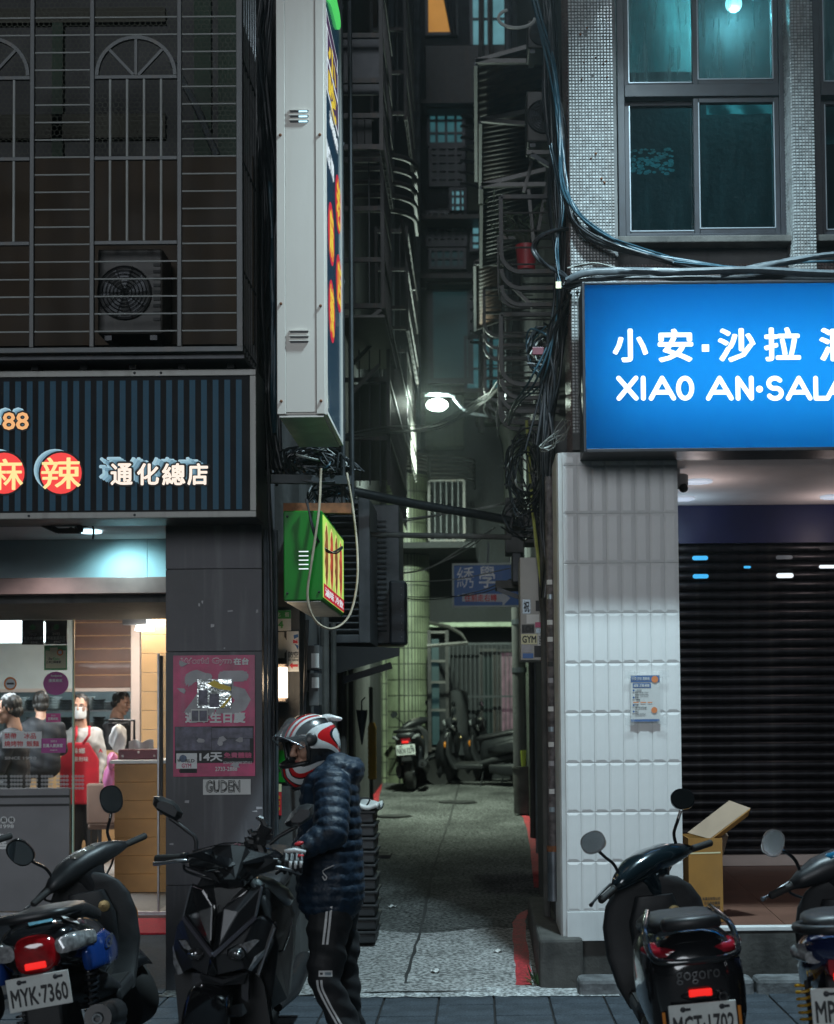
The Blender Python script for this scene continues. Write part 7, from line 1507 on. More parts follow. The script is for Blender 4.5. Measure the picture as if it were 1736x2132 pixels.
for pts, stem, inner in (([(85, 140), (140, 135), (250, 178), (300, 218), (342, 290), (330, 330), (285, 352), (215, 330), (110, 262), (75, 212)], [(455, 605), (458, 540), (440, 490), (290, 375), (225, 330)], [(120, 190), (240, 215), (290, 270), (270, 320), (200, 290), (110, 240)]),
                         ([(1485, 212), (1420, 205), (1345, 228), (1285, 282), (1228, 375), (1240, 402), (1290, 415), (1370, 398), (1465, 335), (1485, 270)], [(1095, 560), (1180, 490), (1270, 440), (1340, 402)], [(1450, 262), (1360, 275), (1310, 320), (1290, 370), (1370, 370), (1440, 320)])):
    mr = MB().tube([Q(x, y, .05) for x, y in stem], [.009]*len(stem), 8).build('mirror', 'satin_black', sp, smooth=60)
    n = len(pts); cx_ = sum(p[0] for p in pts)/n; cy_ = sum(p[1] for p in pts)/n
    r0 = [Q(x, y, .07) for x, y in pts]; r1 = [Q(cx_+(x-cx_)*.93, cy_+(y-cy_)*.93, .02) for x, y in pts]; r2 = [Q(cx_+(x-cx_)*.6, cy_+(y-cy_)*.55, -.012) for x, y in pts]; rr_ = [Q(cx_+(x-cx_)*.94, cy_+(y-cy_)*.94, .085) for x, y in pts]
    MB().loft([rr_, r0, r1, r2]).build('shell', 'satin_black', mr, smooth=40); MB().add([p+Vector((0, .088-.085, 0)) for p in rr_], [tuple(range(n))]).build('mirror_glass', 'mirror_face', mr)
    MB().add([Q(x, y, -.021) for x, y in inner]+[Q(x, y, -.006) for x, y in inner], [tuple(reversed(range(6)))]+[(i, (i+1) % 6, 6+(i+1) % 6, 6+i) for i in range(6)]).build('shell_facet', 'paint_grey', mr)
# phone clamp standing on the bar
ph = T('phone_mount', 'black articulated phone clamp standing on the sporty scooter handlebar', 'phone mount', Q(1010, 620, .1))
m = MB()
for (x0_, y0_), (x1_, y1_), r in (((1040, 640), (1010, 560), .016), ((1010, 560), (1035, 470), .02), ((1035, 470), (1070, 400), .022), ((1070, 400), (1040, 345), .012), ((1040, 345), (1000, 330), .008), ((1000, 330), (990, 345), .007), ((1010, 470), (940, 470), .01), ((940, 470), (922, 430), .008), ((960, 540), (905, 530), .014), ((905, 530), (898, 495), .008), ((905, 530), (915, 580), .014), ((1060, 430), (1090, 420), .012), ((1080, 520), (1090, 470), .012), ((960, 560), (985, 600), .018)): m.tube([Q(x0_, y0_, .1), Q(x1_, y1_, .1)], r*1.35, 7)
m.ell(Q(1010, 520, .1), (.03, .025, .03)); m.build('clamp', 'satin_black', ph, smooth=50)
# ------------------------------------------------------------------ scooters parked in the alley
z21 = gz(20.6)+.005
p = W(862, 1560, 20.2)
scooter('dark scooter with plate NKN·3279 parked against the green column', (p.x, 20.9, z21), 'NKN·3279', dict(body='paint_grey', accent='matte_black', tail='wedge', mirror=(.055, .045), mtilt=20), 34, -4, -4, 'scooters parked in the alley')
p = W(1005, 1560, 20.9); scooter('black scooter seen from its side by the barred window, plate NXY·5 on the right', (p.x, 20.9, z21), 'NXY·5', dict(body='satin_black', accent='satin_black', tail='classic', mirror=(.055, .045), mtilt=20), 20, 72, -4, 'scooters parked in the alley')
p = W(1040, 1560, 21.7); scooter('scooter standing behind the side-on black one at the alley end', (p.x+.1, 21.75, z21), '', dict(body='matte_black', accent='matte_black', tail='classic', mirror=(.055, .045), mtilt=20), 25, 60, -4, 'scooters parked in the alley')
# ------------------------------------------------------------------ cardboard box and notice by the white pillar
M('card', (.34, .165, .035), .75, var=.12, vs=6, streak=.1, scol=(.3, .2, .1)); M('card_inside', (.34, .25, .18), .8, var=.15)
a = RC(1429, 1744, 1503, 1928, 8.75); cb = T('cardboard_box', 'tall open brown cardboard box standing between pillar and shutter', 'cardboard box', ((a[0]+a[1])/2, 8.9, fl))
a = (a[0]+.01, a[1], fl+.012, a[3]); t = .006
MB().box(a[0], a[1], 8.72, 8.72+t, a[2], a[3]).box(a[0], a[1], 9.06-t, 9.06, a[2], a[3]).box(a[0], a[0]+t, 8.72+t, 9.06-t, a[2], a[3]).box(a[1]-t, a[1], 8.72+t, 9.06-t, a[2], a[3]).build('carton', 'card', cb)
fp = [W(1429, 1740, 8.74), W(1500, 1738, 8.9), W(1562, 1680, 9.0), W(1520, 1664, 8.86)]
MB().add([W(1431, 1733, 8.9), W(1477, 1746, 8.74), W(1562, 1682, 8.74), W(1518, 1666, 8.9)], [(0, 1, 2, 3)]).build('flap', 'card_inside', cb, solid=.006); MB().add([W(1477, 1748, 8.74), W(1560, 1684, 8.74), W(1556, 1697, 8.78), W(1478, 1757, 8.78)], [(0, 1, 2, 3)]).build('flap', 'card', cb, solid=.006)
MB().add([W(1503, 1746, 8.74), W(1503, 1790, 8.74), W(1516, 1740, 9.0), W(1510, 1730, 9.0)], [(0, 1, 2, 3)]).build('flap', 'card_inside', cb, solid=.006)
m = MB()
for k_, (s_, x0_) in enumerate((('本產品有限公司', 1462), ('台北市信義路', 1466), ('統一編號', 1470), ('電話 27332888'[:2], 1474))): text(m, s_, fpx(x0_, 1867+k_*9, 1499, 1874+k_*9, 8.7185), .02)
m.build('printing', 'ink', cb); MB().add([W(x, y, 8.7188) for x, y in ((1436, 1775), (1500, 1773), (1500, 1776), (1436, 1778))], [(0, 1, 2, 3)]).build('tape', 'sticker_cream', cb)
yn = YF-.013; M('tape_clear', (.7, .72, .72), .25, var=0, alpha=.22)
nt = plate('notice', 'blue and white job notice in a plastic sleeve taped on the white tiled pillar', 'notice', (1312, 1405, 1374, 1503), 'paper', [
    ('print_blue', [(1313, 1406, 1373, 1420), (1317, 1422, 1355, 1432), (1313, 1497, 1373, 1502)]), ('print_white', [('小安·沙拉 潤餅捲', 1315, 1409, 1352, 1416, .02), ('誠徵 正職/兼職', 1319, 1424, 1352, 1430, .03)]),
    ('ink', [('上班時間:', 1322, 1435, 1336, 1438), ('早班 09:30-17:30', 1322, 1440, 1349, 1443), ('晚班 16:30-24:00', 1322, 1445, 1350, 1448), ('薪資:', 1322, 1450, 1330, 1453), ('面議', 1324, 1455, 1332, 1458), ('地點:', 1322, 1466, 1330, 1469), ('通化街夜市旁', 1322, 1471, 1346, 1474), ('電話:', 1322, 1479, 1330, 1482), ('0906-523767', 1322, 1485, 1344, 1488)]), ('sticker_orange', [(1318, 1461, 1330, 1463), (1333, 1461, 1345, 1463), (1348, 1461, 1358, 1463), (1363, 1414, .02), (1362, 1478, .018)]), ('print_blue', [(1319, 1437, .006), (1319, 1452, .006), (1319, 1468, .006), (1319, 1481, .006)])], yn)
a = RC(1307, 1399, 1380, 1507, yn); quadmb(a[0], a[1], a[2], a[3], yn-.0125).build('sleeve', 'clear_plastic', nt)
for q in ((1299, 1396, 1322, 1412), (1370, 1394, 1392, 1410), (1300, 1494, 1320, 1510), (1368, 1492, 1390, 1508)): a = RC(*q, yn); quadmb(a[0], a[1], a[2], a[3], yn-.0145).build('tape', 'tape_clear', nt)
# ------------------------------------------------------------------ PEOPLE
from mathutils.bvhtree import BVHTree
M('skin', (.48, .27, .19), .5, var=.08, vs=30); M('hair', (.012, .01, .009), .45, var=.3, vs=60); M('eye_white', (.7, .7, .68), .2, var=0); M('iris', (.02, .012, .008), .15, var=0); M('lip', (.36, .13, .11), .45, var=.05)
M('puffer', (.0065, .018, .036), .55, var=.3, vs=30, bump=1, bs=32, spec=.4); M('track_black', (.008, .009, .011), .7, var=.25, vs=20, bump=.2, bs=200); M('sweat_grey', (.46, .46, .45), .85, var=.1, vs=30, bump=.3, bs=60); M('apron_red', (.5, .012, .03), .7, var=.15, vs=8)
M('jacket_black', (.012, .014, .019), .7, var=.3); M('mask_white', (.72, .75, .76), .7, var=.03); M('glove_black', (.012, .012, .014), .5, var=.2); M('glove_white', (.62, .63, .63), .5, var=.06); M('shirt_pale', (.5, .52, .54), .8, var=.05); M('sole', (.3, .3, .3), .7, var=.1)
def capsule(mb, p, q, r0, r1, n=14):
    p, q = Vector(p), Vector(q); d = q-p; L_ = max(d.length, 1e-4); d = d/L_; u = d.cross(Vector((0, 0, 1)))
    if u.length < .05: u = d.cross(Vector((1, 0, 0)))
    u.normalize(); v = d.cross(u); rings = []
    def ring(c, r): rings.append([c+(u*cos(2*pi*j/n)+v*sin(2*pi*j/n))*max(r, 1e-4) for j in range(n)])
    for k in range(4): a = pi/2*(1-k/4); ring(p-d*r0*sin(a), r0*cos(a)+1e-4)
    ring(p, r0); ring(q, r1)
    for k in range(1, 5): a = pi/2*k/4; ring(q+d*r1*sin(a), r1*cos(a)+1e-4)
    return mb.loft(rings, True)
def blob(name, prims, mat, parent, voxel=.012, it=4, disp=None, mt=None):
    """one continuous skin over tapered limbs (p, q, r0, r1) and ellipsoids (c, (rx, ry, rz), euler)"""
    mb = MB()
    for pr_ in prims:
        if len(pr_) == 4: capsule(mb, *pr_)
        else: mb.ell(pr_[0], pr_[1], 16, 10, pr_[2])
    if mt: xf(mb, mt)
    me = bpy.data.meshes.new('t'); me.from_pydata(mb.v, [], mb.f); o = bpy.data.objects.new('t', me); COL.objects.link(o)
    rm = o.modifiers.new('r', 'REMESH'); rm.mode = 'VOXEL'; rm.voxel_size = voxel; sm_ = o.modifiers.new('s', 'SMOOTH'); sm_.iterations = it; sm_.factor = .5
    me2 = bpy.data.meshes.new_from_object(o.evaluated_get(bpy.context.evaluated_depsgraph_get())); bpy.data.objects.remove(o); bpy.data.meshes.remove(me)
    if disp:
        nn = [v.normal.copy() for v in me2.vertices]
        for v, n_ in zip(me2.vertices, nn): v.co += n_*disp(v.co)
    m2 = MB(); m2.v = [tuple(v.co) for v in me2.vertices]; m2.f = [tuple(p.vertices) for p in me2.polygons]; bpy.data.meshes.remove(me2)
    ob = m2.build(name, mat, parent, smooth=180); ob_mb[ob.name] = m2; return ob
ob_mb = {}
def quilt(prims, pitch, amp):
    def f(co):
        best = None
        for pr_ in prims:
            if len(pr_) != 4: continue
            p, q = Vector(pr_[0]), Vector(pr_[1]); d = q-p; L_ = d.length; t = max(0, min(1, (co-p).dot(d)/(L_*L_))); dist = (co-(p+d*t)).length-(pr_[2]+(pr_[3]-pr_[2])*t)
            if best is None or dist < best[0]: best = (dist, (co-p).dot(d)/L_, pr_)
        s_ = best[1]; k = 1+.15*sin(co.x*31+co.z*17)+.12*sin(co.y*43)
        return amp*k*(abs(sin(pi*s_/pitch+.25*sin(co.x*14+co.y*9)))**.55-.55)+.0016*sin(co.x*75+co.z*40+3*sin(co.y*30))*sin(co.z*95+co.y*60)
    return f
def face(parent, c, yaw, pitch=0, roll=0, s=1, skin='skin', mouth=True, hair=None, neck=True, voxel=.006):
    mt = Matrix.Translation(c) @ Matrix.Rotation(radians(yaw), 4, 'Z') @ Matrix.Rotation(radians(pitch), 4, 'X') @ Matrix.Rotation(radians(roll), 4, 'Y') @ Matrix.Scale(s, 4)
    pr_ = [((0, .01, .03), (.074, .093, .1), (0, 0, 0)), ((0, -.022, -.05), (.056, .066, .062), (0, 0, 0)), ((0, -.072, -.094), (.024, .02, .018), (0, 0, 0)), ((0, -.09, .026), (0, -.113, -.014), .009, .014), ((-.011, -.1, -.019), (.011, -.1, -.019), .009, .009),
           ((-.038, -.064, -.008), (-.034, -.07, -.02), .026, .022), ((.038, -.064, -.008), (.034, -.07, -.02), .026, .022), ((-.042, -.076, .037), (.042, -.076, .037), .013, .013), ((-.074, .012, .012), (-.074, .015, -.02), .012, .009), ((.074, .012, .012), (.074, .015, -.02), .012, .009), ((-.018, -.09, -.052), (.018, -.09, -.052), .009, .009)]
    if neck: pr_.append(((0, .025, -.05), (0, .035, -.17), .05, .056))
    hd = blob('head', pr_, skin, parent, voxel, 3, None, mt)
    for s_ in (-1, 1):
        m = MB().ell((s_*.031, -.079, .012), (.0145, .0105, .0085)); xf(m, mt); m.build('eye', 'eye_white', parent, smooth=180); m = MB().ell((s_*.031-.003, -.088, .012), (.0065, .003, .0068), 10, 6); xf(m, mt); m.build('iris', 'iris', parent, smooth=180)
        m = MB().tube([(s_*.05, -.079, .036), (s_*.032, -.09, .041), (s_*.014, -.09, .036)], [.003, .005, .003], 6); xf(m, mt); m.build('eyebrow', 'hair', parent, smooth=180)
        m = MB().tube([(s_*.046, -.083, .014), (s_*.031, -.0905, .0195), (s_*.017, -.086, .014)], [.002, .003, .002], 6); xf(m, mt); m.build('eyelid', skin, parent, smooth=180)
    if mouth:
        m = MB().tube([(-.022, -.093, -.052), (0, -.1, -.05), (.022, -.093, -.052)], [.002, .0055, .002], 6).tube([(-.02, -.092, -.058), (0, -.098, -.06), (.02, -.092, -.058)], [.002, .006, .002], 6); xf(m, mt); m.build('mouth', 'lip', parent, smooth=180)
    if hair: blob('hair', hair, 'hair', parent, .008, 2, lambda co: .0045*sin(co.x*120+co.z*35)*sin(co.y*130+co.z*20)+.002*sin(co.x*260+co.y*240), mt)
    return mt
HAIR_UP = [((0, .025, .05), (.082, .095, .095), (0, 0, 0)), ((0, .06, -.02), (.07, .06, .06), (0, 0, 0)), ((-.07, .0, .03), (-.073, .02, -.03), .018, .012), ((.07, .0, .03), (.073, .02, -.03), .018, .012)]
# -------- the rider
YR = 6.72
def RP(px, py, d=0): return W(px, py, YR+d)
rd = T('person', 'person in a navy puffer jacket and race helmet pushing a scooter', 'person', W(700, 1900, YR).xy.to_3d())
hip = RP(690, 1872); hl, hr = RP(688, 1885, -.1), RP(700, 1885, .1); kl, kr = RP(676, 2045, -.13), RP(715, 2048, .1); al_, ar_ = RP(742, 2178, -.1), RP(740, 2185, .12); zf = .0
shl, shr = RP(690, 1632, -.19), RP(688, 1632, .19); el = RP(689, 1732, -.3); wl0 = W(631, 1768, 6.36); er = RP(650, 1740, .3); wr0 = RP(612, 1790, .25)
legs = [(hl, kl, .105, .076), (kl, al_, .074, .058), (hr, kr, .105, .076), (kr, ar_, .074, .058), (hip+Vector((-.01, -.07, .03)), hip+Vector((.01, .09, .03)), .13, .13)]
core = [(RP(688, 1862), RP(684, 1660), .1, .1), (shl, el, .05, .045), (el, wl0, .042, .032), (shr, er, .05, .045), (er, wr0, .042, .032), (RP(676, 1630), RP(655, 1580), .05, .05), (shl, shr, .05, .05)]
blob('body', core+[(a, b, c*.8, d*.8) for a, b, c, d in legs], 'skin', rd, .02, 3)
tr = blob('trousers', legs, 'track_black', rd, .012, 5, lambda co: .006*sin(co.z*34+co.x*26+2*sin(co.y*20))+.0035*sin(co.z*80+co.y*30+co.x*20))
jk = [(RP(688, 1858, -.06), RP(686, 1650, -.06), .158, .135), (RP(690, 1858, .07), RP(688, 1650, .07), .158, .135), (shl+Vector((0, .03, -.01)), el, .085, .078), (el, wl0, .074, .046), (shr, er, .085, .074), (er, wr0, .07, .045)]
jx = [(RP(735, 1606, 0), (.05, .13, .065), (0, .3, 0)), (RP(706, 1590, 0), (.09, .12, .05), (0, .25, 0)), (RP(668, 1612, 0), (.085, .1, .06), (0, -.35, 0)), (RP(700, 1640, 0), (.11, .2, .07), (0, 0, 0))]
blob('jacket', jk+jx, 'puffer', rd, .0095, 5, quilt(jk, .05, .0085))
for a, b in ((wl0, el), (wr0, er)): d = (b-a).normalized(); MB().tube([a-d*.005, a+d*.03], .046, 14).build('cuff', 'glove_black', rd, smooth=60)
m = MB().tube(spline([W(638, 1802, 6.44)+Vector((.12, -.0, 0)), W(672, 1813, 6.5), W(680, 1826, 6.5), W(676, 1832, 6.5), W(671, 1824, 6.5)], 4), .003, 5); m.build('zip_cord', 'glove_white', rd, smooth=True)
# shoes
for a, fw_ in ((al_, Vector((-1, -.15, 0))), (ar_, Vector((-1, .1, 0)))):
    b = Vector((a.x, a.y, .045)); blob('shoe', [((b.x, b.y, .05), tuple(b+fw_*.15+Vector((0, 0, -.005))), .045, .036), (tuple(b+Vector((.03, 0, 0))), (b.x, b.y, .1), .042, .045)], 'glove_black', rd, .012, 3)
# two white side stripes laid on the trouser leg
bt = BVHTree.FromPolygons([Vector(v) for v in ob_mb[tr.name].v], ob_mb[tr.name].f); CO = Vector((0, 0, CAMZ))
def on_leg(px, py, up=.003):
    d = (W(px, py, 5)-CO).normalized(); h = bt.ray_cast(CO, d); return h[0]+h[1]*up if h[0] else None
def leg_strip(pts, wd_, mat, nm):
    L_ = []; 
    for (x, y) in [tuple(p) for p in spline([(x, y, 0) for x, y in pts], 7)] if False else [(p.x, p.y) for p in spline([(x, y, 0) for x, y in pts], 7)]:
        a, b = on_leg(x-wd_/2, y), on_leg(x+wd_/2, y)
        if a and b: L_.append((a, b))
    m = MB(); v = [p for q in L_ for p in q]; m.add(v, [(2*i, 2*i+1, 2*i+3, 2*i+2) for i in range(len(L_)-1)])
    if len(L_) > 1: m.build(nm, mat, rd)
for dx in (-4, 4):
    leg_strip([(687+dx, 1874), (682+dx, 1920), (677+dx, 1966)], 4.6, 'glove_white', 'trouser_stripe'); leg_strip([(665+dx, 2040), (669+dx, 2062), (688+dx, 2100), (706+dx, 2132), (728+dx, 2165)], 4.6, 'glove_white', 'trouser_stripe')
def leg_patch(x0, x1, y0, y1, mat, up):
    m = MB(); N_ = 8; pts = [[on_leg(x0+(x1-x0)*i/N_, y0+(y1-y0)*j/2+3*i/N_*0, up) for i in range(N_+1)] for j in range(3)]
    for j in range(2):
        for i in range(N_):
            q = [pts[j][i], pts[j+1][i], pts[j+1][i+1], pts[j][i+1]]
            if all(q): m.add(q, [(0, 1, 2, 3)])
    if m.v: m.build('trouser_patch', mat, rd)
leg_patch(664, 691, 2020, 2033, 'glove_white', .004); leg_patch(667, 672, 2024, 2029, 'ink', .006); leg_patch(676, 688, 2023, 2030, 'gasket', .006)
# gloved hand closed round the grip
hx = [595, 606, 617, 628]; gY = 6.25
palm = [(W(600, 1776, gY+.03), W(626, 1778, gY+.05), .021, .02), (W(612, 1776, gY+.04), wl0, .028, .032)]
fing = []
for i, x in enumerate(hx):
    ln = (.9, 1.0, 1.0, .85)[i]; a = W(x, 1779, gY+.005); b = W(x-1, 1793, gY-.026); c = W(x-2, 1793+17*ln, gY-.024); d = W(x-2, 1797+22*ln, gY+.004)
    fing += [(a, b, .0105, .0098), (b, c, .0098, .009), (c, d, .009, .008)]
thumb = [(W(598, 1782, gY+.05), W(586, 1795, gY+.05), .013, .011), (W(586, 1795, gY+.05), W(588, 1812, gY+.02), .011, .009)]
blob('glove', palm+fing+thumb, 'glove_black', rd, .0034, 2)
for i, x in enumerate(hx):
    if i: 
        ln = (.9, 1.0, 1.0, .85)[i]; b = W(x-1, 1792, gY-.033); c = W(x-2, 1793+15*ln, gY-.0315); MB().tube([b, b.lerp(c, .5)+Vector((0, -.001, 0)), c], [.0062, .0068, .0055], 8).build('glove_panel', 'glove_white', rd, smooth=180)
MB().tube([W(592, 1773, gY+.012), W(612, 1770, gY+.012), W(636, 1774, gY+.022)], [.009, .0115, .009], 10).build('glove_panel', 'glove_white', rd, smooth=180)
MB().tube([W(620, 1781, gY-.012), W(632, 1782, gY-.008)], .006, 8).build('glove_stripe', 'print_red', rd, smooth=180)
MB().ell(W(622, 1756, 6.31), (.022, .012, .009), 12, 8, (0, -.25, 0)).build('glove_logo', 'print_red', rd, smooth=180)
gr = [(wr0, wr0+Vector((-.05, -.0, -.03)), .03, .026)]+[(wr0+Vector((-.04, k*.02-.03, -.03)), wr0+Vector((-.08, k*.02-.03, -.06)), .0095, .008) for k in range(4)]+[(wr0+Vector((-.02, -.03, -.02)), wr0+Vector((-.05, -.06, -.03)), .011, .009)]
blob('glove', gr, 'glove_black', rd, .004, 2)
# head and helmet
hc = RP(645, 1548); YAW, PIT = -54, 12
hm = face(rd, hc+Vector((.012, 0, -.012)), YAW, PIT, 0, .98, neck=True)
HM = Matrix.Translation(hc) @ Matrix.Rotation(radians(YAW), 4, 'Z') @ Matrix.Rotation(radians(PIT), 4, 'X')
def hs(phi, th, k=1.0):
    """helmet surface: phi 0 = forward, th = elevation"""
    c, s_ = cos(th), sin(th); rx, ry, rz = .127, .146, .138
    x = rx*c*sin(phi); y = -ry*c*cos(phi); z = rz*s_
    f = max(0, cos(phi)) ; low = max(0, -th-.15)
    y -= .045*f*min(1, low*2.2); z -= .05*min(1, low*1.3)*(.75+.6*f); x *= 1-.12*min(1, low)
    return Vector((x*k, y*k, z*k))
PH = [-180+i*7.5 for i in range(49)]; TH = [-58, -50, -42, -34, -27, -22, -16, -8, 0, 8, 15, 21, 27, 34, 42, 50, 60, 70, 80, 89.5]
def shell(k, dphi, dth, mat, nm, solid):
    m = MB(); v = [HM @ hs(radians(p), radians(t), k) for t in TH for p in PH]; f = []
    for j in range(len(TH)-1):
        for i in range(48):
            pc = (PH[i]+PH[i+1])/2; tc = (TH[j]+TH[j+1])/2
            if abs(pc) < 60+dphi and -24+dth*0 < tc < 24: continue
            q = j*49+i; f.append((q, q+1, q+50, q+49))
    m.add(v, f); return m.build(nm, mat, hmo, smooth=180, solid=solid)
hmo = T('helmet_holder', '', '', hc); del hmo['label'], hmo['category']; hmo.name = 'helmet'; WL['helmet'] = hc.copy(); hmo.parent = rd; hmo.location = hc-WL[rd.name]
Wt, Rd, Bk, Gr = (.62, .64, .64), (.5, .012, .015), (.012, .012, .014), (.2, .21, .22)
STRIPES('helmet_print', [(0, Bk), (.16, Rd), (.3, Bk), (.36, Wt), (.6, Bk), (.66, Rd), (.8, Wt), (.93, Bk)], 2.1, 'DIAGONAL', 15, rot=(.5, -.5, .7))
shell(1.0, 0, 0, 'helmet_print', 'shell', .012); shell(.93, 2, 0, 'matte_black', 'lining', .02)
bd = [(60, t) for t in (-22, -16, -8, 0, 8, 15, 21)]+[(p, 21) for p in (52.5, 45, 30, 15, 0, -15, -30, -45, -52.5)]+[(-60, t) for t in (21, 15, 8, 0, -8, -16, -22)]+[(p, -22) for p in (-52.5, -45, -30, -15, 0, 15, 30, 45, 52.5, 60)]
MB().tube([HM @ hs(radians(p), radians(t), .985) for p, t in bd], .011, 8).build('rim', 'satin_black', hmo, smooth=180)
MB().tube([HM @ hs(radians(p), radians(-57.5), .995) for p in range(-180, 181, 8)], .01, 8).build('base_trim', 'satin_black', hmo, smooth=180)
VM = HM @ Matrix.Rotation(radians(-46), 4, 'X')
MB().grid(lambda u, v: VM @ (hs(radians(-66+132*u), radians(-20+38*v), 1.0)*1.07), 24, 8).build('visor', 'clear_plastic', hmo, smooth=180)
MB().tube([VM @ (hs(radians(-66+132*i/24), radians(-20), 1.0)*1.07) for i in range(25)], .004, 6).build('visor_edge', 'edge_silver', hmo, smooth=180)
for s_ in (-1, 1):
    c = HM @ (hs(radians(68*s_), radians(14), 1.03)); n_ = (c-hc).normalized(); m = MB().ell((0, 0, 0), (.03, .03, .01), 16, 6); q_ = n_.to_track_quat('Z', 'Y').to_matrix().to_4x4(); xf(m, Matrix.Translation(c) @ q_); m.build('visor_pivot', 'satin_black', hmo, smooth=180)
m = MB().sec([(-.03, 0, 0, .012, .012), (0, 0, .012, .05, .018), (.05, 0, .02, .06, .012)], 'y', 14); xf(m, HM @ Matrix.Translation((0, .105, .088)) @ Matrix.Rotation(radians(-30), 4, 'X')); m.build('rear_spoiler', 'lens_white', hmo, smooth=60)
m = MB(); text(m, 'KYT', lambda u, v: HM @ hs(radians(-84+34*(1-u) if False else -118+34*(1-u)), radians(-12+14*v), 1.012), .05); m.build('lettering', 'glove_white', hmo)
for (a, b, c_) in (((-20, -30), (-55, -50), (-20, -52)),):
    P = [HM @ hs(radians(p), radians(t), 1.014) for p, t in ((-12, -28), (-26, -30), (-30, -54), (-10, -54))]; MB().add(P, [(0, 1, 2, 3)]).build('red_flash', 'print_red', hmo)
# -------- the waitress behind the glass edge
YWm = 14.2
def WP(px, py, d=0): return W(px, py, YWm+d)
wm = T('person', 'masked waitress in a grey sweatshirt and red apron standing in the doorway', 'person', (WP(175, 1600).x, YWm, .18))
hipw = WP(176, 1640); lw = [(WP(160, 1650), WP(160, 1720), .095, .07), (WP(160, 1720), WP(158, 1775), .07, .05), (WP(188, 1650), WP(190, 1720), .095, .07), (WP(190, 1720), WP(190, 1775), .07, .05), (WP(162, 1640), WP(190, 1640), .12, .12)]
tw_ = [(WP(174, 1630), WP(174, 1540), .13, .13), (WP(160, 1545), WP(188, 1545), .12, .12), (WP(150, 1528), WP(143, 1580, -.03), .062, .055), (WP(143, 1580, -.03), WP(150, 1632, -.1), .055, .042), (WP(200, 1528), WP(212, 1580, .02), .065, .058), (WP(212, 1580, .02), WP(201, 1628, -.08), .056, .042), (WP(152, 1526), WP(199, 1526), .06, .06)]
blob('body', [(a, b, c*.8, d*.8) for a, b, c, d in tw_+lw]+[(WP(172, 1520), WP(169, 1490), .05, .048), (WP(200, 1632, -.08), WP(196, 1650, -.1), .033, .03), (WP(150, 1636, -.1), WP(152, 1652, -.1), .033, .03)], 'skin', wm, .018, 3)
for hx0 in (197, 151):
    fg = [(WP(hx0, 1644, -.1), WP(hx0-1, 1656, -.1), .034, .03)]+[(WP(hx0-4+k*2.8, 1655, -.11), WP(hx0-5+k*2.6, 1667-abs(k-1.3)*1.5, -.12), .0085, .007) for k in range(4)]+[(WP(hx0-6, 1648, -.11), WP(hx0-9, 1660, -.13), .01, .008)]
    blob('hand', fg, 'skin', wm, .0055, 2)
blob('sweatshirt', tw_, 'sweat_grey', wm, .013, 4, lambda co: .004*sin(co.z*60+co.x*30)*sin(co.y*25+co.z*18)); blob('trousers', lw, 'track_black', wm, .014, 4)
for px in (158, 190): b = WP(px, 1778); blob('sandal', [((b.x, b.y, .21), (b.x, b.y-.14, .205), .04, .042)], 'jacket_black', wm, .013, 2)
ap = MB(); c0 = WP(174, 1600).x
def apron(u, v):
    z0, z1 = WP(174, 1672).z, WP(174, 1545).z; z = z0+(z1-z0)*v; hw = .19 if v < .72 else .19-.09*((v-.72)/.28); x = (u-.5)*2*hw; return (c0+x-.01, YWm-.165+.5*x*x*3+.012*sin(u*16)*(1-v), z)
ap.grid(apron, 22, 20).build('apron', 'apron_red', wm, smooth=180, solid=.006)
for a, b in ((159, 157), (186, 188)): MB().tube([Vector(apron(.26 if a < 170 else .74, 1))+Vector((0, 0, -.01)), WP(a, 1530, -.15), WP(b+ (2 if a < 170 else -2), 1512, -.1)], .014, 6).build('apron_strap', 'apron_red', wm, smooth=180)
m = MB(); zz_ = WP(174, 1556)
for s_, x0_, x1_, y0_, y1_ in (('味鄉', 161, 187, 1556, 1568), ('最對味', 164, 193, 1574, 1584)): text(m, s_, lambda u, v: (lambda p: (p.x, YWm-.176+1.5*(p.x-c0)**2, p.z))(WP(x0_+(x1_-x0_)*u, y1_+(y0_-y1_)*v)), .02)
m.build('apron_lettering', 'glove_white', wm); m = MB(); text(m, 'A', lambda u, v: WP(205+9*u, 1567-9*v, -.075), .06); m.build('sleeve_badge', 'print_red', wm)
wf = face(wm, WP(167, 1474, -.01), 4, 0, 0, 1.0, mouth=False, hair=HAIR_UP+[((.05, .03, -.05), (.068, .04, -.17), .03, .015)], voxel=.007)
m = MB().grid(lambda u, v: ((u-.5)*.135*(1-.1*(2*v-1)**2), -.098-.022*cos((u-.5)*pi)*cos((v-.5)*2)+.09*(2*u-1)**2*.75, -.105+.115*v), 12, 8); xf(m, wf); m.build('face_mask', 'mask_white', wm, smooth=180, solid=.004)
m = MB()
for s_ in (-1, 1): m.tube([(s_*.034+.024*cos(2*pi*k/18), -.103, .01+.018*sin(2*pi*k/18)) for k in range(19)], .0018, 5); m.tube([(s_*.058, -.1, .014), (s_*.078, .0, .016)], .0018, 5)
m.tube([(-.01, -.104, .014), (.01, -.104, .014)], .0018, 5); xf(m, wf); m.build('spectacles', 'edge_silver', wm, smooth=True)
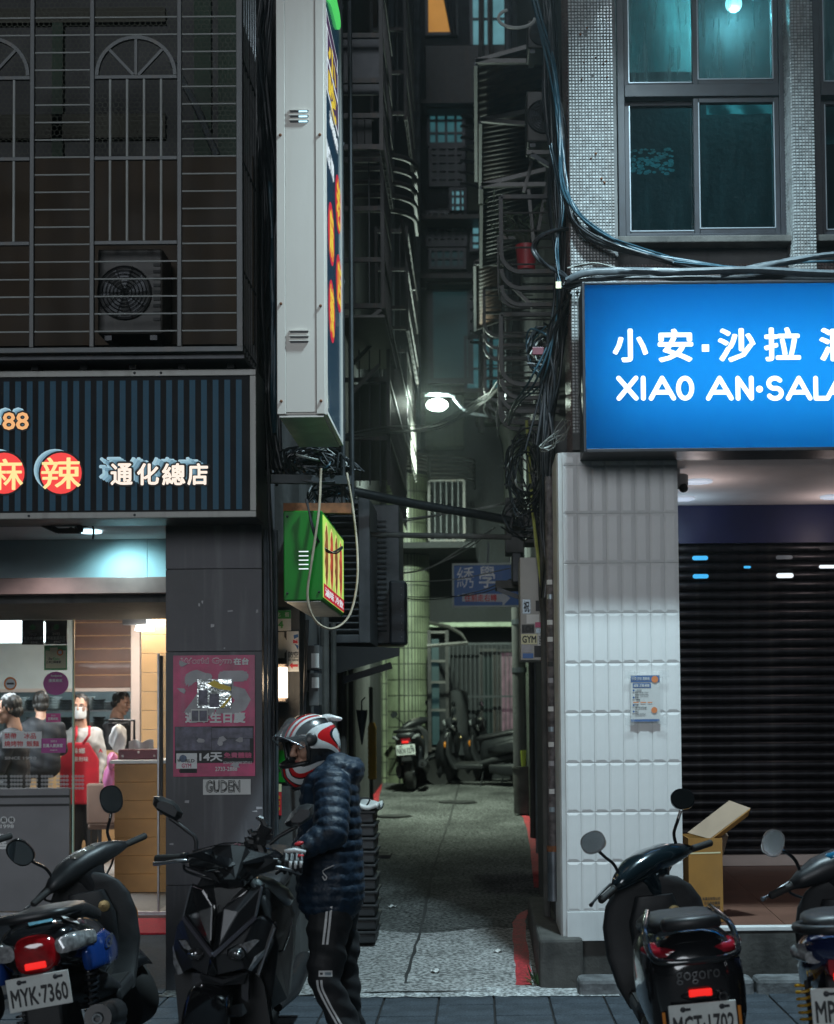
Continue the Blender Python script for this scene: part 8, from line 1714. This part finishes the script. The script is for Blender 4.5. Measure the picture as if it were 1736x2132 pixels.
# -------- the cook seen through the hatch and the seated customers
def bust(label, px, py, Y, yaw, mat, lean=(0, 0), s=1.0, pitch=0, hair=HAIR_UP, seat=None, floor=.18):
    h = W(px, py, Y); r = Matrix.Rotation(radians(yaw), 3, 'Z'); V = lambda x, y, z: h+r @ Vector((x, y, z))*s
    g = T('person', label, 'person', (h.x, Y, floor)); lz = -.62
    top = [(V(-.06, .03+lean[0], -.28), V(-.06, .06+lean[1], lz), .13, .12), (V(.06, .03+lean[0], -.28), V(.06, .06+lean[1], lz), .13, .12), (V(-.19, .04+lean[0], -.25), V(-.24, -.02, -.5), .06, .05), (V(.19, .04+lean[0], -.25), V(.24, -.02, -.5), .06, .05), (V(-.24, -.02, -.5), V(-.14, -.24, -.52), .048, .036), (V(.24, -.02, -.5), V(.14, -.24, -.52), .048, .036), (V(-.14, .03+lean[0], -.24), V(.14, .03+lean[0], -.24), .065, .065)]
    if seat: lg_ = [(V(k*.1, .06, lz-.05), V(k*.11, -.36, lz-.06), .085, .065) for k in (-1, 1)]+[(V(k*.11, -.36, lz-.06), Vector((V(k*.11, -.36, 0).x, V(k*.11, -.36, 0).y, floor+.06)), .06, .045) for k in (-1, 1)]
    else: lg_ = [(V(k*.1, .06, lz-.05), Vector((V(k*.1, .06, 0).x, V(k*.1, .06, 0).y, floor+.06)), .09, .05) for k in (-1, 1)]
    lg_.append((V(-.08, .06, lz-.04), V(.08, .06, lz-.04), .11, .11))
    blob('body', [(a, b, c*.8, d*.8) for a, b, c, d in top+lg_]+[(V(0, .03, -.1), V(0, .04+lean[0], -.24), .05, .055)], 'skin', g, .02, 3)
    for k in (-1, 1): c = V(k*.14, -.26, -.52); blob('hand', [(c, c+r @ Vector((-k*.01, -.06, -.01)), .028, .027)]+[(c+r @ Vector((-k*.012+(i-1.5)*.017, -.08, -.01)), c+r @ Vector((-k*.016+(i-1.5)*.017, -.13+.01*abs(i-1.5), -.03)), .0085, .007) for i in range(4)]+[(c+r @ Vector((-k*.02, -.03, 0)), c+r @ Vector((-k*.055, -.08, -.005)), .01, .008)], 'skin', g, .006, 2)
    blob('top', top, mat, g, .015, 4, lambda co: .004*sin(co.z*50+co.x*28)); blob('trousers', lg_, 'track_black', g, .018, 4)
    face(g, h, yaw, pitch, 0, s, hair=hair, voxel=.008); return g
bust('cook in a dark jacket with pale collar bent over in the kitchen hatch', 253, 1464, 15.75, 68, 'jacket_black', s=1.0, pitch=18)
bust('seated customer in black with bare cheek turned left behind the glass', 18, 1478, 12.55, -82, 'jacket_black', seat=1, pitch=8)
bust('second seated customer with dark hair turned away further inside', 84, 1466, 13.6, -150, 'jacket_black', seat=1, s=.88)
for lab, px, Y in (('dark stool under the seated customer in black', 26, 12.62), ('dark stool under the customer turned away', 92, 13.45)):
    x = W(px, 1600, Y).x; s0 = T('stool', lab, 'stool', (x, Y, .18)); MB().lathe([(.17, .46), (.18, .48), (.17, .5), (0, .5)], (x, Y, .18), n=20).build('seat', 'burgundy', s0, smooth=True)
    for k in range(4): a_ = pi/4+k*pi/2; MB().tube([(x+.12*cos(a_), Y+.12*sin(a_), .64), (x+.17*cos(a_), Y+.17*sin(a_), .181)], .014, 8).build('leg', 'dark_alu', s0, smooth=True)
x = W(-10, 1560, 12.3).x; dt = T('dining_table', 'small dining table at the glass holding a yellow and red dish', 'table', (x, 12.3, .18)); bx('tabletop', 'light_wood', dt, x-.6, x+.1, 12.0, 12.6, .9, .94, bevel=.005)
for sx_ in (-.5, 0): bx('leg', 'dark_alu', dt, x+sx_-.02, x+sx_+.02, 12.25, 12.35, .181, .899)
G('dish', 'yellow green tray on the dining table behind the notice', 'tray', MB().sec([(.942, x-.02, 12.2, .12, .1, 5), (.975, x-.02, 12.2, .13, .11, 5)], 'z', 20), 'cup_lime', smooth=40)
# ------------------------------------------------------------------ CABLES
CB = {'k': 'cable_black', 'g': 'cable_grey', 'w': 'cable_white', 'b': 'cable_blue', 't': 'cable_beige'}; M('cable_beige', (.3, .25, .18), .6, var=.25, vs=20)
rc_ = random.Random(21)
def bundle(label, paths, loc=None):
    """paths: (material key, radius, [(px, py, Y), ...], copies, spread)"""
    g = T('cable_bundle', label, 'cables', W(*paths[0][2][0]) if not loc else loc)
    for mk, r, pts, n, sp_ in paths:
        for i in range(n):
            P = [W(x, y, Y)+Vector((rc_.gauss(0, sp_), rc_.gauss(0, sp_), rc_.gauss(0, sp_*.6))) for x, y, Y in pts]
            MB().tube(spline(P, 6), r*rc_.uniform(.8, 1.2), 6).build('cable', CB[mk], g, smooth=60)
    return g
bundle('blue grey cables sweeping down beside the mosaic strip and out over the blue sign', [
    ('b', .0075, [(1100, -60, 9.0), (1120, 40, 9.0), (1148, 140, 8.9), (1160, 260, 8.8), (1172, 370, 8.72), (1196, 430, 8.68), (1240, 480, 8.66), (1330, 520, 8.64), (1450, 548, 8.6), (1600, 570, 8.55), (1790, 580, 8.52)], 5, .012),
    ('k', .009, [(1140, -60, 9.0), (1150, 120, 8.95), (1168, 280, 8.8), (1180, 420, 8.72), (1230, 490, 8.66), (1350, 535, 8.62), (1500, 565, 8.6), (1790, 575, 8.6)], 5, .018)])
bundle('fat grey conduits and black cables lying along the top of the blue sign', [
    ('g', .02, [(1180, 585, 8.5), (1220, 568, 8.46), (1300, 564, 8.44), (1420, 566, 8.42), (1560, 562, 8.42), (1680, 568, 8.42), (1800, 572, 8.42)], 1, .0),
    ('g', .015, [(1500, 572, 8.44), (1580, 556, 8.44), (1650, 540, 8.46), (1720, 533, 8.46), (1800, 530, 8.46)], 2, .012),
    ('k', .01, [(1180, 592, 8.52), (1300, 577, 8.5), (1450, 579, 8.5), (1600, 577, 8.5), (1800, 582, 8.5)], 6, .014), ('b', .006, [(1400, 545, 8.55), (1550, 556, 8.5), (1680, 548, 8.48), (1800, 545, 8.48)], 3, .012),
    ('w', .004, [(1185, 555, 8.6), (1240, 548, 8.58), (1290, 560, 8.56), (1330, 575, 8.54)], 2, .01)])
bundle('thick looped cable curling out beside the red plant pot', [('k', .013, [(1290, 505, 8.66), (1230, 480, 8.7), (1170, 478, 8.8), (1125, 492, 8.9), (1114, 520, 8.95), (1135, 552, 8.9), (1165, 568, 8.8), (1190, 590, 8.7)], 2, .008), ('b', .006, [(1150, 300, 8.9), (1165, 420, 8.85), (1158, 520, 8.85), (1168, 600, 8.8)], 4, .012)])
bundle('curtain of black cables hanging down the alley edge left of the blue sign', [
    ('k', .009, [(1150, -60, 9.15), (1156, 200, 9.15), (1160, 420, 9.1), (1165, 600, 9.1), (1150, 780, 9.1), (1135, 940, 9.15), (1140, 1100, 9.2), (1148, 1250, 9.2)], 14, .028),
    ('k', .008, [(1195, 600, 8.75), (1180, 640, 8.85), (1160, 700, 8.95), (1140, 800, 9.05), (1128, 920, 9.1)], 9, .035),
    ('b', .006, [(1160, 590, 8.85), (1150, 690, 8.95), (1120, 790, 9.05), (1075, 840, 9.6), (1050, 880, 11)], 3, .02),
    ('w', .0035, [(1205, 640, 8.72), (1208, 760, 8.72), (1200, 850, 8.74), (1170, 920, 8.9)], 1, .006), ('w', .0035, [(1170, 900, 8.9), (1140, 915, 8.95), (1132, 935, 8.95), (1150, 930, 8.95), (1165, 905, 8.9), (1180, 880, 8.85)], 4, .02)])
def tangle(label, c, rx, ry, Y, n, keys, seed, r=.006):
    g = T('cable_tangle', label, 'cables', W(c[0], c[1], Y)); q = random.Random(seed)
    for i in range(n):
        a0 = q.uniform(0, 6.3); k = q.uniform(.35, 1); P = []
        for j in range(7): a_ = a0+j*q.uniform(.6, 1.1); P.append(W(c[0]+rx*k*cos(a_)+q.uniform(-6, 6), c[1]+ry*k*sin(a_)+q.uniform(-8, 8), Y+q.uniform(-.12, .12)))
        MB().tube(spline(P, 5), r*q.uniform(.6, 1.2), 5).build('cable', CB[keys[i % len(keys)]], g, smooth=60)
tangle('black tangle of coiled cables over the pale duct on the right wall', (1092, 985), 42, 90, 9.6, 22, 'kkkkkkkwk', 3)
tangle('knot of cables with a red tag above the coiled tangle', (1130, 730), 38, 60, 9.2, 14, 'kkbkkkw', 5)
tangle('loose cables spilling round the junction box', (1100, 1080), 55, 45, 9.7, 12, 'kkkkgk', 9)
tangle('dark knot of cables under the tall cream sign', (650, 965), 75, 40, 8.75, 26, 'kkkkkkbkkw', 13, .007)
tangle('snarl of wires above the green lightbox', (690, 1040), 55, 35, 8.95, 16, 'kkkkkb', 17, .006)
m = MB(); a = RC(1108, 722, 1132, 738, 9.0); G('red_tag', 'small red tag clipped to the cable knot on the right', 'tag', MB().box(a[0], a[1], 9.0, 9.02, a[2], a[3]), 'burgundy', bevel=.003)
a = RC(1157, 586, 1168, 600, 8.7); G('paper_tag', 'pale paper tag tied to the cables by the blue sign corner', 'tag', MB().box(a[0], a[1], 8.7, 8.705, a[2], a[3]), 'sticker_cream')
bundle('dense black cables running up between the balcony cage and the tall cream sign', [
    ('k', .011, [(538, -60, 8.75), (542, 200, 8.75), (545, 420, 8.75), (548, 640, 8.75), (552, 820, 8.75), (570, 980, 8.75)], 14, .03), ('k', .008, [(560, -60, 8.72), (535, 250, 8.72), (560, 500, 8.72), (540, 760, 8.72), (565, 1000, 8.72)], 6, .025),
    ('b', .012, [(560, 380, 8.7), (566, 560, 8.7), (568, 720, 8.7), (570, 900, 8.72)], 2, .008), ('g', .005, [(535, 80, 8.68), (542, 150, 8.68), (552, 208, 8.68)], 1, .002), ('k', .009, [(575, 1000, 8.8), (640, 960, 8.8), (700, 950, 8.8), (735, 980, 8.85)], 8, .03)])
bundle('black wires running down the stone pillar corner', [('k', .006, [(552, 820, 8.6), (560, 1000, 8.58), (566, 1300, 8.58), (568, 1600, 8.6), (566, 1950, 8.6)], 3, .006), ('k', .005, [(640, 1290, 9.0), (632, 1500, 9.1), (630, 1800, 9.15)], 2, .004)])
bundle('long beige hose looping under the green lightbox', [('t', .007, [(668, 975, 8.0), (664, 1060, 7.96), (650, 1160, 7.95), (640, 1240, 7.95), (655, 1290, 7.95), (690, 1309, 8.0), (725, 1285, 8.1), (742, 1225, 8.2), (744, 1150, 8.3), (735, 1060, 8.4), (722, 985, 8.5)], 1, .0), ('k', .005, [(640, 1040, 7.97), (660, 1120, 7.96), (690, 1150, 8.2), (712, 1140, 8.4)], 2, .01)])
bundle('pale cords strung across the alley under the dark conduit', [('w', .009, [(770, 1090, 12), (840, 1082, 12.2), (960, 1065, 12.5), (1035, 1050, 12.6), (1090, 1035, 12)], 2, .01), ('w', .007, [(775, 1195, 13), (880, 1188, 13), (960, 1150, 13), (1030, 1100, 12.5)], 2, .02), ('w', .004, [(790, 1208, 12.5), (870, 1212, 13), (960, 1205, 13), (1060, 1180, 12)], 1, .01), ('k', .006, [(720, 910, 10), (800, 900, 12), (905, 890, 15), (985, 850, 15), (1060, 790, 12)], 7, .03), ('k', .005, [(800, 1240, 12), (900, 1245, 13), (1000, 1232, 13), (1090, 1200, 11)], 2, .02)])
bundle('yellow green wire and cords down the stickered cabinet', [('k', .006, [(1110, 900, 9.6), (1115, 1060, 9.6), (1120, 1150, 9.65), (1128, 1260, 9.65), (1140, 1370, 9.6)], 3, .008), ('w', .004, [(1095, 880, 9.7), (1108, 1000, 9.65), (1112, 1100, 9.65), (1130, 1240, 9.65)], 2, .006)])
# ------------------------------------------------------------------ thin haze box added to give the alley lamp a halo
hz = MB().box(-61, 61, -33, 63, -1.6, 18).build('haze', 'black', None, kind='stuff')
hm_ = bpy.data.materials.new('haze'); hm_.use_nodes = True; hn = hm_.node_tree; hn.nodes.remove(hn.nodes['Principled BSDF'])
pv_ = hn.nodes.new('ShaderNodeVolumePrincipled'); pv_.inputs['Color'].default_value = (.85, .97, 1, 1); pv_.inputs['Density'].default_value = .0016; pv_.inputs['Anisotropy'].default_value = .86
hn.links.new(pv_.outputs[0], hn.nodes['Material Output'].inputs['Volume']); hz.data.materials.clear(); hz.data.materials.append(hm_)
